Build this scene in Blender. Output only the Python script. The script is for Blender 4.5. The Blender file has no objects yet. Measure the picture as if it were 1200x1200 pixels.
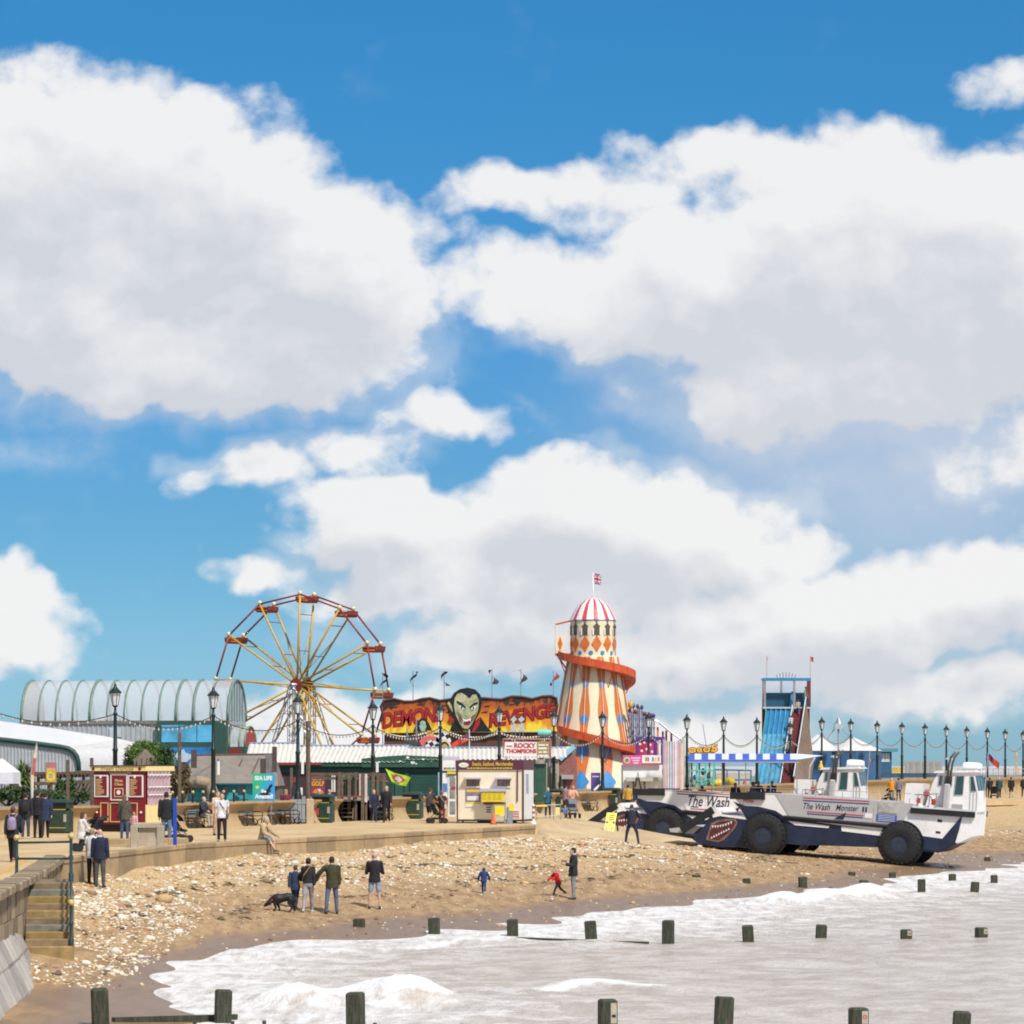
import bpy, math, random
import numpy as np
from mathutils import Vector, Matrix

random.seed(7)
rng = np.random.default_rng(11)
SC = bpy.context.scene
COL = SC.collection
R = math.radians

# ------------------------------------------------------------------ camera
F, CX, YH, ZC = 4000.0, 600.0, 896.0, 2.72      # focal length in photo pixels, centre column, horizon row, eye height
cam_d = bpy.data.cameras.new('camera')
cam = bpy.data.objects.new('camera', cam_d)
COL.objects.link(cam)
cam.location = (0, 0, ZC)
cam.rotation_euler = (R(90), 0, 0)
cam_d.sensor_fit = 'HORIZONTAL'
cam_d.sensor_width = 36.0
cam_d.lens = 36.0 * F / 1200.0
cam_d.shift_y = (YH - 600.0) / 1200.0
cam_d.clip_start = 0.5
cam_d.clip_end = 30000
SC.camera = cam

# ------------------------------------------------------------------ exposure
SC.view_settings.view_transform = 'Standard'
SC.view_settings.look = 'None'
SC.view_settings.gamma = 1.0
SC.view_settings.use_curve_mapping = False
SC.view_settings.exposure = 0.55

# ------------------------------------------------------------------ sun
SUN_EL, SUN_AZ = R(50), R(148)                   # azimuth clockwise from +Y: behind the camera, to the right
sun_d = bpy.data.lights.new('sun', 'SUN')
sun_d.energy = 3.05
sun_d.angle = R(5.0)
sun_d.color = (1.0, 0.95, 0.87)
sun = bpy.data.objects.new('sun', sun_d)
COL.objects.link(sun)
sdir = Vector((math.sin(SUN_AZ) * math.cos(SUN_EL), math.cos(SUN_AZ) * math.cos(SUN_EL), math.sin(SUN_EL)))
sun.rotation_euler = sdir.to_track_quat('Z', 'Y').to_euler()
sun.location = (0, 0, 60)

# ------------------------------------------------------------------ world: Nishita sky with cumulus
class NT:
    """small helper to write node trees"""
    def __init__(s, nt):
        s.nt = nt
    def n(s, typ, ins=None, **props):
        nd = s.nt.nodes.new(typ)
        for k, v in props.items():
            setattr(nd, k, v)
        for k, v in (ins or {}).items():
            sock = nd.inputs[k]
            if isinstance(v, bpy.types.NodeSocket):
                s.nt.links.new(v, sock)
            else:
                sock.default_value = v
        return nd
    def math(s, op, a, b=0.0, c=0.0, clamp=False):
        nd = s.nt.nodes.new('ShaderNodeMath'); nd.operation = op; nd.use_clamp = clamp
        for i, v in enumerate((a, b, c)):
            if isinstance(v, bpy.types.NodeSocket): s.nt.links.new(v, nd.inputs[i])
            else: nd.inputs[i].default_value = v
        return nd.outputs[0]
    def vmath(s, op, a, b=(0, 0, 0)):
        nd = s.nt.nodes.new('ShaderNodeVectorMath'); nd.operation = op
        for i, v in enumerate((a, b)):
            if isinstance(v, bpy.types.NodeSocket): s.nt.links.new(v, nd.inputs[i])
            else: nd.inputs[i].default_value = v
        return nd
    def smooth(s, v, a, b, lo=0.0, hi=1.0):
        nd = s.n('ShaderNodeMapRange', {'Value': v, 'From Min': a, 'From Max': b, 'To Min': lo, 'To Max': hi}, interpolation_type='SMOOTHSTEP')
        return nd.outputs['Result']
    def mix(s, fac, a, b, blend='MIX'):
        nd = s.nt.nodes.new('ShaderNodeMix'); nd.data_type = 'RGBA'; nd.blend_type = blend
        def put(sock, v):
            if isinstance(v, bpy.types.NodeSocket): s.nt.links.new(v, sock)
            else: sock.default_value = v
        put(nd.inputs[0], fac); put(nd.inputs[6], a); put(nd.inputs[7], b)
        return nd.outputs[2]
    def noise(s, vec, scale, detail=4, rough=0.55):
        nd = s.n('ShaderNodeTexNoise', {'Scale': scale, 'Detail': detail, 'Roughness': rough})
        if vec is not None: s.nt.links.new(vec, nd.inputs['Vector'])
        return nd.outputs[0]

def c4(c): return (c[0], c[1], c[2], 1.0)

# cumulus banks: photo column, row, half width, half height, weight -> directions on the sky sphere
BANKS = [(60, 225, 260, 190, 1.0), (220, 235, 240, 175, 1.1), (370, 320, 240, 150, 1.05), (280, 410, 330, 100, .95), (60, 370, 200, 125, 1.0),
         (650, 225, 190, 60, .70), (590, 340, 150, 75, .74),
         (1080, 320, 400, 190, 1.15), (830, 350, 270, 130, 1.05), (960, 195, 280, 75, .80), (1010, 440, 330, 110, 1.0),
         (1210, 540, 170, 80, .58), (1195, 95, 90, 60, .56),
         (460, 605, 190, 70, .95), (660, 610, 230, 100, 1.1), (790, 640, 210, 90, 1.0), (600, 680, 300, 75, .95),
         (1010, 725, 260, 85, 1.05), (1170, 695, 180, 85, 1.0), (840, 760, 300, 75, .92), (640, 755, 300, 62, .82), (1050, 800, 260, 55, .80),
         (10, 725, 130, 85, .95), (420, 530, 110, 48, .66), (525, 482, 100, 52, .72), (280, 548, 100, 38, .60), (320, 665, 90, 42, .60), (390, 850, 200, 60, .8), (830, 850, 150, 60, .8)]
BIG = [0, 1, 2, 3, 4, 7, 8, 10, 13, 14, 15, 16, 17, 18, 19]

def cloud_group(name, banks, detail, warp):
    g = bpy.data.node_groups.new(name, 'ShaderNodeTree')
    g.interface.new_socket('Direction', in_out='INPUT', socket_type='NodeSocketVector')
    g.interface.new_socket('Density', in_out='OUTPUT', socket_type='NodeSocketFloat')
    t = NT(g)
    gi = t.n('NodeGroupInput'); go = t.n('NodeGroupOutput')
    d = gi.outputs[0]
    if warp:      # domain warp so that the banks get ragged outlines
        w = t.n('ShaderNodeTexNoise', {'Vector': d, 'Scale': 26.0, 'Detail': 3.0, 'Roughness': .6})
        wv = t.n('ShaderNodeVectorMath', operation='MULTIPLY_ADD')
        g.links.new(w.outputs[1], wv.inputs[0]); wv.inputs[1].default_value = (.05, .05, .034); g.links.new(d, wv.inputs[2])
        dw, o = wv.outputs[0], Vector((.025, .025, .017))
    else:
        dw, o = d, Vector((0, 0, 0))
    acc = None
    for (x, y, rx, ry, wt) in banks:
        c = Vector(((x - CX) / F, 1.0, -(y - YH) / F)).normalized() + o
        S = (F / rx, F / rx * .3, F / ry)
        q = t.n('ShaderNodeVectorMath', operation='MULTIPLY_ADD')
        g.links.new(dw, q.inputs[0]); q.inputs[1].default_value = S; q.inputs[2].default_value = tuple(-c[i] * S[i] for i in range(3))
        qq = t.vmath('DOT_PRODUCT', q.outputs[0]); g.links.new(q.outputs[0], qq.inputs[1])
        v = t.math('MULTIPLY_ADD', qq.outputs[1], -wt, wt)
        acc = v if acc is None else t.math('SMOOTH_MAX', acc, v, .18)
    acc = t.math('MULTIPLY', t.math('MAXIMUM', acc, 0.0), 1.22)
    # elsewhere in the sky: fair-weather cover of the same kind
    off = t.vmath('DISTANCE', d, (0, .985, .09)).outputs[1]
    lo = t.noise(t.vmath('MULTIPLY', d, (1, 1, 1.7)).outputs[0], 7.0, 2, .5)
    lo = t.math('MULTIPLY', t.smooth(lo, .44, .62), t.smooth(off, .2, .32))
    acc = t.math('MAXIMUM', acc, lo)
    f1 = t.noise(t.vmath('MULTIPLY', d, (1, 1, 1.25)).outputs[0], 30.0, detail, .58)
    den = t.math('MULTIPLY_ADD', f1, 1.45, acc)
    if warp:      # billows
        vo = t.n('ShaderNodeTexVoronoi', {'Vector': t.vmath('MULTIPLY', dw, (1, 1, 1.2)).outputs[0], 'Scale': 55.0, 'Detail': 2.0, 'Roughness': .5, 'Lacunarity': 2.2})
        den = t.math('MULTIPLY_ADD', vo.outputs[0], -.20, den); den = t.math('ADD', den, .13)
    den = t.math('SUBTRACT', den, 1.45 * .5 + .40)
    g.links.new(den, go.inputs[0])
    return g

world = bpy.data.worlds.new('World')
SC.world = world
world.use_nodes = True
world.cycles.sampling_method = 'NONE'
wt_ = world.node_tree
wt_.nodes.clear()
W = NT(wt_)
tc = W.n('ShaderNodeTexCoord')
dirv = W.vmath('NORMALIZE', tc.outputs['Generated']).outputs[0]
sky = W.n('ShaderNodeTexSky', sky_type='NISHITA', sun_disc=False, sun_elevation=SUN_EL, sun_rotation=SUN_AZ,
          altitude=10.0, air_density=1.25, dust_density=0.2, ozone_density=3.2)
gfine, gsoft = cloud_group('cloud_density', BANKS, 10, True), cloud_group('cloud_thickness', [BANKS[i] for i in BIG], 3, False)
def dens(grp, off):
    v = dirv if off is None else W.vmath('ADD', dirv, off).outputs[0]
    nd = W.n('ShaderNodeGroup', node_tree=grp)
    wt_.links.new(v, nd.inputs[0])
    return nd.outputs[0]
d0 = dens(gfine, None)
d1 = dens(gsoft, (.003, 0, .017))
dup_ = dens(gfine, (.003, 0, .0055))
alpha = W.math('MAXIMUM', W.smooth(d0, -.14, .30), W.math('MULTIPLY', W.math('MULTIPLY', W.smooth(d0, -.55, .15), W.smooth(d1, -.30, .15)), .40))
thick = W.math('MULTIPLY', W.smooth(d1, .0, .95), .9)
relief = W.math('MULTIPLY_ADD', W.math('SUBTRACT', d0, dup_), 1.0, W.math('MULTIPLY', W.math('SUBTRACT', d0, d1), .12))
lit = W.math('ADD', W.math('SUBTRACT', 1.0, thick), relief, clamp=True)
ccol = W.mix(lit, (8.5, 8.75, 9.35, 1), (11.7, 11.6, 11.5, 1))
hz = W.n('ShaderNodeSeparateXYZ', {'Vector': dirv}).outputs[2]
tint = W.mix(W.smooth(hz, .0, .08), (.46, .92, 1.72, 1), (.29, .70, 1.24, 1))
tint = W.mix(W.smooth(hz, .08, .22), tint, (.20, .76, 1.19, 1))
skyc = W.mix(1.0, sky.outputs[0], tint, 'MULTIPLY')
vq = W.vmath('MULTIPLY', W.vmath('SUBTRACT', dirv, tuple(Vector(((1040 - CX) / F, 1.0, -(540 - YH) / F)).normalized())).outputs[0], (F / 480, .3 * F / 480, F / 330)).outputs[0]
veil = W.smooth(W.vmath('LENGTH', vq).outputs[1], 1.0, .0, .0, .62)          # pale wash of sun glare painted into the sky colour
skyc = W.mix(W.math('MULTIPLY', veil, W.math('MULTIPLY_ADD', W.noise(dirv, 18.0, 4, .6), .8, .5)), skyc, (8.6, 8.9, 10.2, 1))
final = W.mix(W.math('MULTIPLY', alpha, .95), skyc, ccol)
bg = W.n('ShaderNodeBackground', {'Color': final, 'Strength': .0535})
out = W.n('ShaderNodeOutputWorld', {'Surface': bg.outputs[0]})
SC.cycles.filter_width = 1.9
SC.cycles.max_bounces = 5
SC.cycles.diffuse_bounces = 3
SC.cycles.glossy_bounces = 3
SC.cycles.transparent_max_bounces = 12
SC.cycles.use_adaptive_sampling = True
SC.cycles.adaptive_threshold = .012

# ------------------------------------------------------------------ mesh helpers
class MB:
    """collects shapes; build() links them as ONE mesh object"""
    def __init__(s):
        s.v, s.f, s.m, s.mi = [], [], [], 0
    def mat(s, i):
        s.mi = i; return s
    def add(s, vs, fs):
        o = len(s.v)
        s.v += [tuple(v) for v in vs]
        s.f += [tuple(i + o for i in f) for f in fs]
        s.m += [s.mi] * len(fs)
        return s
    def box(s, x0, x1, y0, y1, z0, z1):
        return s.add([(x0, y0, z0), (x1, y0, z0), (x1, y1, z0), (x0, y1, z0), (x0, y0, z1), (x1, y0, z1), (x1, y1, z1), (x0, y1, z1)],
                     [(0, 3, 2, 1), (4, 5, 6, 7), (0, 1, 5, 4), (1, 2, 6, 5), (2, 3, 7, 6), (3, 0, 4, 7)])
    def cbox(s, x0, x1, y0, y1, z0, z1, c=.02):
        """box with chamfered vertical edges and a chamfered top"""
        def ring(z, e):
            a, b, g, h = x0 + e, x1 - e, y0 + e, y1 - e
            return [(a + c, g, z), (b - c, g, z), (b, g + c, z), (b, h - c, z), (b - c, h, z), (a + c, h, z), (a, h - c, z), (a, g + c, z)]
        vs = ring(z0, 0) + ring(z1 - c, 0) + ring(z1, c)
        fs = [tuple(range(7, -1, -1)), tuple(range(16, 24))]
        for k in (0, 8):
            for i in range(8):
                j = (i + 1) % 8
                fs.append((k + i, k + j, k + 8 + j, k + 8 + i))
        return s.add(vs, fs)
    def bar(s, p, q, w, h=None, up=(0, 0, 1)):
        """rectangular bar from p to q"""
        h = w if h is None else h
        p, q = Vector(p), Vector(q)
        d = (q - p).normalized(); u = Vector(up)
        if abs(d.dot(u)) > .98: u = Vector((0, 1, 0)) if abs(d.y) < .9 else Vector((1, 0, 0))
        a = d.cross(u).normalized() * (w / 2); b = a.cross(d).normalized() * (h / 2)
        vs = [p - a - b, p + a - b, p + a + b, p - a + b, q - a - b, q + a - b, q + a + b, q - a + b]
        return s.add(vs, [(0, 3, 2, 1), (4, 5, 6, 7), (0, 1, 5, 4), (1, 2, 6, 5), (2, 3, 7, 6), (3, 0, 4, 7)])
    def tube(s, pts, rad, n=8, cap=True):
        """round tube along a polyline; rad one value or one per point"""
        pts = [Vector(p) for p in pts]
        if not hasattr(rad, '__len__'): rad = [rad] * len(pts)
        vs, prev = [], None
        for i, p in enumerate(pts):
            d = (pts[min(i + 1, len(pts) - 1)] - pts[max(i - 1, 0)])
            d = d.normalized() if d.length > 1e-9 else Vector((0, 0, 1))
            if prev is None:
                u = Vector((0, 0, 1)) if abs(d.z) < .9 else Vector((1, 0, 0))
                a = d.cross(u).normalized()
            else:
                a = (prev - d * prev.dot(d)); a = a.normalized() if a.length > 1e-6 else d.orthogonal().normalized()
            prev = a; b = d.cross(a)
            for k in range(n):
                t = 2 * math.pi * k / n
                vs.append(p + (a * math.cos(t) + b * math.sin(t)) * rad[i])
        fs = []
        for i in range(len(pts) - 1):
            for k in range(n):
                l = (k + 1) % n
                fs.append((i * n + k, i * n + l, (i + 1) * n + l, (i + 1) * n + k))
        if cap:
            fs.append(tuple(range(n - 1, -1, -1)))
            fs.append(tuple(range((len(pts) - 1) * n, len(pts) * n)))
        return s.add(vs, fs)
    def lathe(s, prof, n=16, c=(0, 0, 0), axis='z', cap=True):
        """(radius, height) profile turned about an axis through c"""
        vs = []
        for r, h in prof:
            for k in range(n):
                t = 2 * math.pi * k / n
                a, b = r * math.cos(t), r * math.sin(t)
                if axis == 'z': q = (c[0] + a, c[1] + b, c[2] + h)
                elif axis == 'y': q = (c[0] + b, c[1] + h, c[2] + a)
                else: q = (c[0] + h, c[1] + a, c[2] + b)
                vs.append(q)
        fs = []
        for i in range(len(prof) - 1):
            for k in range(n):
                l = (k + 1) % n
                fs.append((i * n + k, i * n + l, (i + 1) * n + l, (i + 1) * n + k))
        if cap:
            fs.append(tuple(range(n - 1, -1, -1)))
            fs.append(tuple(range((len(prof) - 1) * n, len(prof) * n)))
        return s.add(vs, fs)
    def prism(s, poly, y0, y1, plane='xz'):
        """polygon extruded; plane xz goes along y, xy along z, yz along x"""
        n = len(poly)
        def pt(a, b, e):
            return (a, e, b) if plane == 'xz' else ((a, b, e) if plane == 'xy' else (e, a, b))
        vs = [pt(a, b, y0) for a, b in poly] + [pt(a, b, y1) for a, b in poly]
        fs = [tuple(range(n)), tuple(range(2 * n - 1, n - 1, -1))]
        for i in range(n):
            j = (i + 1) % n
            fs.append((j, i, n + i, n + j))
        return s.add(vs, fs)
    def grid(s, P):
        """P[i][j] points -> quads"""
        ni, nj = len(P), len(P[0])
        vs = [p for row in P for p in row]
        fs = [(i * nj + j, i * nj + j + 1, (i + 1) * nj + j + 1, (i + 1) * nj + j) for i in range(ni - 1) for j in range(nj - 1)]
        return s.add(vs, fs)
    def ball(s, c, r, n=8, m=6):
        if not hasattr(r, '__len__'): r = (r, r, r)
        vs = [(c[0], c[1], c[2] - r[2])]
        for i in range(1, m):
            a = math.pi * i / m - math.pi / 2
            for k in range(n):
                t = 2 * math.pi * k / n
                vs.append((c[0] + r[0] * math.cos(a) * math.cos(t), c[1] + r[1] * math.cos(a) * math.sin(t), c[2] + r[2] * math.sin(a)))
        vs.append((c[0], c[1], c[2] + r[2]))
        fs = [(0, 1 + (k + 1) % n, 1 + k) for k in range(n)]
        for i in range(m - 2):
            for k in range(n):
                l = (k + 1) % n
                fs.append((1 + i * n + k, 1 + i * n + l, 1 + (i + 1) * n + l, 1 + (i + 1) * n + k))
        e = len(vs) - 1; b = 1 + (m - 2) * n
        fs += [(b + k, b + (k + 1) % n, e) for k in range(n)]
        return s.add(vs, fs)
    def mesh(s, name, mats, smooth=False, fix=True):
        me = bpy.data.meshes.new(name)
        me.from_pydata(s.v, [], s.f)
        for m in (mats if isinstance(mats, (list, tuple)) else [mats]): me.materials.append(m)
        if any(s.m): me.polygons.foreach_set('material_index', s.m)
        if fix:
            import bmesh
            bm = bmesh.new(); bm.from_mesh(me); bmesh.ops.recalc_face_normals(bm, faces=bm.faces); bm.to_mesh(me); bm.free()
        if smooth:
            me.polygons.foreach_set('use_smooth', [True] * len(me.polygons))
            if smooth == 'auto':
                try: me.set_sharp_from_angle(angle=R(40))
                except Exception: pass
        me.update()
        return me
    def build(s, name, mats, parent=None, smooth=False, loc=None, rz=0.0, fix=True, **tags):
        o = bpy.data.objects.new(name, s.mesh(name, mats, smooth, fix))
        COL.objects.link(o)
        if parent is not None: o.parent = parent
        if loc is not None: o.location = loc
        if rz: o.rotation_euler = (0, 0, rz)
        for k, v in tags.items():
            if v is not None: o[k] = v
        return o

def thing(name, label, category, loc=(0, 0, 0), rz=0.0, group=None):
    o = bpy.data.objects.new(name, None)
    o.empty_display_size = .3
    COL.objects.link(o)
    o.location = loc; o.rotation_euler = (0, 0, rz)
    o['label'] = label; o['category'] = category
    if group: o['group'] = group
    return o

def copy_tree(o, parent=None):
    c = o.copy(); COL.objects.link(c); c.parent = parent
    for ch in o.children: copy_tree(ch, c)
    return c

def dup(root, loc, rz=0.0, label=None, scale=None):
    c = copy_tree(root); c.location = loc; c.rotation_euler = (0, 0, rz)
    if label: c['label'] = label
    if scale is not None: c.scale = (scale, scale, scale) if not hasattr(scale, '__len__') else scale
    return c

def wx(x, D): return (x - CX) / F * D
def wz(y, D): return ZC - (y - YH) / F * D
def pt(x, y, D): return Vector((wx(x, D), D, wz(y, D)))

# ------------------------------------------------------------------ materials
_mats = {}
def M(col, rough=.6, var=.12, scale=6.0, metal=0.0, bump=0.0, bscale=40.0, name=None, spec=.5, dirt=0.0):
    """paint / stone / cloth: base colour with soft uneven wear, optional fine relief and grime streaks"""
    key = (tuple(round(x, 3) for x in col), rough, var, scale, metal, bump, bscale, dirt)
    if key in _mats: return _mats[key]
    m = bpy.data.materials.new(name or 'paint')
    m.use_nodes = True
    t = NT(m.node_tree)
    b = m.node_tree.nodes['Principled BSDF']
    b.inputs['Roughness'].default_value = rough
    b.inputs['Metallic'].default_value = metal
    b.inputs['Specular IOR Level'].default_value = spec
    if var > 0:
        tcn = t.n('ShaderNodeTexCoord')
        nz = t.noise(tcn.outputs['Object'], scale, 5, .6)
        f = t.smooth(nz, .3, .7)
        lo = c4([c * (1 - var) for c in col]); hi = c4([min(1, c * (1 + var * .7)) for c in col])
        colr = t.mix(f, lo, hi)
        if dirt > 0:
            st = t.n('ShaderNodeMapping', {'Vector': tcn.outputs['Object'], 'Scale': (5, 5, .6)})
            ns = t.noise(st.outputs[0], 2.2, 4, .65)
            colr = t.mix(t.math('MULTIPLY', t.smooth(ns, .52, .78), dirt), colr, c4([c * .38 + .02 for c in col]))
        m.node_tree.links.new(colr, b.inputs['Base Color'])
        if rough < .9:
            rr = t.math('ADD', t.math('MULTIPLY', nz, .25), rough - .12, clamp=True)
            m.node_tree.links.new(rr, b.inputs['Roughness'])
        if bump > 0:
            bn = t.noise(tcn.outputs['Object'], bscale, 4, .6)
            bp = t.n('ShaderNodeBump', {'Strength': bump, 'Distance': .02, 'Height': bn})
            m.node_tree.links.new(bp.outputs[0], b.inputs['Normal'])
    else:
        b.inputs['Base Color'].default_value = c4(col)
    _mats[key] = m
    return m

def hexl(r, g, b):
    """sRGB 0..255 -> linear"""
    def f(c):
        c /= 255.0
        return c / 12.92 if c <= .04045 else ((c + .055) / 1.055) ** 2.4
    return (f(r), f(g), f(b))

def glassM(col=(.55, .68, .72), rough=.12, alpha=.45, name='glass'):
    key = ('glass', col, rough, alpha)
    if key in _mats: return _mats[key]
    m = bpy.data.materials.new(name); m.use_nodes = True
    b = m.node_tree.nodes['Principled BSDF']
    b.inputs['Base Color'].default_value = c4(col)
    b.inputs['Roughness'].default_value = rough
    b.inputs['Alpha'].default_value = alpha
    b.inputs['Specular IOR Level'].default_value = .8
    _mats[key] = m
    return m

WHITE = M((.78, .78, .76), .45, .06, 3, dirt=.18)
CREAM = M((.80, .66, .43), .55, .06, 3, dirt=.10)
BLACK = M((.012, .012, .014), .5, .2, 8)
RUBBER = M((.016, .016, .017), .85, .35, 5, bump=.4, bscale=30)
STEEL = M((.45, .46, .47), .38, .15, 9, metal=.85)
GREYP = M((.36, .36, .37), .5, .08, 4, dirt=.2)
DGREEN = M((.007, .018, .015), .42, .2, 5)
CONC = M((.40, .34, .26), .9, .16, 2.2, bump=.35, bscale=25, dirt=.35)
TIMBER = M((.14, .10, .065), .85, .3, 5, bump=.5, bscale=18, dirt=.3)
# ------------------------------------------------------------------ lie of the land
SEA = -2.25
def pz(x, y, z):
    """where the sight line through photo point x,y meets level z -> (X, Y, z)"""
    D = (ZC - z) * F / (y - YH)
    return (wx(x, D), D, z)

CTRL = [pz(*p, SEA) for p in [(90, 1143), (140, 1152), (190, 1166), (260, 1184), (180, 1129), (270, 1108), (370, 1101), (460, 1099), (560, 1088), (640, 1080), (700, 1069), (800, 1059), (940, 1045), (1050, 1027), (1130, 1019), (1200, 1013)]]
def cp(x, y, D): CTRL.append((wx(x, D), D, wz(y, D)))
for q in [(390, 1070, 106.5), (440, 1064, 107.5), (672, 1053, 120), (115, 1040, 98), (210, 1010, 114), (300, 1002, 119.5), (490, 987, 135), (615, 980, 147),
          (90, 1060, 89), (95, 1100, 81), (42, 1117, 76.5), (85, 1112, 77), (0, 1160, 72), (60, 1185, 66), (130, 1192, 65.5), (60, 1168, 71.3), (170, 1100, 88), (740, 988, 163), (700, 983, 153), (640, 979, 149),
          (895, 997, 164.5), (1057, 1011, 162), (820, 1000, 158), (777, 987, 177), (925, 997, 175), (560, 1045, 118), (300, 1060, 106), (200, 1050, 105), (150, 1014, 106.8), (180, 1012, 110.2), (250, 1006, 117), (105, 1018, 101.5),
          (1170, 940, 258), (1170, 962, 222), (1170, 1000, 184), (1050, 945, 250), (900, 952, 212), (830, 962, 195), (740, 970, 176)]: cp(*q)
CTRL += [(-9.3, 60, -2.1), (-6.0, 66.5, -2.25), (-4.0, 66, -2.45), (-6.3, 84, -2.55), (0, 58, -3.3), (10, 66, -3.5), (20, 90, -3.5), (33, 120, -3.5), (50, 130, -3.6), (62, 165, -3.3), (70, 220, -2.0), (66, 275, -.5),
         (-9.6, 45, -2.5), (0, 40, -3.8), (30, 60, -4.2), (70, 100, -4.3), (-14, 100, -.6), (-13, 112, -.45), (-9, 128, -.3), (-3, 150, -.2), (80, 180, -3.2)]
CT = np.array(CTRL)
def _phi(r2):
    return np.where(r2 > 1e-12, r2 * np.log(np.maximum(r2, 1e-12)) * .5, 0.0)
_sc = 40.0
_A = CT[:, :2] / _sc
_n = len(_A)
_K = _phi(((_A[:, None, :] - _A[None, :, :]) ** 2).sum(-1)) + np.eye(_n) * .004
_Pm = np.hstack([np.ones((_n, 1)), _A])
_L = np.block([[_K, _Pm], [_Pm.T, np.zeros((3, 3))]])
_w = np.linalg.solve(_L, np.concatenate([CT[:, 2], np.zeros(3)]))
def beach_raw(X, Y):
    X = np.asarray(X, float) / _sc; Y = np.asarray(Y, float) / _sc
    sh = X.shape; q = np.stack([X.ravel(), Y.ravel()], 1)
    outv = np.empty(len(q))
    for i in range(0, len(q), 20000):
        b = q[i:i + 20000]
        outv[i:i + 20000] = _phi(((b[:, None, :] - _A[None]) ** 2).sum(-1)) @ _w[:_n] + _w[_n] + b @ _w[_n + 1:]
    return outv.reshape(sh)
def beach_z(X, Y):
    X = np.asarray(X, float); Y = np.asarray(Y, float)
    z = np.minimum(beach_raw(X, Y), -.05)
    dry = np.clip((z + 2.2) / .6, 0, 1)
    bump = .035 * np.sin(X * 1.3 + 1.7 * np.sin(Y * .31)) * np.sin(Y * .9 + X * .37) + .03 * np.sin(X * .55 - Y * .42 + 2) + .02 * np.sin(X * 2.9 + Y * 1.7)
    return np.minimum(z + bump * dry, -.045)
def ray_beach(x, y):
    """ground point of the beach seen at photo point x,y"""
    D = np.linspace(60, 270, 1200)
    zz = beach_z(wx(x, D), D); zr = ZC - (y - YH) / F * D
    k = np.argmax(zz >= zr)
    if k == 0: k = 1
    a = (zr[k - 1] - zz[k - 1]) / max(1e-9, (zr[k - 1] - zz[k - 1]) - (zr[k] - zz[k]))
    d = D[k - 1] + a * (D[k] - D[k - 1])
    return Vector((wx(x, d), d, float(beach_z(np.array([wx(x, d)]), np.array([d]))[0])))

def structure(o): o['kind'] = 'structure'; return o

def heightmesh(name, xs, ys, Z, mat, attrs=None):
    nx, ny = len(xs), len(ys)
    XX, YY = np.meshgrid(xs, ys)
    co = np.stack([XX, YY, Z], -1).reshape(-1, 3)
    i = np.arange(nx * ny).reshape(ny, nx)
    q = np.stack([i[:-1, :-1], i[:-1, 1:], i[1:, 1:], i[1:, :-1]], -1).reshape(-1, 4)
    me = bpy.data.meshes.new(name)
    me.vertices.add(len(co)); me.vertices.foreach_set('co', co.ravel())
    me.loops.add(q.size); me.loops.foreach_set('vertex_index', q.ravel())
    me.polygons.add(len(q)); me.polygons.foreach_set('loop_start', np.arange(len(q)) * 4)
    me.polygons.foreach_set('use_smooth', np.ones(len(q), bool))
    me.update(calc_edges=True)
    for k, a in (attrs or {}).items():
        at = me.attributes.new(k, 'FLOAT', 'POINT'); at.data.foreach_set('value', a.ravel().astype(np.float32))
    me.materials.append(mat)
    o = bpy.data.objects.new(name, me); COL.objects.link(o)
    return structure(o)

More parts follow.
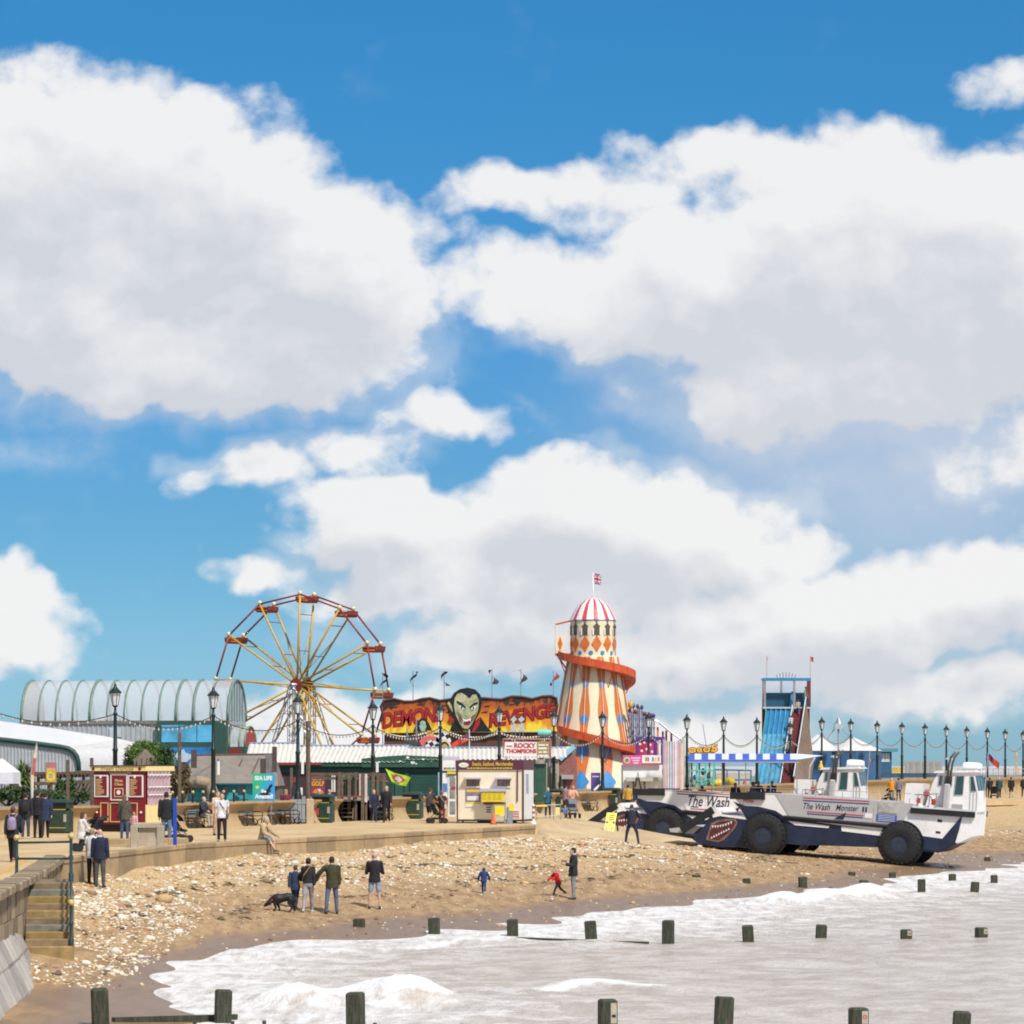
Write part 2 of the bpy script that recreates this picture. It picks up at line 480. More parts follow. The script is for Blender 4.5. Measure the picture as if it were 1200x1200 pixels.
# ---- beach
def sand_material():
    m = bpy.data.materials.new('shingle_and_sand'); m.use_nodes = True
    t = NT(m.node_tree); b = m.node_tree.nodes['Principled BSDF']
    g = t.n('ShaderNodeNewGeometry'); pos = g.outputs['Position']
    sep = t.n('ShaderNodeSeparateXYZ', {'Vector': pos}); z = sep.outputs[2]
    pm = t.n('ShaderNodeMapping', {'Vector': pos, 'Scale': (1, .25, 1)}).outputs[0]
    big = t.noise(pm, .55, 4, .6); mid = t.noise(pm, 2.6, 4, .6); fine = t.noise(pos, 17, 3, .7)
    speck = t.n('ShaderNodeTexVoronoi', {'Vector': t.n('ShaderNodeMapping', {'Vector': pos, 'Scale': (1, .45, 1)}).outputs[0], 'Scale': 11.0})
    zz = t.math('ADD', z, t.math('MULTIPLY', t.math('SUBTRACT', big, .5), .9))
    sand = t.mix(t.smooth(mid, .3, .7), c4(hexl(148, 118, 84)), c4(hexl(184, 152, 112)))
    gold = t.mix(t.smooth(fine, .3, .75), c4(hexl(176, 142, 94)), c4(hexl(218, 190, 144)))
    dry = t.mix(t.smooth(zz, -1.7, -.75), sand, gold)
    pale = t.mix(t.smooth(speck.outputs[0], .12, .42), c4(hexl(222, 208, 180)), dry)
    pf = t.math('MULTIPLY', t.smooth(zz, -2.0, -.9), t.smooth(mid, .38, .6))
    colr = t.mix(t.math('MULTIPLY', pf, .75), dry, pale)
    dark = t.mix(t.smooth(speck.outputs[1], .75, .95), colr, c4(hexl(104, 84, 66)))
    colr = t.mix(.35, colr, dark)
    colr = t.mix(t.math('MULTIPLY', t.smooth(fine, .55, .8), .3), colr, c4(hexl(120, 96, 70)))
    wetz = t.math('ADD', z, t.math('MULTIPLY', t.math('SUBTRACT', mid, .5), .12))
    wet = t.smooth(wetz, -1.9, -2.1)
    colr = t.mix(t.math('MULTIPLY', wet, .72), colr, c4(hexl(126, 101, 77)))
    m.node_tree.links.new(colr, b.inputs['Base Color'])
    m.node_tree.links.new(t.math('SUBTRACT', .95, t.math('MULTIPLY', wet, .55)), b.inputs['Roughness'])
    h = t.math('ADD', t.math('MULTIPLY', t.noise(pos, 9, 5, .7), 1.0), t.math('MULTIPLY', speck.outputs[0], .5))
    h = t.math('MULTIPLY_ADD', t.noise(t.n('ShaderNodeMapping', {'Vector': pos, 'Scale': (1.4, .8, 1)}).outputs[0], 2.2, 3, .5), 2.4, h)
    bp = t.n('ShaderNodeBump', {'Strength': t.math('SUBTRACT', .85, t.math('MULTIPLY', wet, .7)), 'Distance': .06, 'Height': h})
    m.node_tree.links.new(bp.outputs[0], b.inputs['Normal'])
    return m
bx_ = np.arange(-17, 78, .45); by_ = np.concatenate([np.arange(40, 140, .5), np.arange(140, 300, 1.0)])
BXX, BYY = np.meshgrid(bx_, by_)
heightmesh('beach', bx_, by_, beach_z(BXX, BYY), sand_material())

# ---- sea
def sea_material():
    m = bpy.data.materials.new('silty_sea'); m.use_nodes = True
    t = NT(m.node_tree); b = m.node_tree.nodes['Principled BSDF']
    pos = t.n('ShaderNodeNewGeometry').outputs['Position']
    dep = t.n('ShaderNodeAttribute', attribute_name='depth').outputs['Fac']
    crest = t.n('ShaderNodeAttribute', attribute_name='crest').outputs['Fac']
    far = t.n('ShaderNodeMapping', {'Vector': pos, 'Scale': (1.0, .75, 1), 'Rotation': (0, 0, R(-24))}).outputs[0]
    str_ = t.noise(far, 1.0, 7, .66)
    lace = t.noise(t.n('ShaderNodeMapping', {'Vector': pos, 'Scale': (1.9, .4, 1), 'Rotation': (0, 0, R(8))}).outputs[0], 1.7, 7, .7)
    # foam: thick at the swash line, torn to lace further out, and on the breaking crests
    edge = t.smooth(t.math('ADD', dep, t.math('MULTIPLY', t.math('SUBTRACT', str_, .5), .6)), .80, .12)
    sw = t.math('MULTIPLY', edge, t.smooth(lace, .26, .68))
    band = t.math('MULTIPLY', t.smooth(dep, 1.0, .25), t.smooth(t.math('ADD', str_, t.math('MULTIPLY', lace, .35)), .62, .78))
    tip = t.smooth(t.math('ADD', crest, t.math('MULTIPLY', t.math('SUBTRACT', lace, .5), .8)), .35, .75)
    fleck = t.math('MULTIPLY', t.smooth(t.math('ADD', str_, t.math('MULTIPLY', lace, .3)), .83, .93), .6)
    foam = t.math('MAXIMUM', t.math('MAXIMUM', sw, t.math('MULTIPLY', band, .8)), t.math('MAXIMUM', tip, fleck), clamp=True)
    water = t.mix(t.smooth(str_, .35, .65), c4(hexl(182, 166, 148)), c4(hexl(212, 200, 187)))
    m.node_tree.links.new(t.mix(foam, water, c4((.86, .85, .83))), b.inputs['Base Color'])
    m.node_tree.links.new(t.math('MULTIPLY_ADD', foam, .6, .2), b.inputs['Roughness'])
    b.inputs['IOR'].default_value = 1.33; b.inputs['Specular IOR Level'].default_value = .35
    r1 = t.noise(t.n('ShaderNodeMapping', {'Vector': pos, 'Scale': (1.8, .75, 1), 'Rotation': (0, 0, R(-14))}).outputs[0], 1.6, 6, .66)
    r2 = t.noise(pos, 7.0, 4, .6)
    h = t.math('ADD', t.math('MULTIPLY', r1, 1.0), t.math('MULTIPLY', r2, .16))
    h = t.math('ADD', h, t.math('MULTIPLY', t.math('MULTIPLY', foam, lace), .35))
    bp = t.n('ShaderNodeBump', {'Strength': .55, 'Distance': .35, 'Height': h})
    m.node_tree.links.new(bp.outputs[0], b.inputs['Normal'])
    return m
def axis(lo, hi, a, b, st, far):
    core = np.arange(a, b, st)
    g, v = [], st
    x = b
    while x < far: v *= 1.35; x += v; g.append(x)
    h, v, x = [], st, a
    while x > -far: v *= 1.35; x -= v; h.append(x)
    return np.array(h[::-1] + list(core) + g)
sx_ = axis(0, 0, -14, 62, .32, 9000); sy_ = axis(0, 0, 52, 200, .42, 9000)
SXX, SYY = np.meshgrid(sx_, sy_)
inside = (SXX > -20) & (SXX < 90) & (SYY > 35) & (SYY < 300)
depth = np.full(SXX.shape, 3.0)
depth[inside] = SEA - beach_raw(SXX[inside], SYY[inside])
WV = []   # breakers: photo points along the crest, height, width
def crest_line(pts, h, w):
    W_ = [pz(x, y, SEA) for x, y in pts]
    return ([(a, b) for a, b, _ in W_], h, w)
WV.append(crest_line([(920, 1058), (965, 1054), (1015, 1050)], .46, 1.6))
WV.append(crest_line([(340, 1176), (385, 1168), (430, 1167), (480, 1172)], .42, 1.2))
WV.append(crest_line([(60, 1140), (260, 1122), (420, 1112), (560, 1104)], .05, .7))
WV.append(crest_line([(480, 1112), (640, 1092), (760, 1076), (860, 1066)], .07, .8))
WV.append(crest_line([(700, 1095), (840, 1082), (930, 1072)], .04, .6))
WV.append(crest_line([(300, 1180), (380, 1176), (520, 1170)], .08, .8))
WV.append(crest_line([(640, 1160), (720, 1150), (760, 1158)], .10, .7))
WV.append(crest_line([(1060, 1029), (1140, 1023), (1200, 1019)], .05, .8))
Zs = np.full(SXX.shape, SEA); crest = np.zeros(SXX.shape)
Zs += np.where(inside, .03 * np.sin(SXX * .9 - SYY * .8 + np.sin(SXX * .31) * 2) + .022 * np.sin(SXX * .4 + SYY * 1.15 + 1.3 * np.sin(SXX * .23 + SYY * .11)) + .012 * np.sin(SXX * 2.1 - SYY * .5), 0)
for pts, h, w in WV:
    best = np.full(SXX.shape, 1e9)
    for (ax, ay), (bx, by) in zip(pts[:-1], pts[1:]):
        ux, uy = bx - ax, by - ay; L2 = ux * ux + uy * uy
        tt = np.clip(((SXX - ax) * ux + (SYY - ay) * uy) / L2, 0, 1)
        wob = .35 * np.sin(SXX * 1.7 + SYY) * w
        best = np.minimum(best, np.hypot(SXX - ax - tt * ux, SYY - ay - tt * uy + wob * .6))
    g = np.exp(-(best / w) ** 2)
    mod = .7 + .3 * np.sin(SXX * 2.3 + SYY * .7)
    Zs += g * h * mod; crest = np.maximum(crest, g * min(1, .45 + h * 3.0))
Zs = np.where(depth < .03, np.minimum(Zs, SEA + .05), Zs)
heightmesh('sea', sx_, sy_, Zs, sea_material(), {'depth': depth, 'crest': crest})

# ---- promenade
EDGE = [pz(x, y, 0)[:2] for x, y in [(-90, 1095), (-60, 1075), (0, 1046), (28, 1033), (65, 1008), (105, 1003), (130, 1000), (210, 991), (280, 987), (420, 980), (490, 976), (622, 968.5)]]
EDGE2 = [(2.2, 166), (3.8, 185), (9, 208), (20, 232), (30, 247), (46, 262), (75, 283)]
WALLP = [(-90, 983), (0, 978), (100, 975), (236, 970), (400, 963), (490, 959), (700, 950), (850, 944), (1050, 936), (1200, 932), (1290, 930)]
WALL = [pz(x, y, 0)[:2] for x, y in WALLP]
def wallD(x):
    return float(np.interp(x, [p[0] for p in WALLP], [w[1] for w in WALL]))
def slabM(name, c1, c2, c3, sc=1.0):
    m = bpy.data.materials.new(name); m.use_nodes = True
    t = NT(m.node_tree); b = m.node_tree.nodes['Principled BSDF']
    pos = t.n('ShaderNodeNewGeometry').outputs['Position']
    a = t.noise(t.n('ShaderNodeMapping', {'Vector': pos, 'Scale': (1, .35, 1)}).outputs[0], .5 * sc, 5, .6)
    f = t.noise(pos, 14, 4, .7)
    colr = t.mix(t.smooth(a, .3, .7), c4(c1), c4(c2))
    colr = t.mix(t.math('MULTIPLY', t.smooth(f, .5, .8), .35), colr, c4(c3))
    m.node_tree.links.new(colr, b.inputs['Base Color']); b.inputs['Roughness'].default_value = .9
    bp = t.n('ShaderNodeBump', {'Strength': .3, 'Distance': .02, 'Height': f})
    m.node_tree.links.new(bp.outputs[0], b.inputs['Normal'])
    return m
PROM = slabM('promenade_concrete', hexl(186, 156, 112), hexl(206, 178, 132), hexl(150, 124, 92))
SLIP = slabM('slipway_concrete', hexl(180, 154, 116), hexl(204, 180, 138), hexl(140, 120, 92))
front = EDGE + EDGE2
back = [WALL[0], *WALL[1:]]
poly = [(-60, 55), (-60, 140)] + [(x, y + .3) for x, y in back] + [(90, 335), (90, 290)] + front[::-1]
mb = MB()
import mathutils.geometry as mg
tri = mg.tessellate_polygon([[Vector((x, y, 0)) for x, y in poly]])
n_ = len(poly)
mb.add([(x, y, 0) for x, y in poly] + [(x, y, -.30) for x, y in poly], [tuple(t) for t in tri] + [(i, (i + 1) % n_, n_ + (i + 1) % n_, n_ + i) for i in range(n_)])
structure(mb.build('promenade', PROM))
# yellow line painted along the edge by the steps
mb = MB()
ln = [(-13.0, 80.0), (-12.6, 85.0), (-12.5, 76.0)]
P0, P1 = Vector(pz(-30, 1040, 0)), Vector(pz(31, 1008, 0))
dv = (P1 - P0).normalized(); nv = Vector((-dv.y, dv.x, 0)) * .06
mb.add([P0 - nv + Vector((0, 0, .004)), P1 - nv + Vector((0, 0, .004)), P1 + nv + Vector((0, 0, .004)), P0 + nv + Vector((0, 0, .004))], [(0, 1, 2, 3)])
structure(mb.build('painted_line', M(hexl(214, 160, 60), .8, .2, 3)))
# slipway sheet from the promenade down on to the shingle
A_ = [(1.0, 150.2), (1.4, 157), (2.2, 166), (3.8, 185), (9, 208)]
B_ = [(1.4, 147.0), (3.4, 151), (6.4, 157.5), (11.5, 172), (17.5, 194)]
def lerp_poly(Pp, t):
    u = t * (len(Pp) - 1); i = min(int(u), len(Pp) - 2); a = u - i
    return (Pp[i][0] + (Pp[i + 1][0] - Pp[i][0]) * a, Pp[i][1] + (Pp[i + 1][1] - Pp[i][1]) * a)
rows = []
for i in range(31):
    a, b = lerp_poly(A_, i / 30), lerp_poly(B_, i / 30)
    row = []
    for j in range(13):
        f = j / 12
        X, Y = a[0] + (b[0] - a[0]) * f, a[1] + (b[1] - a[1]) * f
        row.append((X, Y, float(beach_raw(np.array([X]), np.array([Y]))[0]) if f > 0 else -.02))
    z0, z1 = -.02, min(-.2, row[-1][2])
    row = [(x, y, (min(-.02, .5 * max(z, -1.3) + .5 * (z0 + (z1 - z0) * j / 12)) + .05) if j < 12 and i > 0 else z - .25) for j, (x, y, z) in enumerate(row)]
    rows.append(row)
SLIPROWS = rows
structure(MB().grid(rows).build('slipway', SLIP, smooth=True))

# ---- raised ground behind the wall
def walltop(x): return float(np.interp(x, [0, 500, 700, 1050, 1200], [1.05, 1.1, 1.15, 1.55, 1.6]))
gp = []
for (x, y), (X, Y) in zip(WALLP, WALL): gp.append((X, Y + .45, walltop(x) - .12))
mb = MB()
rowA = [(-70, 134, .93)] + gp + [(110, 340, 1.4)]
rowB = [(-110, 420, .95)] + [(X * 1.3, 420, z) for X, Y, z in gp] + [(130, 420, 1.4)]
mb.grid([rowA, rowB])
structure(mb.build('fairground_ground', slabM('tarmac', hexl(120, 112, 100), hexl(146, 138, 124), hexl(90, 84, 78))))
def upz(x): return walltop(x) - .12
# ------------------------------------------------------------------ walls, steps, rails
def dens_path(P, step):
    outp = []
    for (a, b) in zip(P[:-1], P[1:]):
        L = math.hypot(b[0] - a[0], b[1] - a[1]); n = max(1, int(round(L / step)))
        outp += [(a[0] + (b[0] - a[0]) * i / n, a[1] + (b[1] - a[1]) * i / n) for i in range(n)]
    outp.append(P[-1]); return outp
def sweep(path, prof, zoff=None):
    """profile (out, z) swept along a ground path; out is towards the sea (right of travel)"""
    rows = []
    for i, (x, y) in enumerate(path):
        a, b = path[max(i - 1, 0)], path[min(i + 1, len(path) - 1)]
        dx, dy = b[0] - a[0], b[1] - a[1]; L = math.hypot(dx, dy); nx, ny = dy / L, -dx / L
        k = zoff[i] if zoff else 1.0
        rows.append([(x + nx * o, y + ny * o, z * k if z > 0 else z) for o, z in prof])
    return rows
def closed_sweep(mb, rows):
    n = len(rows[0])
    mb.grid([r + [r[0]] for r in rows])
    mb.add(rows[0], [tuple(range(n))]); mb.add(rows[-1], [tuple(range(n - 1, -1, -1))])
RECURVE = [(.22, 0), (.10, .14), (.0, .34), (-.02, .55), (.06, .74), (.20, .86), (.26, .92), (.26, 1.0), (-.22, 1.0), (-.22, -.2), (.22, -.2)]
def wall_section(x0, x1, label):
    xs = np.arange(x0, x1 + .1, max(3.0, (x1 - x0) / 60))
    wxs = [w[0] for w in WALL]; px = [p[0] for p in WALLP]
    path = [(float(np.interp(x, px, wxs)), float(np.interp(x, px, [w[1] for w in WALL]))) for x in xs]
    mb = MB(); closed_sweep(mb, sweep(path, RECURVE, [walltop(x) for x in xs]))
    return mb.build('recurve_wall', M(hexl(176, 150, 112), .9, .15, 1.2, bump=.35, bscale=14, dirt=.45), smooth='auto', label=label, category='sea wall')
wall_section(-90, 336, 'curved tan concrete wall behind the iron benches below the round aquarium poster')
wall_section(363, 398, 'short stub of curved tan concrete wall beside the grey gate post')
wall_section(452, 1290, 'long curved tan concrete wall running on behind the amphibious vehicles')
# grey gate and pale gate post closing the gap in the wall
D = wallD(350)
mb = MB()
for k in range(4): mb.box(-.42 + k * .18, -.26 + k * .18, 0, .05, .06, 1.12)
mb.box(-.44, .30, -.02, 0, .2, .28); mb.box(-.44, .30, -.02, 0, .9, .98)
t = thing('flood_gate', 'grey metal flood gate closing the gap in the curved wall', 'gate', (wx(351, D), D - .25, 0))
mb.build('gate_leaf', M((.30, .32, .34), .5, .1, 4, dirt=.3), t)
MB().cbox(.32, .66, -.06, .3, 0, 1.14, .03).build('gate_post', M(hexl(190, 168, 138), .9, .12, 3, bump=.3), t)

# seaward edge: separate cast panels with a coping
EDGEM = [M(hexl(*c), .92, .16, 1.8, bump=.4, bscale=16, dirt=.55) for c in [(172, 146, 108), (160, 136, 102), (182, 154, 114), (150, 128, 98)]]
root = thing('promenade_edge_wall', 'low stained concrete kerb wall between the promenade and the pale shingle', 'sea wall', (EDGE[6][0], EDGE[6][1], 0))
path = dens_path([(x, y) for x, y in EDGE[4:]], 2.6)
for i, (a, b) in enumerate(zip(path[:-1], path[1:])):
    d = Vector((b[0] - a[0], b[1] - a[1], 0)); L = d.length; d.normalize(); nrm = Vector((d.y, -d.x, 0))
    jit = random.uniform(-.012, .012)
    rows = []
    for s_ in (.008, L - .008):
        o = Vector((a[0], a[1], 0)) + d * s_ - root.location
        rows.append([tuple(o + nrm * q + Vector((0, 0, z))) for q, z in [(.24 + jit, -1.3), (.22 + jit, -.10), (.25 + jit, -.09), (.25 + jit, .035), (.22 + jit, .055), (-.2, .055), (-.2, -1.3)]])
    mb = MB(); closed_sweep(mb, rows)
    mb.build('concrete_panel', EDGEM[i % 4], root)
# older wall by the steps: coping stones, wall blocks and a sloping apron of slabs
root = thing('old_sea_wall', 'tall blockwork sea wall with coping stones and sloping slab apron by the steps', 'sea wall', (EDGE[2][0], EDGE[2][1], 0))
STONE = [M(hexl(*c), .92, .2, 2.5, bump=.5, bscale=14, dirt=.5) for c in [(152, 132, 104), (136, 118, 92), (164, 144, 114), (124, 106, 84)]]
APRON = [M(hexl(*c), .92, .2, 1.5, bump=.5, bscale=9, dirt=.35) for c in [(176, 168, 158), (160, 152, 144), (188, 180, 168)]]
def blocks(path, prof, mats, name, gap=.012):
    for i, (a, b) in enumerate(zip(path[:-1], path[1:])):
        d = Vector((b[0] - a[0], b[1] - a[1], 0)); L = d.length; d.normalize(); nrm = Vector((d.y, -d.x, 0))
        j1, j2 = random.uniform(-.02, .02), random.uniform(-.012, .012)
        rows = [[tuple(Vector((a[0], a[1], 0)) + d * s_ - root.location + nrm * (q + j1) + Vector((0, 0, z + j2))) for q, z in prof] for s_ in (gap, L - gap)]
        mb = MB(); closed_sweep(mb, rows); mb.build(name, mats[(i * 7 + len(name)) % len(mats)], root)
pw = dens_path(EDGE[0:5], .75)
blocks(pw, [(.30, -.02), (.30, .12), (.26, .15), (-.25, .15), (-.25, -.02)], STONE, 'coping_stone')
pw2 = dens_path(EDGE[0:5], 1.15)
blocks(pw2, [(.16, -.62), (.16, -.03), (-.2, -.03), (-.2, -.62)], STONE, 'wall_block')
blocks([(x, y) for x, y in dens_path(EDGE[0:5], 1.3)], [(.18, -1.9), (.18, -.63), (-.2, -.63), (-.2, -1.9)], STONE, 'wall_block')
pa = dens_path([EDGE[0], EDGE[1], EDGE[2], (EDGE[3][0] + .1, EDGE[3][1] - 3.2)], 1.7)
blocks(pa, [(.42, -1.36), (.20, -.92), (.19, -1.7), (.42, -1.9)], APRON, 'apron_slab', .006)
blocks(pa, [(.72, -2.9), (.72, -2.0), (.44, -1.40), (.43, -2.9)], APRON, 'apron_slab', .006)

# stone steps down to the beach and the iron railing round them
X0, X1, D0 = wx(29, 79.4) + .05, wx(86, 79.4), 79.3
t = thing('beach_steps', 'flight of worn stone steps going down from the promenade to the beach', 'steps', (X0, D0, 0), R(7.4))
TREAD = [M(hexl(*c), .9, .25, 3, bump=.5, bscale=14, dirt=.5) for c in [(128, 110, 84), (146, 120, 70), (150, 126, 82), (118, 116, 104), (134, 114, 86)]]
Wd = X1 - X0
for k in range(10):
    z1 = -.0 - k * .15; y0 = -k * .28
    mb = MB(); mb.cbox(0, Wd + random.uniform(-.02, .02), y0 - .30, y0 + (.05 if k else 2.2), -2.3, z1 - .012, .022)
    mb.build('step', TREAD[(k * 3) % 5], t)
RAILM = M((.018, .045, .045), .45, .25, 7)
BALLM = M(hexl(196, 172, 110), .6, .15, 10)
t = thing('step_railing', 'dark green iron railing with cream ball finials round the beach steps', 'railing', (X0, D0, 0), R(7.4))
def post(x, y, z, h):
    MB().lathe([(.06, 0), (.06, .12), (.04, .16), (.036, .5 * h), (.055, .52 * h), (.055, .56 * h), (.036, .6 * h), (.036, h)], 10, (x, y, z)).build('post', RAILM, t, smooth='auto')
    mb = MB(); mb.ball((x, y, z + h + .06), .075, 10, 8); mb.build('finial', BALLM, t, smooth=True)
post(-.25, 2.0, 0, .92); post(Wd - .05, 2.0, 0, .95); post(Wd - .05, -.1, 0, 1.0); post(Wd - .05, -2.55, -1.35, .9)
for p, q in [((-.25, 2.0, .86), (Wd - .05, 2.0, .88)), ((-.25, 2.0, .48), (Wd - .05, 2.0, .48)), ((Wd - .05, 2.0, .88), (Wd - .05, -.1, .93)), ((Wd - .05, 2.0, .45), (Wd - .05, -.1, .45)),
             ((Wd - .05, -.1, .93), (Wd - .05, -2.55, -.5)), ((Wd - .05, -.1, .45), (Wd - .05, -2.55, -.95))]:
    MB().tube([p, q], .028, 8).build('rail', RAILM, t, smooth=True)
# concrete table and posts on the promenade edge
D = 114.0
t = thing('stone_table', 'weathered concrete plinth table on the promenade beside the dark red kiosk', 'table', (wx(173, D), D, 0))
MB().prism([(-.32, 0), (.32, 0), (.25, .62), (-.25, .62)], -.3, .3).build('pedestal', CONC, t)
MB().cbox(-.45, .45, -.42, .42, .62, .78, .03).build('table_slab', CONC, t)
for x, lab in [(157, 'squat concrete post standing to the seaward side of the plinth table'), (188, 'squat concrete post in front of the pale kiosk curtain')]:
    MB().cbox(-.12, .12, -.12, .12, 0, .72, .03).build('stone_post', CONC, loc=(wx(x, D - 2), D - 2, 0), label=lab, category='post')
for x, y, w, lab in [(150, 992, .9, 'mossy concrete block along the promenade edge near the plinth table'), (190, 991, .8, 'plain concrete block at the corner of the promenade kerb')]:
    DD = 10880 / (y - YH)
    MB().cbox(-w, w, -.25, .25, 0, .2, .03).build('kerb_block', EDGEM[1], loc=(wx(x, DD), DD + .6, .05), rz=.3, label=lab, category='block')
MB().cbox(-.06, .06, -.06, .06, 0, 1.6, .01).build('blue_pole', M(hexl(22, 70, 170), .5, .1, 5), loc=(wx(205, 113), 113, 0), label='slim bright blue post standing on the promenade kerb', category='post')

# ------------------------------------------------------------------ groynes
GTOP = bpy.data.materials.new('wet_timber'); GTOP.use_nodes = True
_t = NT(GTOP.node_tree); _b = GTOP.node_tree.nodes['Principled BSDF']
_g = _t.n('ShaderNodeTexCoord').outputs['Object']
_z = _t.n('ShaderNodeSeparateXYZ', {'Vector': _g}).outputs[2]
_nz = _t.noise(_t.n('ShaderNodeMapping', {'Vector': _g, 'Scale': (6, 6, 1)}).outputs[0], 4, 5, .65)
_c = _t.mix(_t.smooth(_nz, .35, .65), c4((.020, .022, .014)), c4((.075, .066, .042)))
_c = _t.mix(_t.math('MULTIPLY', _t.smooth(_t.noise(_g, 7, 4, .6), .45, .7), .75), _c, c4((.018, .045, .012)))
GTOP.node_tree.links.new(_c, _b.inputs['Base Color']); _b.inputs['Roughness'].default_value = .75
_bp = _t.n('ShaderNodeBump', {'Strength': .6, 'Distance': .03, 'Height': _nz}); GTOP.node_tree.links.new(_bp.outputs[0], _b.inputs['Normal'])
SIGNW = M((.42, .36, .28), .6, .2, 9); SIGNR = M((.55, .05, .04), .6, .1, 9)
ROWS = [
 ('thick groyne post in the row off the blockwork apron', [(118, 1158, 1204, 0), (261, 1159, 1197, 0), (417, 1162, 1207, 0), (712, 1170, 1218, 2), (847, 1168, 1216, 0), (1006, 1180, 1222, 1), (1125, 1185, 1226, 0)]),
 ('groyne post in the row by the family with the dog', [(421, 1076, 1086, 0), (509, 1075, 1094, 0), (601, 1077, 1098, 0), (693, 1079, 1101, 0), (783, 1078, 1104, 0), (877, 1084, 1103, 0), (962, 1084, 1100, 0), (1062, 1089, 1101, 2), (1150, 1087, 1099, 2)]),
 ('timber groyne post in the row reaching the small breaking wave', [(816, 1025, 1028, 0), (875, 1029, 1035, 0), (941, 1027, 1040, 0), (1012, 1031, 1045, 0), (1080, 1030, 1046, 0), (1142, 1033, 1046, 0)]),
 ('small timber groyne post in the row just below the amphibious vehicle wheels', [(998, 1022, 1026, 0), (1046, 1022, 1029, 0), (1116, 1024, 1032, 0), (1165, 1025, 1034, 0), (1157, 1004, 1009, 0)])]
post_mesh = {}
for ri, (lab, posts) in enumerate(ROWS):
    prev = None
    for (x, yt, yb, sg) in posts:
        p = ray_beach(x, yb)
        if p.z < SEA: p = Vector(pz(x, yb, SEA))
        h = (yb - yt) * p.y / F
        w = .155 if ri < 3 else .15
        mb = MB(); e = random.uniform(-.015, .015)
        mb.cbox(-w, w, -w, w, -.9, h + e, .03)
        rzp = R(random.uniform(-14, 14))
        if sg:
            t = thing('groyne_post', lab + (', bearing a red ringed notice' if sg == 1 else ', bearing a pale plate'), 'post', p, rzp, 'groyne posts')
            mb.build('timber', GTOP, t)
            mb = MB(); mb.box(.02, .13, -w - .012, -w - .002, h * .4, h * .9); pl = mb.build('plate', SIGNW, t)
            if sg == 1:
                MB().box(.03, .12, -w - .016, -w - .013, h * .5, h * .55).build('red_bar', SIGNR, t)
                MB().lathe([(.022, -w - .017), (.038, -w - .017), (.038, -w - .0135), (.022, -w - .0135)], 12, (.075, 0, h * .74), 'y', cap=False).build('red_ring', SIGNR, t)
            else:
                MB().box(.04, .11, -w - .016, -w - .013, h * .55, h * .62).build('dark_bar', BLACK, t)
        else:
            o = mb.build('groyne_post', GTOP, loc=p, rz=rzp, label=lab, category='post', group='groyne posts')
            o.rotation_euler = (R(random.uniform(-3, 3)), R(random.uniform(-4.5, 4.5)), rzp)
# low planking of the groynes, mostly buried
def plank(x0, y0, x1, y1, h, lab):
    a, b = ray_beach(x0, y0), ray_beach(x1, y1)
    if a.z < SEA: a = Vector(pz(x0, y0, SEA))
    if b.z < SEA: b = Vector(pz(x1, y1, SEA))
    MB().bar((0, 0, 0), b - a, .12, .34).build('groyne_plank', GTOP, loc=a + Vector((0, .25, h)), label=lab, category='plank')
plank(131, 1199, 275, 1195, -.08, 'dark buried groyne plank just above the swash between two thick posts')
plank(692, 1103, 760, 1105, -.15, 'thin line of groyne plank at the foot of two posts standing in foam')
plank(601, 1099, 690, 1102.5, -.155, 'barely showing line of groyne plank beside foam under the red coated child')
plank(1012, 1046.5, 1090, 1046.5, -.15, 'dark groyne plank edge behind the small breaking wave')
mb = MB()
for k in range(14):
    f = k / 13; x = 225 + f * 500 + random.uniform(-18, 18); 
    q = Vector(pz(x, 1200 + f * 8, SEA)); h = random.uniform(.0, .10)
    mb.cbox(q.x - .035, q.x + .035, q.y - .03, q.y + .03, q.z - .3, q.z + h, .008)
mb.build('broken_groyne_stakes', GTOP, kind='stuff', label='scatter of broken dark stake tips just above the water', category='stakes')

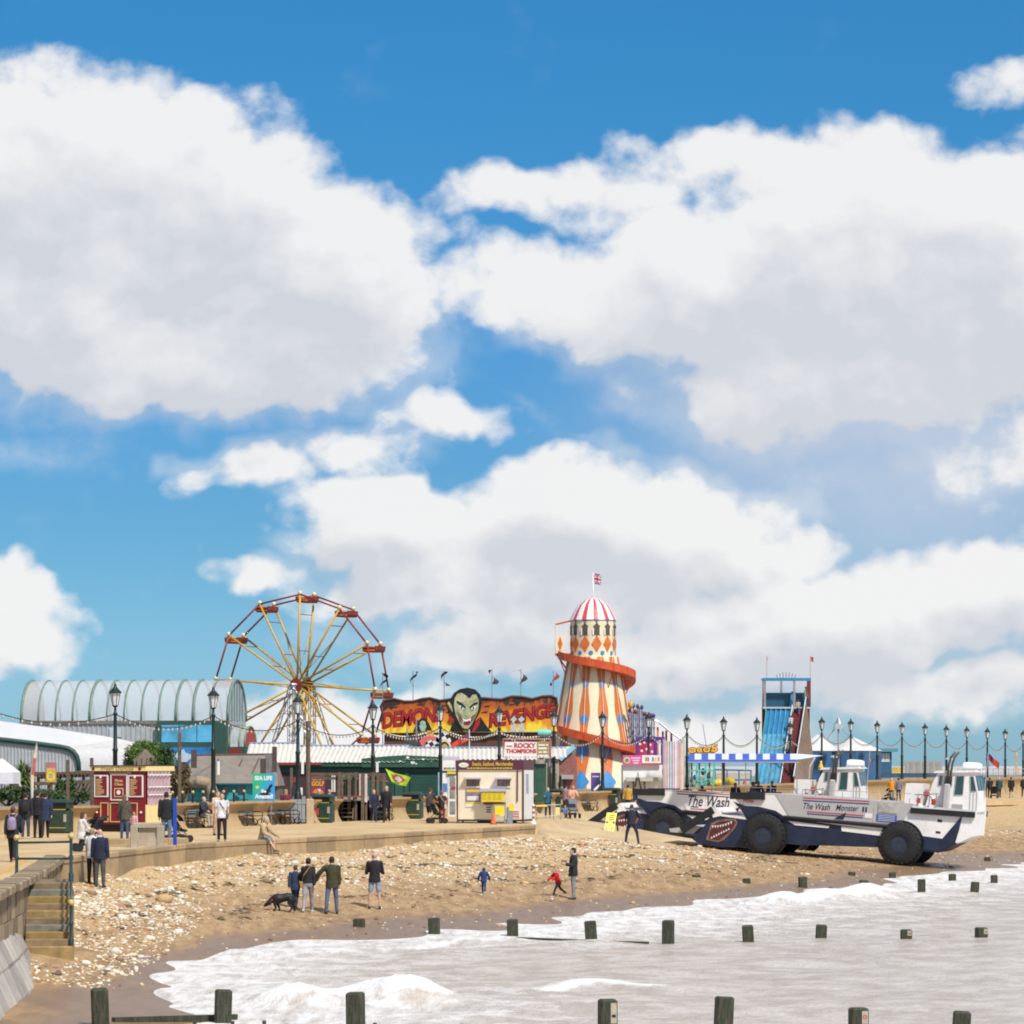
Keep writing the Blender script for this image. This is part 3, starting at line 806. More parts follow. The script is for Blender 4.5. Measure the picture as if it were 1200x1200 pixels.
# ------------------------------------------------------------------ shingle: loose stones
def stones(n_try):
    ico = np.array(Vector_ico()); faces = ICO_F
    X = rng.uniform(-13.4, 40, n_try); Y = rng.uniform(73, 205, n_try)
    z = beach_z(X, Y)
    ex = np.interp(Y, [e[1] for e in EDGE[:12]] + [e[1] for e in EDGE2], [e[0] for e in EDGE[:12]] + [e[0] for e in EDGE2])
    clump = np.sin(X * .8 + 1.3 * np.sin(Y * .35)) * np.sin(Y * .45 + .9 * np.sin(X * .6)) * .5 + .5
    up = np.clip((z + 2.0) / 1.0, 0, 1)
    clump2 = np.sin(X * 2.3 + 2.1 * np.sin(Y * .8 + X * .3)) * np.sin(Y * 1.1 + 1.7 * np.sin(X * 1.1)) * .5 + .5
    dens_ = .045 + .95 * up ** 1.6 * (.15 + .55 * clump ** 1.5 + .4 * clump2 ** 2)
    dens_ = np.where((X < -8.8) & (Y < 100), .95, dens_)
    sx0 = np.interp(Y, [146, 151, 157.5, 172, 194, 205], [0.9, 3.4, 5.9, 10.8, 16.8, 19])
    ok = (z > SEA - .02) & (X > ex + .4) & (rng.random(n_try) < dens_) & ~((Y > 146) & (X < sx0))
    ok &= ~((X < X1 + .3) & (Y > 75.5) & (Y < 83))
    X, Y, z, up = X[ok], Y[ok], z[ok], up[ok]; n = len(X)
    size = np.exp(rng.normal(math.log(.029), .48, n)) * (1 + .22 * (up > .6)); size = np.clip(size, .012, .14)
    big = rng.random(n) < .012; size[big] *= 1.8
    leftz = (X < -8.8) & (Y < 98); size[leftz] *= 1.08
    a = rng.uniform(0, 2 * math.pi, n); st = np.stack([size * rng.uniform(.8, 1.5, n), size * rng.uniform(.7, 1.2, n), size * rng.uniform(.4, .75, n)], 1)
    V = ico[None] * (1 + rng.uniform(-.18, .18, (n, 12, 1))) * st[:, None, :]
    ca, sa = np.cos(a)[:, None], np.sin(a)[:, None]
    vx = V[..., 0] * ca - V[..., 1] * sa + X[:, None]; vy = V[..., 0] * sa + V[..., 1] * ca + Y[:, None]; vz = V[..., 2] + (z + st[:, 2] * .35)[:, None]
    co = np.stack([vx, vy, vz], -1).reshape(-1, 3)
    fi = (faces[None] + (np.arange(n) * 12)[:, None, None]).reshape(-1, 3)
    pal = np.array([hexl(224, 212, 190), hexl(212, 194, 162), hexl(204, 172, 122), hexl(186, 148, 104), hexl(148, 122, 98), hexl(104, 90, 80), hexl(232, 224, 210), hexl(192, 134, 96)])
    pr = np.where(up[:, None] > .45, np.array([[.24, .22, .18, .1, .05, .02, .16, .03]]), np.array([[.10, .12, .2, .2, .17, .12, .05, .04]]))
    pr = np.where(leftz[:, None], np.array([[.3, .2, .12, .06, .06, .04, .2, .02]]), pr)
    cum = np.cumsum(pr / pr.sum(1, keepdims=True), 1); idx = (rng.random(n)[:, None] > cum).sum(1).clip(0, 7)
    colr = np.repeat(pal[idx] * rng.uniform(.8, 1.08, (n, 1)), 12, 0)
    me = bpy.data.meshes.new('beach_stones')
    me.vertices.add(len(co)); me.vertices.foreach_set('co', co.ravel())
    me.loops.add(fi.size); me.loops.foreach_set('vertex_index', fi.ravel())
    me.polygons.add(len(fi)); me.polygons.foreach_set('loop_start', np.arange(len(fi)) * 3)
    me.update(calc_edges=True)
    at = me.color_attributes.new('stone_colour', 'FLOAT_COLOR', 'POINT')
    at.data.foreach_set('color', np.hstack([colr, np.ones((len(colr), 1))]).ravel().astype(np.float32))
    m = bpy.data.materials.new('beach_stone'); m.use_nodes = True
    tt = NT(m.node_tree); bb = m.node_tree.nodes['Principled BSDF']
    cc = tt.n('ShaderNodeVertexColor', layer_name='stone_colour').outputs[0]
    nz = tt.noise(tt.n('ShaderNodeTexCoord').outputs['Object'], 30, 3, .6)
    m.node_tree.links.new(tt.mix(tt.math('MULTIPLY', tt.smooth(nz, .4, .75), .3), cc, (.2, .16, .11, 1)), bb.inputs['Base Color']); bb.inputs['Roughness'].default_value = .85
    me.materials.append(m)
    o = bpy.data.objects.new('beach_stones', me); COL.objects.link(o)
    o['kind'] = 'stuff'; o['label'] = 'loose pale chalk and flint pebbles strewn over the beach'; o['category'] = 'pebbles'
def Vector_ico():
    p = (1 + 5 ** .5) / 2
    v = [(-1, p, 0), (1, p, 0), (-1, -p, 0), (1, -p, 0), (0, -1, p), (0, 1, p), (0, -1, -p), (0, 1, -p), (p, 0, -1), (p, 0, 1), (-p, 0, -1), (-p, 0, 1)]
    return [Vector(q).normalized() for q in v]
ICO_F = np.array([(0, 11, 5), (0, 5, 1), (0, 1, 7), (0, 7, 10), (0, 10, 11), (1, 5, 9), (5, 11, 4), (11, 10, 2), (10, 7, 6), (7, 1, 8), (3, 9, 4), (3, 4, 2), (3, 2, 6), (3, 6, 8), (3, 8, 9), (4, 9, 5), (2, 4, 11), (6, 2, 10), (8, 6, 7), (9, 8, 1)])
stones(330000)
# strandline: dark dried weed and scraps left along two tide marks
mb = MB(); ZB = beach_z(BXX, BYY)
for zl, n in ((-1.10, 900), (-1.55, 700), (-.8, 400)):
    wob = .10 * np.sin(BXX * .7 + BYY * .2) + .05 * np.sin(BXX * 2.1)
    ii = np.argwhere((np.abs(ZB + wob - zl) < .03) & (BYY < 170) & (BYY > 80) & (BXX > -11) & (BXX < 24))
    for k in range(n):
        j = ii[random.randrange(len(ii))]; c = Vector((bx_[j[1]] + random.uniform(-.25, .25), by_[j[0]] + random.uniform(-.3, .3), 0)); c.z = float(beach_z(np.array([c.x]), np.array([c.y]))[0]) + .012
        r_ = random.uniform(.02, .085); q = random.uniform(0, 6.28)
        mb.add([(c.x + r_ * 1.7 * math.cos(q + i * 1.26) * random.uniform(.5, 1.2), c.y + r_ * math.sin(q + i * 1.26) * random.uniform(.5, 1.2), c.z + random.uniform(0, .03)) for i in range(5)], [(0, 1, 2, 3, 4)])
mb.build('strandline_weed', M((.075, .05, .03), .9, .4, 3), fix=False, kind='stuff', label='scraps of dark dried seaweed along the tide marks', category='seaweed')

# ------------------------------------------------------------------ promenade lamps and festoon strings
LANT = glassM((.85, .87, .86), .25, .75, 'lantern_glass')
LAMPS = [(135, 800), (250, 804), (349, 812), (437, 820), (516, 823), (585, 826), (649, 831), (706, 833), (760, 834), (805, 836.5), (848, 839), (887, 840), (926, 845), (963, 839.5), (997, 841.5),
         (1028, 844), (1057, 845.5), (1084, 847), (1109, 849), (1133, 850.5), (1157, 852), (1178, 853.5), (1199, 855)]
LAMPLAB = ['rising behind the dark red food kiosk', 'rising behind the man in the white printed shirt', 'at the grey flood gate before the ferris wheel hub', 'behind the elderly couple at the lime banner', 'against the cream kiosk door, left of the green face',
 'behind the middle of the cream kiosk roof', 'beside the brick gable and the roof sign', 'standing in front of the striped tower', 'in front of the pink ride panel with stars', 'beside the pastel striped sheet', 'behind the canopied vehicle at the dodgem rink',
 'before the left lanes of the blue slide', 'in front of the red slide stairway', 'beside the conical tent roof', 'behind the wheelhouse of the canopied vehicle', 'in front of the blue hut', 'beside the blue hut at the yellow boat'] + ['along the bare far wall beyond the grey fence'] * 6
def make_lamp():
    t = thing('promenade_lamp', 'tall dark green promenade lamp post with glass lantern behind the curved wall', 'street lamp', (0, 0, 0), 0, 'promenade lamp posts')
    H = 5.25
    MB().lathe([(.19, 0), (.19, .5), (.15, .58), (.13, .75), (.105, .85), (.095, 2.4), (.12, 2.43), (.12, 2.5), (.085, 2.55), (.07, H - 1.35), (.10, H - 1.33), (.10, H - 1.27), (.055, H - 1.22), (.05, H - 1.02)], 12).build('pole', DGREEN, t, smooth='auto')
    MB().lathe([(.05, H - 1.02), (.11, H - .98), (.13, H - .94)], 12).build('collar', DGREEN, t, smooth='auto')
    MB().lathe([(.115, H - .94), (.21, H - .42)], 6).build('lantern_glass', LANT, t)
    mb = MB()
    for k in range(6):
        a = k * math.pi / 3
        mb.bar((.118 * math.cos(a), .118 * math.sin(a), H - .94), (.213 * math.cos(a), .213 * math.sin(a), H - .42), .022)
    mb.build('lantern_frame', DGREEN, t)
    MB().lathe([(.27, H - .43), (.27, H - .39), (.16, H - .28), (.075, H - .18), (.06, H - .12)], 12).build('cap', DGREEN, t, smooth='auto')
    MB().lathe([(.045, H - .12), (.06, H - .09), (.03, H - .05), (.012, H)], 8).build('finial', DGREEN, t, smooth=True)
    return t
lamp0 = make_lamp(); LP = []
for i, (x, yt) in enumerate(LAMPS):
    Dl = wallD(x) + 1.1
    zt = wz(yt, Dl)
    loc = (wx(x, Dl), Dl, zt - 5.25)
    lab = 'dark green promenade lamp post ' + LAMPLAB[i]
    if i == 0: lamp0.location = loc; lamp0['label'] = lab
    else: dup(lamp0, loc, random.uniform(0, 1), lab)
    LP.append(Vector((loc[0], Dl, zt - 1.3)))
CABLE = M((.03, .028, .025), .7, .2, 5); BULB = M((.55, .50, .42), .3, .25, 20)
pts_l = [LP[0] + Vector((-5.2, -4, .35))] + LP
for i, (a, b) in enumerate(zip(pts_l[:-1], pts_l[1:])):
    t = thing('festoon_string', 'drooping string of festoon bulbs slung between promenade lamp posts', 'string lights', a, 0, 'festoon strings between the lamps')
    sag = .55 if i < 6 else .7
    n = 14
    P = [(b - a) * (k / n) + Vector((0, 0, -sag * 4 * (k / n) * (1 - k / n))) for k in range(n + 1)]
    MB().tube(P, .022, 5).build('cable', CABLE, t)
    mb = MB(); nb = max(6, int((b - a).length / .42))
    for k in range(1, nb):
        f = k / nb; c = (b - a) * f + Vector((0, 0, -sag * 4 * f * (1 - f)))
        mb.ball((c.x, c.y, c.z - .085), (.042, .042, .06), 6, 4); mb.box(c.x - .022, c.x + .022, c.y - .022, c.y + .022, c.z - .05, c.z)
    mb.build('bulbs', BULB, t, kind='stuff')

# ------------------------------------------------------------------ benches and bins
IRON = M((.02, .022, .022), .5, .2, 6)
def make_bench(label):
    t = thing('iron_bench', label, 'bench')
    for y in (-.7, .7):
        mb = MB()
        mb.tube([(-.25, y, 0), (-.2, y, .2), (-.22, y, .42), (-.32, y, .85)], .026, 8); mb.tube([(.25, y, 0), (.2, y, .22), (.24, y, .43)], .026, 8)
        mb.tube([(-.25, y, .62), (.1, y, .64), (.26, y, .56), (.24, y, .43)], .022, 8)
        mb.build('end_frame', IRON, t, smooth=True)
        for cx in (-.16, .16):
            mb = MB(); mb.tube([(cx + .15 * math.cos(k * math.pi / 6), y, .16 + .15 * math.sin(k * math.pi / 6)) for k in range(13)], .02, 6); mb.build('scroll', IRON, t, smooth=True)
    for k in range(5): MB().box(-.2 + k * .095, -.12 + k * .095, -.78, .78, .43, .46).build('seat_slat', IRON, t)
    for k in range(3):
        z = .54 + k * .11
        MB().bar((-.245 - k * .035, -.78, z), (-.245 - k * .035, .78, z), .03, .08).build('back_slat', M((.22, .23, .23), .3, .15, 6), t)  # sheen on the backs put into the colour, paler than the seat iron
    return t
BENCH = [(235, 'black iron bench against the curved wall with an old man sitting on it'), (293, 'empty black iron bench standing alone below the aquarium poster'), (326, 'first of two black iron benches pushed together by the grey flood gate'),
         (337, 'black iron bench touching the grey flood gate'), (690, 'black iron bench between the green bin and the people with a pushchair'), (447, 'black iron bench half hidden behind the elderly couple')]
for i, (x, lab) in enumerate(BENCH):
    t = make_bench(lab); d = wallD(x) - .95
    t.location = (wx(x, d), d, 0); t.rotation_euler = (0, 0, R(-24)); t['group'] = 'iron benches along the wall'
BING = M((.022, .05, .036), .45, .15, 4, dirt=.2); YEL = M((.55, .42, .03), .5, .1, 4)
def make_bin(label, x, notice):
    d = wallD(x) - .75
    t = thing('litter_bin', label, 'litter bin', (wx(x, d), d, 0), R(-14), 'green litter bins on the promenade')
    MB().cbox(-.48, .48, -.36, .36, .04, .98, .12).build('body', BING, t)
    MB().cbox(-.46, .46, -.34, .34, 0, .05, .1).build('base', BLACK, t)
    mb = MB(); mb.cbox(-.46, -.36, -.34, .34, .98, 1.22, .02); mb.cbox(.36, .46, -.34, .34, .98, 1.22, .02); mb.box(-.36, .36, -.02, .05, .98, 1.2); mb.build('hood_sides', BING, t)
    MB().cbox(-.5, .5, -.38, .38, 1.2, 1.34, .09).build('lid', BING, t)
    MB().box(-.34, .34, -.30, -.03, .985, 1.19).build('opening', BLACK, t)
    for z in (.93, .2): MB().box(-.4, .4, -.372, -.362, z, z + .03).build('gold_band', YEL, t)
    MB().box(.30, .42, -.374, -.362, .45, .75).build('white_sticker', SIGNW, t)
    if notice: MB().add([(-.46, -.375, .38), (-.12, -.375, .36), (-.1, -.375, .68), (-.44, -.375, .78)], [(0, 1, 2, 3)]).build('red_notice', M((.42, .05, .05), .6, .1, 5), t)
make_bin('dark green litter bin with a red notice beside the wooden deck steps', 379, True)
make_bin('dark green litter bin with no notice in front of the green shed', 484, False)
make_bin('dark green litter bin behind the woman in the teal jacket', 653, False)
make_bin('dark green litter bin with a red notice below the striped tower', 717, True)
make_bin('dark green litter bin beside the group of walkers in dark coats', 70, False)
# ------------------------------------------------------------------ helpers for facades, lettering, foliage
class Lp:
    """photo measures at depth D -> metres from the thing's base point"""
    def __init__(s, x0, D, z0=None):
        s.D, s.X0 = D, wx(x0, D); s.z0 = upz(x0) if z0 is None else z0
        s.loc = (s.X0, D, s.z0); s.k = D / F
    def x(s, px): return wx(px, s.D) - s.X0
    def z(s, py): return wz(py, s.D) - s.z0
    def box(s, mb, xa, xb, ya, yb, y0, y1):
        return mb.box(s.x(xa), s.x(xb), y0, y1, s.z(yb), s.z(ya))
    def poly(s, mb, pts, y0, y1):
        return mb.prism([(s.x(a), s.z(b)) for a, b in pts], y0, y1)
def text(name, body, mat, parent, x0, x1, z0, z1, y, shear=0.0, bold=0.0, tilt=0.0, spacing=1.0, axis='front'):
    """lettering fitted to the rectangle x0..x1, z0..z1 on the plane y, facing -y (or +x)"""
    cu = bpy.data.curves.new(name, 'FONT'); cu.body = body; cu.shear = shear; cu.offset = bold; cu.space_character = spacing; cu.extrude = .004; cu.resolution_u = 3; cu.align_x = 'LEFT'
    tmp = bpy.data.objects.new(name, cu)
    me = bpy.data.meshes.new_from_object(tmp)
    bpy.data.objects.remove(tmp); bpy.data.curves.remove(cu)
    n = len(me.vertices); co = np.empty(n * 3); me.vertices.foreach_get('co', co); co = co.reshape(-1, 3)
    lo, hi = co.min(0), co.max(0)
    u = (co[:, 0] - lo[0]) / (hi[0] - lo[0]); v = (co[:, 1] - lo[1]) / (hi[1] - lo[1])
    outc = np.empty_like(co)
    zz = z0 + v * (z1 - z0) + tilt * (u - .5)
    if axis == 'front':
        outc[:, 0] = x0 + u * (x1 - x0); outc[:, 1] = y - (co[:, 2] - lo[2]); outc[:, 2] = zz
    else:
        outc[:, 1] = x0 + u * (x1 - x0); outc[:, 0] = y + (co[:, 2] - lo[2]); outc[:, 2] = zz
    me.vertices.foreach_set('co', outc.ravel()); me.materials.clear(); me.materials.append(mat); me.update()
    o = bpy.data.objects.new(name, me); COL.objects.link(o); o.parent = parent
    return o
def blur_line(m, parent, x0, x1, z0, z1, y):
    """a line of print too small to read in the photograph"""
    x = x0
    while x < x1 - .02:
        w = min(x1 - x, (z1 - z0) * random.uniform(1.4, 3.6)); MB().box(x, x + w, y - .006, y, z0 + (z1 - z0) * .12, z1 - (z1 - z0) * random.uniform(.05, .3)).build('print_line', m, parent); x += w + (z1 - z0) * .45
def leafM(c, name='foliage'):
    m = bpy.data.materials.new(name); m.use_nodes = True
    t = NT(m.node_tree); b = m.node_tree.nodes['Principled BSDF']
    nz = t.noise(t.n('ShaderNodeTexCoord').outputs['Object'], 3.0, 3, .6)
    m.node_tree.links.new(t.mix(t.smooth(nz, .3, .7), c4([q * .6 for q in c]), c4([q * 1.35 for q in c])), b.inputs['Base Color'])
    b.inputs['Roughness'].default_value = .6; b.inputs['Transmission Weight'].default_value = 0
    return m
LEAF = [leafM((.05, .10, .02)), leafM((.10, .17, .02)), leafM((.055, .075, .025)), leafM((.13, .10, .04))]
def leaves(name, clumps, n, size, mat, parent, aspect=1.7):
    """leaf-sized blades spread through clump volumes: (x, y, z, rx, ry, rz)"""
    cl = np.array(clumps); w = cl[:, 3] * cl[:, 4] * cl[:, 5]; idx = rng.choice(len(cl), n, p=w / w.sum())
    d = rng.normal(size=(n, 3)); d /= np.linalg.norm(d, axis=1, keepdims=True)
    r = rng.random(n) ** .45
    c = cl[idx, :3] + d * r[:, None] * cl[idx, 3:6]
    a = rng.normal(size=(n, 3)); a /= np.linalg.norm(a, axis=1, keepdims=True)
    b = np.cross(a, rng.normal(size=(n, 3))); b /= np.linalg.norm(b, axis=1, keepdims=True)
    s_ = size * rng.uniform(.6, 1.3, n)[:, None]
    V = np.stack([c - a * s_ * aspect, c + b * s_ * .6, c + a * s_ * aspect, c - b * s_ * .6], 1).reshape(-1, 3)
    f = np.arange(n * 4).reshape(n, 4)
    me = bpy.data.meshes.new(name); me.from_pydata(V.tolist(), [], f.tolist()); me.materials.append(mat)
    o = bpy.data.objects.new(name, me); COL.objects.link(o); o.parent = parent; return o
BARK = M((.09, .065, .045), .9, .3, 6, bump=.5)
def shrub(label, x, y, D, w, h, n=1500, mat=0, cat='shrub', size=.06, z0=None):
    L = Lp(x, D, z0)
    t = thing('shrub', label, cat, L.loc)
    cl = [(random.uniform(-.5, .5) * w, random.uniform(-.4, .4) * w, h * random.uniform(.35, .8), w * random.uniform(.22, .4), w * random.uniform(.22, .36), h * random.uniform(.16, .28)) for _ in range(9)]
    leaves('foliage', cl, n, size, LEAF[mat], t)
    mb = MB()
    for c in cl[:5]: mb.tube([(0, 0, 0), (c[0] * .5, c[1] * .5, c[2] * .5), c[:3]], [.05, .035, .012], 6)
    mb.build('stems', BARK, t)
    return t
def flag_grid(w, h, nx, nz, amp=.06, ph=0.0, droop=.1):
    return [[(w * i / nx, amp * math.sin(i / nx * 7 + ph) * (i / nx), -h * j / nz - droop * (i / nx) ** 2 * w) for j in range(nz + 1)] for i in range(nx + 1)]

# ------------------------------------------------------------------ ferris wheel
D = 258; L = Lp(353.5, D)
RED = M((.24, .03, .025), .5, .2, 4, dirt=.3); YEL2 = M((.62, .36, .035), .45, .15, 4, dirt=.25); ORAN = M((.72, .20, .03), .45, .12, 4)
CREAMP = M((.75, .62, .40), .5, .1, 4); GRNP = M((.06, .25, .05), .5, .1, 4); BLUP = M((.03, .06, .28), .5, .1, 4)
t = thing('ferris_wheel', 'big yellow spoked ferris wheel with a red rim and small open cars', 'ferris wheel', L.loc, R(-25))
HZ = L.z(803); RW = 106 * L.k; hw = 1.12
A0 = R(86)
for s in (-1, 1):
    for k in range(12):
        a = A0 + k * math.pi / 6; c, sn = math.cos(a), math.sin(a)
        MB().tube([(c * .45, s * .75, HZ + sn * .45), (c * RW, s * hw, HZ + sn * RW)], .078, 6).build('spoke', YEL2, t, smooth=True)
        a2 = a + math.pi / 6
        MB().tube([(c * RW, s * hw, HZ + sn * RW), (math.cos(a2) * RW, s * hw, HZ + math.sin(a2) * RW)], .072, 6).build('rim_bar', RED, t, smooth=True)
        # bracing from mid spoke back to the other side of the hub
        m = .62 * RW
        MB().tube([(c * m, s * hw * .9, HZ + sn * m), (math.cos(a + .55) * .5, -s * .35, HZ + math.sin(a + .55) * .5)], .035, 5).build('brace', YEL2, t, smooth=True)
    MB().lathe([(.12, s * .9 - .06), (.5, s * .9 - .06), (.5, s * .9 + .06), (.12, s * .9 + .06)], 20, (0, 0, HZ), 'y').build('hub_disc', RED, t, smooth='auto')
for k in range(12):
    a = A0 + k * math.pi / 6
    for f in (.38, .78):
        MB().tube([(math.cos(a) * RW * f, -hw * (.6 + .4 * f), HZ + math.sin(a) * RW * f), (math.cos(a) * RW * f, hw * (.6 + .4 * f), HZ + math.sin(a) * RW * f)], .03, 5).build('cross_bar', RED, t)
MB().tube([(0, -1.6, HZ), (0, 1.6, HZ)], .14, 10).build('axle', STEEL, t, smooth=True)
for s in (-1, 1):
    for sx in (-1, 1):
        mb = MB()
        for q in (-.16, .16):
            mb.tube([(sx * 2.6 + q, s * 1.75, 0), (sx * .1 + q * .6, s * 1.55, HZ)], .045, 6)
        for j in range(14):
            f0, f1 = j / 14, (j + 1) / 14; sg = 1 if j % 2 else -1
            mb.tube([(sx * (2.6 - 2.5 * f0) + .16 * sg, s * (1.75 - .2 * f0), HZ * f0), (sx * (2.6 - 2.5 * f1) - .16 * sg, s * (1.75 - .2 * f1), HZ * f1)], .025, 4)
        mb.build('lattice_leg', STEEL, t)
    mb = MB()
    for q in (-.22, .22):
        for r_ in (-.14, .14): mb.tube([(q, s * 1.65 + r_, 0), (q, s * 1.65 + r_, HZ)], .04, 5)
    for j in range(22):
        z0, z1 = HZ * j / 22, HZ * (j + 1) / 22; sg = 1 if j % 2 else -1
        for r_ in (-.14, .14): mb.tube([(-.22 * sg, s * 1.65 + r_, z0), (.22 * sg, s * 1.65 + r_, z1)], .02, 4)
    mb.build('lattice_mast', STEEL, t)
cols = [ORAN, RED, ORAN, GRNP, RED, ORAN, RED, BLUP, ORAN, GRNP, RED, BLUP]
for k in range(12):
    a = A0 + k * math.pi / 6; cx, cz = math.cos(a) * RW, HZ + math.sin(a) * RW
    mb = MB(); P = [(-.52, -.62), (-.42, -.80), (.42, -.80), (.52, -.62), (.56, -.34), (.49, -.34), (.42, -.58), (-.42, -.58), (-.49, -.34), (-.56, -.34)]
    mb.prism([(cx + p, cz + q + .2) for p, q in P], -.85, .85); car = mb.build('car', RED, t)
    MB().box(cx - .40, cx + .40, -.8, .8, cz - .37, cz - .26).build('seat', cols[k], car)
    for s in (-1, 1):
        MB().tube([(cx, s * 1.05, cz), (cx - .5, s * .86, cz - .2)], .03, 5).build('hanger', YEL2, car)
        MB().tube([(cx, s * 1.05, cz), (cx + .5, s * .86, cz - .2)], .03, 5).build('hanger', YEL2, car)
        MB().ball((cx, s * 1.1, cz + .1), .17, 8, 6).build('lamp_cluster', CREAMP, car, smooth=True)
    MB().box(cx - .5, cx + .5, -.9, -.86, cz - .52, cz - .40).build('side_board', ORAN, car)

# ------------------------------------------------------------------ helter skelter
D = 242; L = Lp(695, D); k_ = L.k
HS_C = M((.80, .69, .47), .5, .07, 1.2, dirt=.16); HS_O = M((.62, .165, .035), .45, .1, 1.5, dirt=.12); HS_B = M((.045, .24, .55), .45, .08, 3); SLIDE = M((.60, .09, .025), .4, .18, 2, dirt=.3)
t = thing('helter_skelter', 'cream and orange striped helter skelter tower with blue diamonds and spiral slide', 'helter skelter', L.loc)
PR = [(66, 934), (60, 912), (53, 885), (44, 847), (37.5, 812), (33, 786), (29.5, 770)]
PR = [(r * k_, L.z(y)) for r, y in PR]
def hr(z): return float(np.interp(z, [p[1] for p in PR], [p[0] for p in PR]))
zc0, zc1 = PR[0][1], PR[-1][1]
zs = np.linspace(zc0, zc1, 25)
MB().lathe([(hr(z), z) for z in zs], 48).build('tower', HS_C, t, smooth='auto')
def wave_w(z):
    f = (z - zc0) / (zc1 - zc0)
    return R(7.0 + 1.7 * math.cos(f * 2 * math.pi * 3.2 + .2))
for k in range(12):
    th = R(-90 + 15) + k * R(30)
    rows = []
    for z in np.linspace(zc0 + .05, zc1 - .02, 60):
        w = wave_w(z); rr = hr(z) + .018
        rows.append([(rr * math.cos(th + u * w), rr * math.sin(th + u * w), z) for u in (-1, -.5, 0, .5, 1)])
    MB().grid(rows).build('orange_stripe', HS_O, t, smooth=True)
    MB().tube([((hr(z) + .06) * math.cos(th), (hr(z) + .06) * math.sin(th), z) for z in (L.z(895), L.z(850), L.z(800), zc1)], .03, 5).build('batten', CREAMP, t)
    for yy, h, wd in [(803, .36, R(5.5)), (843, .52, R(7.0)), (880, .72, R(8.5)), (916, .85, R(9.5))]:
        z = L.z(yy); rr = .035
        pts_ = [(0, -h), (wd, 0), (0, h), (-wd, 0)]
        mb = MB(); mb.add([((hr(z + b) + rr) * math.cos(th + a), (hr(z + b) + rr) * math.sin(th + a), z + b) for a, b in pts_] + [((hr(z) + rr + .02) * math.cos(th), (hr(z) + rr + .02) * math.sin(th), z)], [(0, 1, 4), (1, 2, 4), (2, 3, 4), (3, 0, 4)])
        mb.build('blue_diamond', HS_B, t)
rd = 26.3 * k_; zd0, zd1 = zc1, L.z(727)
drum = MB().lathe([(rd, zd0 - .1), (rd, zd1)], 24).build('drum', HS_C, t, smooth='auto')
for k in range(12):
    th = R(-90 + 8) + k * R(30); c, sn = math.cos(th), math.sin(th)
    def on(u, z, e=.02): return ((rd + e) * c - u * sn, (rd + e) * sn + u * c, z)
    mb = MB(); z = L.z(755); mb.add([on(0, z - .62), on(.36, z), on(0, z + .62), on(-.36, z)], [(0, 1, 2, 3)]); mb.build('orange_diamond', HS_O, drum)
    mb = MB(); z = L.z(738)
    og = [(-.2, -.42), (.2, -.42), (.2, .1), (.26, .2), (.12, .3), (0, .5), (-.12, .3), (-.26, .2), (-.2, .1)]
    mb.add([on(a, z + b, .03) for a, b in og], [tuple(range(9))]); win = mb.build('ogee_window', M((.10, .075, .05), .7, .2, 5), drum)
    for sg in (-1, 1):
        mb = MB(); mb.add([on(sg * .2, z - .42, .035), on(sg * .31, z - .42, .035), on(sg * .31, z + .02, .035), on(sg * .2, z + .1, .035)], [(0, 1, 2, 3)]); mb.build('white_jamb', WHITE, win)
    th2 = th + R(15); mb = MB(); z = L.z(766)
    mb.add([((rd + .03) * math.cos(th2 + .1 * math.cos(q)), (rd + .03) * math.sin(th2 + .1 * math.cos(q)), z + .17 * math.sin(q)) for q in np.linspace(0, 2 * math.pi, 11)[:-1]], [tuple(range(10))]); mb.build('blue_disc', HS_B, drum)
    mb = MB(); mb.add([on(-.2, zd1 - .02), on(.2, zd1 - .02), on(0, zd1 - .22)], [(0, 1, 2)]); mb.build('blue_pennant', HS_B, drum)
dome = [(27.5, 727), (25, 722), (22, 716), (17.5, 709), (11, 703.5), (5, 701), (1.5, 699.5)]
mb = MB(); n = 60
P = [[(r * k_ * math.cos(2 * math.pi * i / n), r * k_ * math.sin(2 * math.pi * i / n), L.z(y)) for r, y in dome] for i in range(n + 1)]
mb.grid(P); mb.m = [1 if ((f // (len(dome) - 1)) % 5) < 2 else 0 for f in range(len(mb.f))]
dm = mb.build('dome', [WHITE, M((.62, .06, .07), .45, .08, 4)], t, smooth=True)
MB().lathe([(.09, L.z(701)), (.05, L.z(697)), (.035, L.z(671))], 8).build('flag_pole', WHITE, dm, smooth=True)
# union flag
UJ = [M((.70, .70, .72), .8, .08, 6), M((.50, .02, .05), .8, .1, 6), M((.02, .04, .22), .8, .1, 6)]
fw, fh = 8.6 * k_, 12.5 * k_
nx, nz = 26, 30
mb = MB(); mb.grid(flag_grid(fw * 1.05, fh, nx, nz, .10, .6, .2))
def uj(u, v):
    x, y = (u - .5) * 2, (v - .5) * 2
    if abs(x) < .14 or abs(y) < .2: return 1
    if abs(x) < .26 or abs(y) < .34: return 0
    d = abs(abs(x) - abs(y))
    return 1 if d < .09 else (0 if d < .24 else 2)
mb.m = [uj((f // nz + .5) / nx, (f % nz + .5) / nz) for f in range(len(mb.f))]
fo = mb.build('union_flag', UJ, dm, smooth=True); fo.location = (0.03, 0, L.z(672))
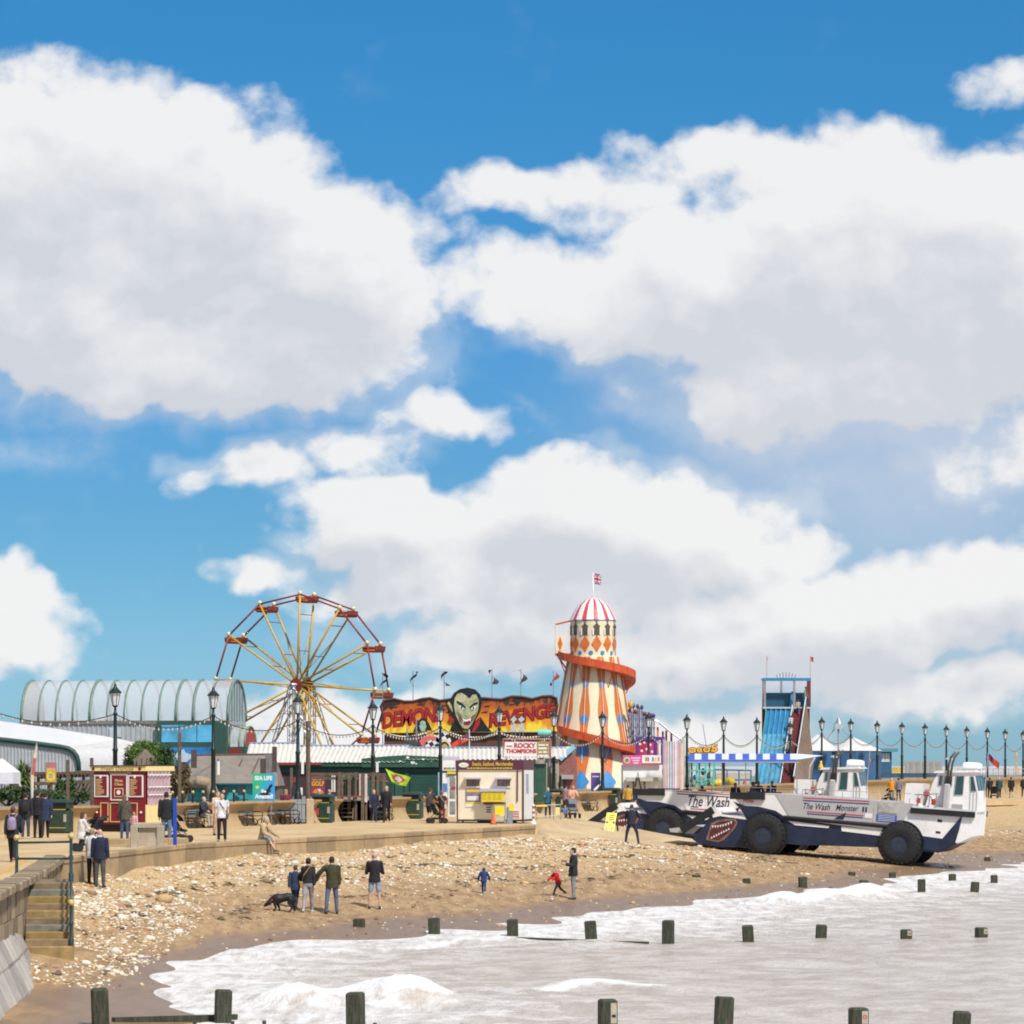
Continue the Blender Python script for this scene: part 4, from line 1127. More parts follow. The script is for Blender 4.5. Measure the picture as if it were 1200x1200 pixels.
# spiral slide
ph = np.linspace(0, 3.75 * math.pi, 110)
yy = np.interp(ph, [0, math.pi, 2 * math.pi, 3 * math.pi, 3.75 * math.pi], [767, 795, 845, 893, 924])
rows = []
for f, y in zip(ph, yy):
    z = L.z(y); r0 = (hr(z) if z < zc1 else rd) + .05; a = math.pi + f; c, sn = math.cos(a), math.sin(a)
    rows.append([(r * c, r * sn, z + h) for r, h in [(r0, .0), (r0 + .30, -.08), (r0 + .62, -.05), (r0 + .80, .06), (r0 + .86, .44), (r0 + .90, .44), (r0 + .90, -.12), (r0 + .30, -.16), (r0, -.08)]])
sl = MB(); closed_sweep(sl, rows); sl = sl.build('slide', SLIDE, t, smooth='auto')
for i in range(3, 108, 4):
    r = rows[i]; p5, p6 = Vector(r[5]), Vector(r[6])
    MB().bar(p5 + Vector((0, 0, .01)), p6, .05).build('slide_rib', M((.45, .07, .02), .5, .1, 3), sl)
    if i % 8 == 3:
        z2 = r[6][2] - 1.15; q = Vector((r[6][0], r[6][1], 0)).normalized() * (hr(max(zc0, min(z2, zc1))) + .02)
        MB().tube([r[6], (q.x, q.y, z2)], .035, 5).build('slide_strut', SLIDE, sl)
# boarding balcony on the left
bx0, bx1 = L.x(650.5), L.x(668)
MB().box(bx0, bx1, -.9, .9, L.z(768), L.z(766)).build('balcony_floor', SLIDE, t)
pn = MB().box(bx0, bx0 + .06, -.9, .9, L.z(766), L.z(745)).box(bx0 + .06, bx0 + .62, -.9, -.85, L.z(766), L.z(745)).build('balcony_panel', HS_C, t)
mb = MB(); cx = bx0 + .34; z = L.z(755); mb.add([(cx, -.912, z - .55), (cx + .17, -.912, z), (cx, -.912, z + .55), (cx - .17, -.912, z)], [(0, 1, 2, 3)]); mb.build('orange_diamond', HS_O, pn)
for px_, py_ in [(bx0 + .03, -.87), (bx0 + .03, .87), (bx0 + .62, -.87), (bx1 - .1, -.87)]:
    MB().tube([(px_, py_, L.z(766)), (px_, py_, L.z(732))], .03, 6).build('balcony_post', HS_C, t)
mb = MB(); mb.bar((bx0, -.87, L.z(732)), (bx1 + .2, -.87, L.z(727)), .06); mb.bar((bx0, .87, L.z(732)), (bx1 + .2, .87, L.z(727)), .06); mb.build('balcony_eaves', SLIDE, t)
for q in (-.8, .8): MB().tube([(bx0 + .1, q, L.z(767)), (bx1 - .25, q, L.z(784))], .035, 5).build('balcony_brace', SLIDE, t)

# ------------------------------------------------------------------ ghost ride with the painted front
D = 222; L = Lp(549, D)
def fire_mat():
    m = bpy.data.materials.new('painted_flames'); m.use_nodes = True
    t = NT(m.node_tree); b = m.node_tree.nodes['Principled BSDF']
    g = t.n('ShaderNodeTexCoord').outputs['Object']; z = t.n('ShaderNodeSeparateXYZ', {'Vector': g}).outputs[2]
    f = t.smooth(z, L.z(858), L.z(818))
    n1 = t.noise(t.n('ShaderNodeMapping', {'Vector': g, 'Scale': (1.6, 1, .6)}).outputs[0], 1.4, 5, .6)
    h = t.math('ADD', f, t.math('MULTIPLY', t.math('SUBTRACT', n1, .5), 1.3))
    c = t.mix(t.smooth(h, -.05, .25), c4((.80, .62, .03)), c4((.70, .25, .015)))
    c = t.mix(t.smooth(h, .35, .75), c, c4((.42, .09, .01)))
    c = t.mix(t.smooth(h, .85, 1.05), c, c4((.05, .02, .012)))
    m.node_tree.links.new(c, b.inputs['Base Color']); b.inputs['Roughness'].default_value = .5
    return m
t = thing('ghost_ride', 'ghost train ride with a flame painted front and a leering green face', 'fairground ride', L.loc)
DB = M((.07, .028, .02), .6, .2, 3)
outl = [(447, 859), (446, 846), (449, 838), (446, 828), (450, 821), (462, 819), (474, 822), (484, 822), (495, 819), (504, 818), (516, 821), (530, 819), (568, 818), (578, 819), (588, 819.5), (600, 816), (612, 816.5), (624, 819), (636, 816), (646, 815.5), (652, 818), (653, 828), (650, 838), (653, 857)]
mb = MB(); L.poly(mb, outl, 0, .18); mb.build('front_board', fire_mat(), t)
mb = MB(); mb.tube([(L.x(a), -.02, L.z(b)) for a, b in outl[1:-1]], .09, 6); mb.build('board_edge', DB, t)
mb = MB(); L.box(mb, 450, 652, 858, 936, .4, 6.0); mb.build('ride_body', M((.11, .045, .03), .65, .2, 2, dirt=.4), t)
DR = M((.38, .012, .015), .45, .2, 8); OUTD = M((.035, .006, .005), .6, .2, 8)
text('lettering', 'DEMONS', OUTD, t, L.x(447.8), L.x(519.2), L.z(850), L.z(830.5), -.015, .08, .055, 9 * L.k, .95)
text('lettering', 'DEMONS', DR, t, L.x(449), L.x(518), L.z(849.4), L.z(831), -.03, .08, .02, 9 * L.k, .95)
text('lettering', 'REVENGE', OUTD, t, L.x(572.6), L.x(650.6), L.z(847), L.z(829.5), -.015, .08, .055, 13 * L.k, .95)
text('lettering', 'REVENGE', DR, t, L.x(574), L.x(649.5), L.z(846.4), L.z(830), -.03, .08, .02, 13 * L.k, .95)
# bats and dark dragon patches along the top
BATM = M((.03, .012, .01), .7, .1, 5)
for (bx, by) in [(463, 829), (492, 826), (522, 827), (571, 828), (568, 835), (600, 826), (526, 835), (620, 822)]:
    mb = MB(); L.poly(mb, [(bx - 4, by - 1), (bx - 1.5, by - .4), (bx, by - 1.6), (bx + 1.5, by - .8), (bx + 4, by - 2), (bx + 2.2, by + .6), (bx, by + .4), (bx - 2.2, by + 1)], -.02, -.006); mb.build('painted_bat', BATM, t)
mb = MB(); L.poly(mb, [(449, 824), (456, 820.5), (466, 821), (470, 825), (462, 827), (459, 832), (455, 829), (449, 834)], -.015, -.004); mb.build('painted_dragon', BATM, t)
mb = MB(); L.poly(mb, [(598, 821), (604, 817.5), (612, 818), (618, 824), (611, 822), (606, 828), (602, 823)], -.015, -.004); mb.build('painted_dragon', BATM, t)
# big cut-out head
HAIR = M((.012, .010, .010), .45, .2, 5); SKIN_G = M((.40, .40, .22), .55, .4, 2.5); SHADE = M((.12, .10, .05), .6, .3, 3)
head = MB(); L.poly(head, [(528, 838), (526, 829), (528, 819), (532, 812), (539, 807.5), (548, 805.8), (557, 808), (563, 814), (565, 823), (563, 833), (558, 842), (553, 851), (548, 856), (541, 855), (536, 848)], -.16, .02)
head = head.build('cutout_head', HAIR, t)
def fp(name, pts, m, y=-.17, th=.008):
    mb = MB(); L.poly(mb, pts, y - th, y); return mb.build(name, m, head)
fp('face', [(533, 818), (536, 813), (541, 812), (546, 815), (550, 819), (554, 814), (558, 814), (561, 820), (560.5, 831), (557.5, 840), (553, 849), (548, 854.5), (542, 853), (538, 846), (534, 838), (532, 827)], SKIN_G)
fp('ear', [(527, 829), (524.5, 824), (526, 822), (529.5, 827), (530.5, 835)], SKIN_G)
fp('brow', [(535, 821), (541, 824), (546, 828.5), (545, 830), (540, 827), (535, 823.5)], HAIR, -.18); fp('brow', [(550, 828.5), (555, 824), (560, 822.5), (560, 825), (555, 827), (551, 830.5)], HAIR, -.18)
fp('eye', [(537, 827.5), (540, 826.8), (544, 830.5), (540.5, 831.5)], WHITE, -.18); fp('eye', [(551.5, 830.8), (555, 827.5), (558.5, 828), (556, 831.2)], WHITE, -.18)
fp('pupil', [(540, 827.5), (542, 828.5), (541.5, 830.8), (539.8, 830.2)], HAIR, -.19); fp('pupil', [(554, 828.5), (556, 828.4), (555.8, 830.6), (554, 830.6)], HAIR, -.19)
fp('nose', [(546.5, 829), (549.5, 829), (551.5, 838), (548.5, 841), (545.5, 838)], M((.34, .40, .22), .55, .2, 3), -.18, .03)
fp('cheek_shadow', [(536, 834), (541, 839), (541, 848), (538, 845)], SHADE, -.18); fp('cheek_shadow', [(559, 833), (555, 839), (554, 846), (557, 840)], SHADE, -.18)
fp('mouth', [(540, 840.5), (546, 843), (552, 841), (555, 837.5), (553.5, 845), (549, 850), (544, 849.5)], M((.20, .01, .015), .5, .2, 5), -.18)
fp('teeth', [(541, 841.4), (546, 843.6), (552.5, 841.4), (551, 844), (546, 845.8), (543, 844.5)], WHITE, -.19); fp('fang', [(542.6, 844), (544, 844.6), (543.4, 847.6)], WHITE, -.19); fp('fang', [(550.6, 843.8), (552, 843), (551.4, 846.6)], WHITE, -.19)
mb = MB(); L.poly(mb, [(527, 857.5), (530, 848), (536, 845), (543, 857.5)], -.10, -.02); mb.build('cape', HAIR, t)
mb = MB(); L.poly(mb, [(549, 857.5), (556, 846), (563, 840), (569, 849), (576, 857.5)], -.10, -.02); mb.build('cape', HAIR, t)
mb = MB(); L.poly(mb, [(553, 857.5), (557, 847), (563, 841), (562, 849), (556, 857.5)], -.13, -.11); mb.build('red_collar', DR, t)
mb = MB(); mb.lathe([(.02, -.16), (.18, -.16), (.18, -.05), (.02, -.05)], 14, (L.x(529), 0, L.z(843)), 'y'); mb.build('red_ball', DR, t)
# smaller ghoul painted under the first word
gm = MB(); L.poly(gm, [(484, 857.5), (489, 847), (493, 842), (499, 842), (503, 848), (507, 857.5)], -.05, -.035); gh = gm.build('painted_ghoul', HAIR, t)
mb = MB(); mb.lathe([(.02, -.07), (.17, -.066), (.19, -.055)], 14, (L.x(495.5), 0, L.z(848)), 'y'); mb.build('ghoul_face', M((.30, .45, .30), .6, .25, 6), gh)
mb = MB(); L.poly(mb, [(491, 850), (500, 850), (498, 857), (493.5, 857)], -.065, -.055); mb.build('ghoul_beard', M((.28, .42, .30), .6, .25, 6), gh)
# bulb chain under the board and props in front of the ride
mb = MB()
for a, b, s_ in [(452, 498, 5), (498, 525, 4), (528, 585, 6), (585, 648, 6)]:
    for i in range(20):
        f = i / 19; px_ = a + (b - a) * f; py_ = 859 + s_ * 4 * f * (1 - f) * .9
        mb.ball((L.x(px_), -.3, L.z(py_)), .075, 6, 4)
mb.build('bulb_chain', M((.75, .68, .5), .4, .1, 9), t, kind='stuff')
CHK = bpy.data.materials.new('checked_cloth'); CHK.use_nodes = True
_t = NT(CHK.node_tree); _ck = _t.n('ShaderNodeTexChecker', {'Scale': 4.0, 'Color1': (.75, .75, .75, 1), 'Color2': (.02, .02, .02, 1)}); _t.nt.links.new(_t.n('ShaderNodeMapping', {'Vector': _t.n('ShaderNodeTexCoord').outputs['Object'], 'Rotation': (0, R(30), 0)}).outputs[0], _ck.inputs['Vector']); _t.nt.links.new(_ck.outputs[0], CHK.node_tree.nodes['Principled BSDF'].inputs['Base Color'])
PINK = M((.66, .14, .13), .6, .12, 5)
DF = 205; LF = Lp(508, DF)
t2 = thing('checked_booth', 'pink and black checked fairground booth roof in front of the ghost ride', 'booth', LF.loc)
mb = MB(); LF.poly(mb, [(497, 878), (491, 868), (497, 863), (500, 862), (513, 864), (516, 868), (514, 878)], 0, 3); mb.build('pink_roof', PINK, t2)
mb = MB(); LF.poly(mb, [(497, 879), (499, 870), (506, 867), (515, 871), (516, 879)], -.1, -.02); mb.build('checked_cloth', CHK, t2)
mb = MB(); LF.box(mb, 500, 508, 856, 863, .4, 1.2); mb.build('top_box', YEL2, t2)
mb = MB(); LF.box(mb, 498, 515, 878, 936, .2, 3); mb.build('booth_wall', DB, t2)
t2 = thing('checked_arch', 'black and white checked arch with tan rings beside the lamp post', 'booth', Lp(521, DF).loc)
L2 = Lp(521, DF)
mb = MB(); L2.poly(mb, [(511, 880), (511, 860), (516, 855), (521, 857), (528, 866), (531, 880)], 0, .25); mb.build('checked_board', CHK, t2)
for r_, m_ in [(8.5, CREAMP), (6.5, DB), (4.8, YEL2), (3.2, DB)]:
    mb = MB(); mb.prism([(r_ * L2.k * math.cos(a), L2.z(880) + r_ * 1.7 * L2.k * math.sin(a)) for a in np.linspace(0, math.pi, 14)], -.02 - (9 - r_) * .02, 0); mb.build('arch_ring', m_, t2)
mb = MB(); L2.box(mb, 512, 530, 880, 936, .02, .25); mb.build('board_post', DB, t2)
for (x, y0, w, lab) in [(477, 858, 4, 'dark pointed turret roof standing left on the ghost ride below its board'), (488, 850, 4, 'slim silver spire by the painted ghoul of the ghost ride'), (514, 848, 4.5, 'checked spire rising beside the lamp post in front of the ghost ride')]:
    Ls = Lp(x, 207); t3 = thing('fairground_spire', lab, 'spire', Ls.loc)
    MB().lathe([(w * Ls.k * .5, Ls.z(880)), (w * Ls.k * .42, Ls.z(870)), (.02, Ls.z(y0 - 8))], 8).build('cone', CHK if x == 514 else STEEL, t3)
    MB().lathe([(w * Ls.k * .4, 0), (w * Ls.k * .4, Ls.z(880))], 8).build('shaft', DB, t3)
Lg = Lp(481, 206); mb = MB(); Lg.poly(mb, [(475, 936), (475, 868), (479, 862), (486, 862), (491, 878), (491, 936)], 0, 2)
mb.build('grey_hood', M((.06, .06, .065), .6, .2, 4), loc=Lg.loc, label='dark grey hooded canopy left of the pink booth', category='canopy')
# twisted banners on tall poles along the ride
for i, (x, y) in enumerate([(448.5, 794), (484, 792), (520.5, 792), (576.5, 790), (610.5, 790), (648.5, 792)]):
    Lb = Lp(x, 224.5); t3 = thing('banner_pole', ['thin pole with a twisted dark banner by the ferris wheel rim', 'thin pole with a curled dark banner above the word Demons', 'thin pole with a knotted banner beside the green face', 'thin pole with a curled dark banner right of the green face', 'thin pole with a folded banner above the word Revenge', 'thin pole with a red tipped banner beside the striped tower'][i], 'flag', Lb.loc, 0, 'banner poles on the ghost ride')
    MB().tube([(0, 0, 0), (0, 0, Lb.z(y - 6))], .03, 6).build('pole', STEEL, t3)
    rows = []
    for j in range(12):
        f = j / 11; a = f * 4 + i; w = .12 + .1 * math.sin(f * 5 + i)
        rows.append([(.05 + .22 * math.sin(f * 5 + i * 1.3) - w * math.cos(a), w * math.sin(a), Lb.z(y - 5) - f * .95), (.05 + .22 * math.sin(f * 5 + i * 1.3) + w * math.cos(a), -w * math.sin(a), Lb.z(y - 5) - f * .95)])
    MB().grid(rows).build('banner', M((.06, .05, .06), .8, .3, 6) if i < 5 else M((.35, .06, .06), .8, .3, 6), t3, smooth=True)

# ------------------------------------------------------------------ aquarium with barrel vault
D = 232; L = Lp(25, D)
AR = R(-9)
t = thing('aquarium_building', 'long grey clad aquarium with a translucent barrel vault and green arched ribs', 'building', L.loc, AR)
LEN = 14.4; zs0, zt = L.z(845), L.z(797); rad = 2.6; hv = zt - zs0
VG = glassM((.70, .72, .73), .3, .5, 'vault_glazing'); RIBG = M((.16, .24, .19), .5, .15, 3); CLAD = M((.40, .42, .43), .5, .1, 2, dirt=.25)
def arc(x, r, h, n=14): return [(x, rad - r * math.cos(math.pi * i / n), zs0 + h * math.sin(math.pi * i / n)) for i in range(n + 1)]
nb = 12
for i in range(nb):
    xa, xb = LEN * i / nb + .04, LEN * (i + 1) / nb - .04
    MB().grid([arc(xa, rad, hv), arc(xb, rad, hv)]).build('vault_pane', VG, t, smooth=True)
for i in range(nb + 1):
    MB().tube(arc(LEN * i / nb, rad + .03, hv + .03), .10 if i in (0, 4, 9, 10, nb) else .06, 6).build('arch_rib', RIBG, t, smooth=True)
mb = MB(); mb.add(arc(0.02, rad - .05, hv - .05), [tuple(range(15))]); mb.build('vault_end', M((.30, .29, .28), .5, .15, 2), t)
mb = MB(); mb.add(arc(LEN - .02, rad - .05, hv - .05), [tuple(range(15))]); mb.build('vault_end', M((.40, .44, .50), .4, .15, 2), t)
for i in range(1, 6):
    y = rad + (i - 3) * .75; h = hv * math.sqrt(max(.05, 1 - ((i - 3) * .75 / rad) ** 2)) - .1
    MB().box(LEN - .01, LEN + .05, y - .04, y + .04, zs0, zs0 + h).build('end_mullion', RIBG, t)
MB().box(-.1, LEN + .1, -.1, .12, zs0 - .22, zs0 + .02).build('eaves_gutter', M((.20, .19, .15), .6, .15, 3), t)
def clad(x0, x1, y, z0, z1, pitch=.34, d=.05):
    n = int((x1 - x0) / pitch); pts_ = []
    for i in range(n):
        a = x0 + i * pitch; pts_ += [(a, y), (a + pitch * .55, y), (a + pitch * .65, y - d), (a + pitch * .9, y - d)]
    pts_.append((x1, y))
    return MB().grid([[(p, q, z0) for p, q in pts_], [(p, q, z1) for p, q in pts_]])
clad(0, 9.5, .02, 0, zs0 - .22).build('cladding', CLAD, t)
MB().box(0, LEN, .06, 5.2, 0, zs0 - .03).build('wall', CLAD, t)
MB().box(6.2, 7.0, -.08, .0, zs0 - 1.1, zs0 - .45).build('vent_box', M((.5, .56, .6), .4, .1, 3), t)
bx = 9.6; GF = M((.03, .085, .06), .5, .15, 4); AQ = M((.10, .40, .62), .2, .3, .9); AQ2 = M((.03, .20, .52), .3, .35, .8)
MB().box(bx, LEN + .02, -.5, .04, 0, zs0 - .02).build('glazed_bay', GF, t)
w3 = (LEN - bx - .5) * .82 / 3
zw0, zw1 = L.z(870), L.z(850)
for i in range(3):
    x = bx + .35 + i * (w3 + .06)
    MB().box(x, x + w3, -.53, -.505, zw0, zw1).build('window_pane', AQ, t)
MB().box(bx + .3, bx + .35 + 3 * (w3 + .06), -.53, -.505, L.z(909), L.z(876)).build('sea_mural', AQ2, t)
mb = MB(); mb.prism([(bx + .7, L.z(886)), (bx + 1.5, L.z(882)), (bx + 1.9, L.z(878)), (bx + 2.0, L.z(882)), (bx + 2.7, L.z(886)), (bx + 2.2, L.z(891)), (bx + 1.9, L.z(896)), (bx + 1.7, L.z(891)), (bx + 1.0, L.z(890)), (bx + .5, L.z(894))], -.545, -.532); mb.build('painted_shark', M((.5, .62, .70), .4, .15, 4), t)
for i in range(4):
    MB().box(LEN + .03, LEN + .06, .3 + i * 1.15, 1.25 + i * 1.15, zw0, zw1).build('side_window', M((.05, .09, .22), .2, .2, 3), t)
MB().box(LEN + .03, LEN + .06, .2, 4.9, L.z(890), L.z(876)).build('side_sign', M((.50, .48, .66), .5, .1, 3), t)
# small vaulted porch
L = Lp(278, 226); t = thing('vaulted_porch', 'small green ribbed vault with a red fascia beside the aquarium', 'porch', L.loc, R(-20))
mb = MB()
def arc2(x): return [(x, 1.0 - .95 * math.cos(math.pi * i / 10), L.z(875) + (L.z(851) - L.z(875)) * math.sin(math.pi * i / 10)) for i in range(11)]
MB().grid([arc2(-.6), arc2(.5)]).build('vault_pane', VG, t, smooth=True)
for x in (-.6, .1, .5): MB().tube(arc2(x), .06, 6).build('arch_rib', M((.18, .28, .10), .5, .15, 3), t, smooth=True)
mb = MB(); mb.add(arc2(.49), [tuple(range(11))]); mb.build('vault_end', M((.35, .06, .06), .5, .15, 3), t)
MB().box(-.7, .6, 0, 2, 0, L.z(875) - .01).build('porch_wall', GF, t); MB().box(-.6, .3, -.05, -.01, L.z(886), L.z(877)).build('red_fascia', RED, t)

# ------------------------------------------------------------------ hall with the curved white roof
D1, D2 = 168, 190
def prof(pts, D): return [tuple(pt(x, y, D)) for x, y in pts]
fr = prof([(-90, 856), (-40, 861), (0, 866.5), (40, 871), (70, 875), (80, 877), (86, 880.5), (90, 886), (92, 893), (92.5, 903)], D1)
bk = prof([(-90, 838), (-40, 840), (0, 845), (60, 853), (110, 861), (140, 866), (165, 872), (180, 879), (190, 888), (195, 903)], D2)
base = Vector((wx(0, D1), D1, .95))
t = thing('white_roofed_hall', 'low hall with a sweeping white roof, grey ribbed gable and dark green verge', 'building', base)
rows = []
for i in range(9):
    f = i / 8; rows.append([tuple(Vector(a).lerp(Vector(b), f) - base) for a, b in zip(fr, bk)])
MB().grid(rows).build('roof', M((.74, .72, .70), .45, .05, .8, dirt=.12), t, smooth='auto')
for i in range(1, 40):
    f = i / 40; P = [Vector(a).lerp(Vector(b), f) - base + Vector((0.0, -.01, .012)) for a, b in zip(fr, bk)][4:]
    MB().tube(P, .022, 4).build('roof_seam', M((.55, .54, .53), .5, .05, 3), t)
MB().tube([Vector(p) - base + Vector((0, -.06, 0)) for p in fr], .12, 8).build('green_verge', M((.012, .06, .045), .45, .15, 3), t, smooth=True)
n = 46; top = [(Vector(p) - base) for p in fr]
mb = MB(); X = [p.x for p in top]; Z = [p.z for p in top]
xsx = np.linspace(X[0], X[-1] - .02, n * 3)
rowsb, rowst = [], []
for j, x in enumerate(xsx):
    dy = .05 if j % 3 == 0 else 0.0
    rowsb.append((x, .04 - dy, 0)); rowst.append((x, .04 - dy, float(np.interp(x, X, Z)) - .05))
MB().grid([rowsb, rowst]).build('ribbed_gable', CLAD, t)
MB().add([(top[-1].x - .02, .05, 0), (wx(195, D2) - base.x - .02, D2 - D1, 0), (wx(195, D2) - base.x - .02, D2 - D1, wz(903, D2) - base.z), (top[-1].x - .02, .05, top[-1].z)], [(0, 1, 2, 3)]).build('side_wall', CLAD, t)

# ------------------------------------------------------------------ brown roofed kiosk block and teal stall
D = 172; L = Lp(262, D); FELT = M((.235, .20, .165), .9, .15, 2, bump=.3, bscale=20, dirt=.25); BRN = M((.085, .055, .05), .7, .2, 4)
t = thing('felt_roofed_block', 'low block with a big brown felt roof and dark timber stacks', 'building', L.loc)
mb = MB(); P = [(L.x(222), 2.6, L.z(885)), (L.x(318), 2.6, L.z(884)), (L.x(326), 0, L.z(921)), (L.x(206), 0, L.z(921)), (L.x(206), 5.2, L.z(921)), (L.x(326), 5.2, L.z(921))]
mb.add(P, [(0, 1, 2, 3), (0, 4, 5, 1), (0, 3, 4), (1, 5, 2), (2, 5, 4, 3)]); rf = mb.build('roof', FELT, t)
MB().tube([P[0], P[1]], .07, 5).build('ridge', BRN, rf)
for a, b in [((280, 890), (272, 912)), ((300, 888), (290, 918)), ((252, 890), (243, 912))]:
    def onr(x, y):
        f = (921 - y) / 37.0; return (L.x(x), 2.6 * f - .03, L.z(y) + .02)
    MB().tube([onr(*a), onr(*b)], .03, 4).build('roof_seam', BRN, rf)
for xa, xb, ya, yb in [(224, 230, 879, 900), (305, 311.5, 889, 910), (319, 324, 875, 905), (213, 220, 893, 906), (311, 319, 884, 914)]:
    mb = MB(); L.box(mb, xa, xb, ya, yb, -.1, .3); mb.build('timber_stack', BRN if xa != 311 else M((.2, .17, .17), .8, .2, 5), rf)
mb = MB(); L.box(mb, 210, 324, 921, 940, .3, 5); mb.build('wall', M((.16, .13, .10), .8, .2, 3), t)
D = 166; L = Lp(258, D)
t = thing('teal_stall', 'octagonal stall with a brown hipped roof over bright teal boards', 'stall', L.loc)
mb = MB(); mb.lathe([(2.15, L.z(918)), (1.2, L.z(904)), (.05, L.z(889.5))], 8, (0, 1.6, 0)); mb.build('roof', FELT, t)
TEAL = M((.02, .30, .33), .5, .15, 4, dirt=.15)
MB().lathe([(1.75, 0), (1.75, L.z(918))], 8, (0, 1.6, 0)).build('wall', TEAL, t)
MB().lathe([(2.1, L.z(919.5)), (2.1, L.z(918))], 8, (0, 1.6, 0)).build('fascia', TEAL, t)
for xa, xb in [(251, 256), (262, 268), (279, 286)]:
    mb = MB(); L.box(mb, xa, xb, 921, 932, -.3, -.16); mb.build('hatch', M((.03, .035, .04), .5, .2, 4), t)

# ------------------------------------------------------------------ long green arcade with the white corrugated roof
D = 190; L = Lp(400, D); CORR = M((.66, .62, .55), .55, .08, 1.5, dirt=.32); GRW = M((.022, .085, .055), .55, .15, 2, dirt=.22); GRD = M((.012, .05, .036), .55, .15, 3)
t = thing('green_arcade', 'long dark green arcade with a whitish corrugated roof', 'building', L.loc)
def corr(x0, x1, ye, yr, dep, slant=0):
    n = int((L.x(x1) - L.x(x0)) / .13); lo, hi = [], []
    for i in range(n + 1):
        f = i / n; x = L.x(x0) + f * (L.x(x1) - L.x(x0)); w = .035 * (1 if i % 2 else -1)
        lo.append((x, -.45 + w * .3, L.z(ye) + w)); hi.append((x + slant, dep, L.z(yr) + w))
    return MB().grid([lo, hi])
corr(287, 347, 894, 871, 3.2).build('roof_sheet', CORR, t); corr(345, 476, 893, 874, 3.0, .25).build('roof_sheet', CORR, t); corr(474.5, 632, 890, 876.5, 2.6).build('roof_sheet', CORR, t); corr(630, 664, 887, 876, 2.6).build('roof_sheet', CORR, t)
for xa, xb, y, d in [(287, 347, 871, 3.2), (348, 478, 874, 3.0), (476, 664, 876.3, 2.6)]:
    MB().tube([(L.x(xa), d, L.z(y) + .02), (L.x(xb), d, L.z(y) + .02)], .07, 6).build('ridge_cap', M((.18, .22, .30), .5, .15, 4), t)
mb = MB(); mb.add([(L.x(287), -.4, L.z(893.5)), (L.x(347), -.4, L.z(893)), (L.x(345), 3.1, L.z(871.5)), (L.x(289), 3.1, L.z(871.5))], [(0, 1, 2, 3)])
mb = MB(); L.box(mb, 290, 640, 895, 940, 0, 5.5); mb.build('wall', GRW, t)
mb = MB(); L.box(mb, 372, 475, 893.5, 898, -.35, -.02); mb.build('fascia', GRW, t)
mb = MB(); L.poly(mb, [(424, 899), (424, 889), (455, 886), (475, 885), (519, 887), (519, 899)], -.38, -.352); mb.build('raised_fascia', GRW, t)
mb = MB(); L.box(mb, 300, 519, 901, 905, -.12, -.01); mb.build('rail_board', GRD, t)
mb = MB(); L.box(mb, 290, 378, 893.5, 896.5, -.5, -.36); mb.build('red_gutter', M((.25, .03, .03), .5, .15, 4), t)
for xa, xb in [(440, 460), (480, 514), (601, 626)]:
    mb = MB(); L.box(mb, xa, xb, 906, 936, -.06, -.004); sh = mb.build('shutter', GRD, t)
    for y in np.arange(909, 935, 2.2):
        mb = MB(); L.box(mb, xa + .6, xb - .6, y, y + 1.5, -.085, -.062); mb.build('shutter_slat', GRW, sh)
for (xa, xb) in [(463, 466), (474, 479), (600, 602), (626, 628), (397, 399)]:
    mb = MB(); L.box(mb, xa, xb, 899, 938, -.1, -.008); mb.build('pilaster', GRW, t)
for (x, y, r_) in [(478, 887.5, .1), (484, 893.5, .14), (496, 890, .09), (488, 895, .06), (469, 892, .07), (506, 892, .05), (445, 893, .06)]:
    mb = MB(); mb.add([(L.x(x) + r_ * math.cos(a) * random.uniform(.7, 1.3), -.386, L.z(y) + .6 * r_ * math.sin(a)) for a in np.linspace(0, 6.28, 9)[:-1]], [tuple(range(8))]); mb.build('peeled_patch', WHITE, t)
# dark interior stretch with posters at the left end of the arcade
mb = MB(); L.box(mb, 322, 398, 905, 938, -.05, -.003); mb.build('dark_opening', M((.05, .025, .03), .8, .2, 4), t)
for xa, xb, c in [(326, 333, (.28, .04, .04)), (344, 352, (.30, .04, .04)), (388.5, 390, (.7, .68, .62)), (391, 393, (.7, .68, .62)), (402, 404, (.04, .32, .13))]:
    mb = MB(); L.box(mb, xa, xb, 908 if xa > 380 else 911, 928 if xa > 380 else 917, -.09, -.054); mb.build('panel_strip', M(c, .6, .12, 5), t)
mb = MB(); L.box(mb, 320, 325, 905, 926, -1.1, -1.0); mb.build('hanging_bag', M((.62, .50, .38), .7, .2, 5), t)
D = 186; L = Lp(372, D); t = thing('golf_poster', 'maroon poster with yellow Golf lettering on the arcade', 'poster', L.loc)
mb = MB(); L.box(mb, 364.5, 380.5, 909, 931, 0, .05); mb.build('poster_board', M((.22, .035, .06), .6, .1, 5), t)
GOLD = M((.75, .42, .03), .5, .1, 6)
text('lettering', 'GOLF', GOLD, t, L.x(365.2), L.x(379.8), L.z(921), L.z(915.5), -.01, 0, .03)
blur_line(GOLD, t, L.x(366), L.x(379), L.z(914.5), L.z(912), -.004)
mb = MB(); L.poly(mb, [(366, 929), (369, 925), (375, 924), (380, 929), (376, 930.5)], -.012, -.004); mb.build('painted_ball', ORAN, t)
for xa, w in [(323, .0), (343.5, .0), (362, .0)]:
    pass
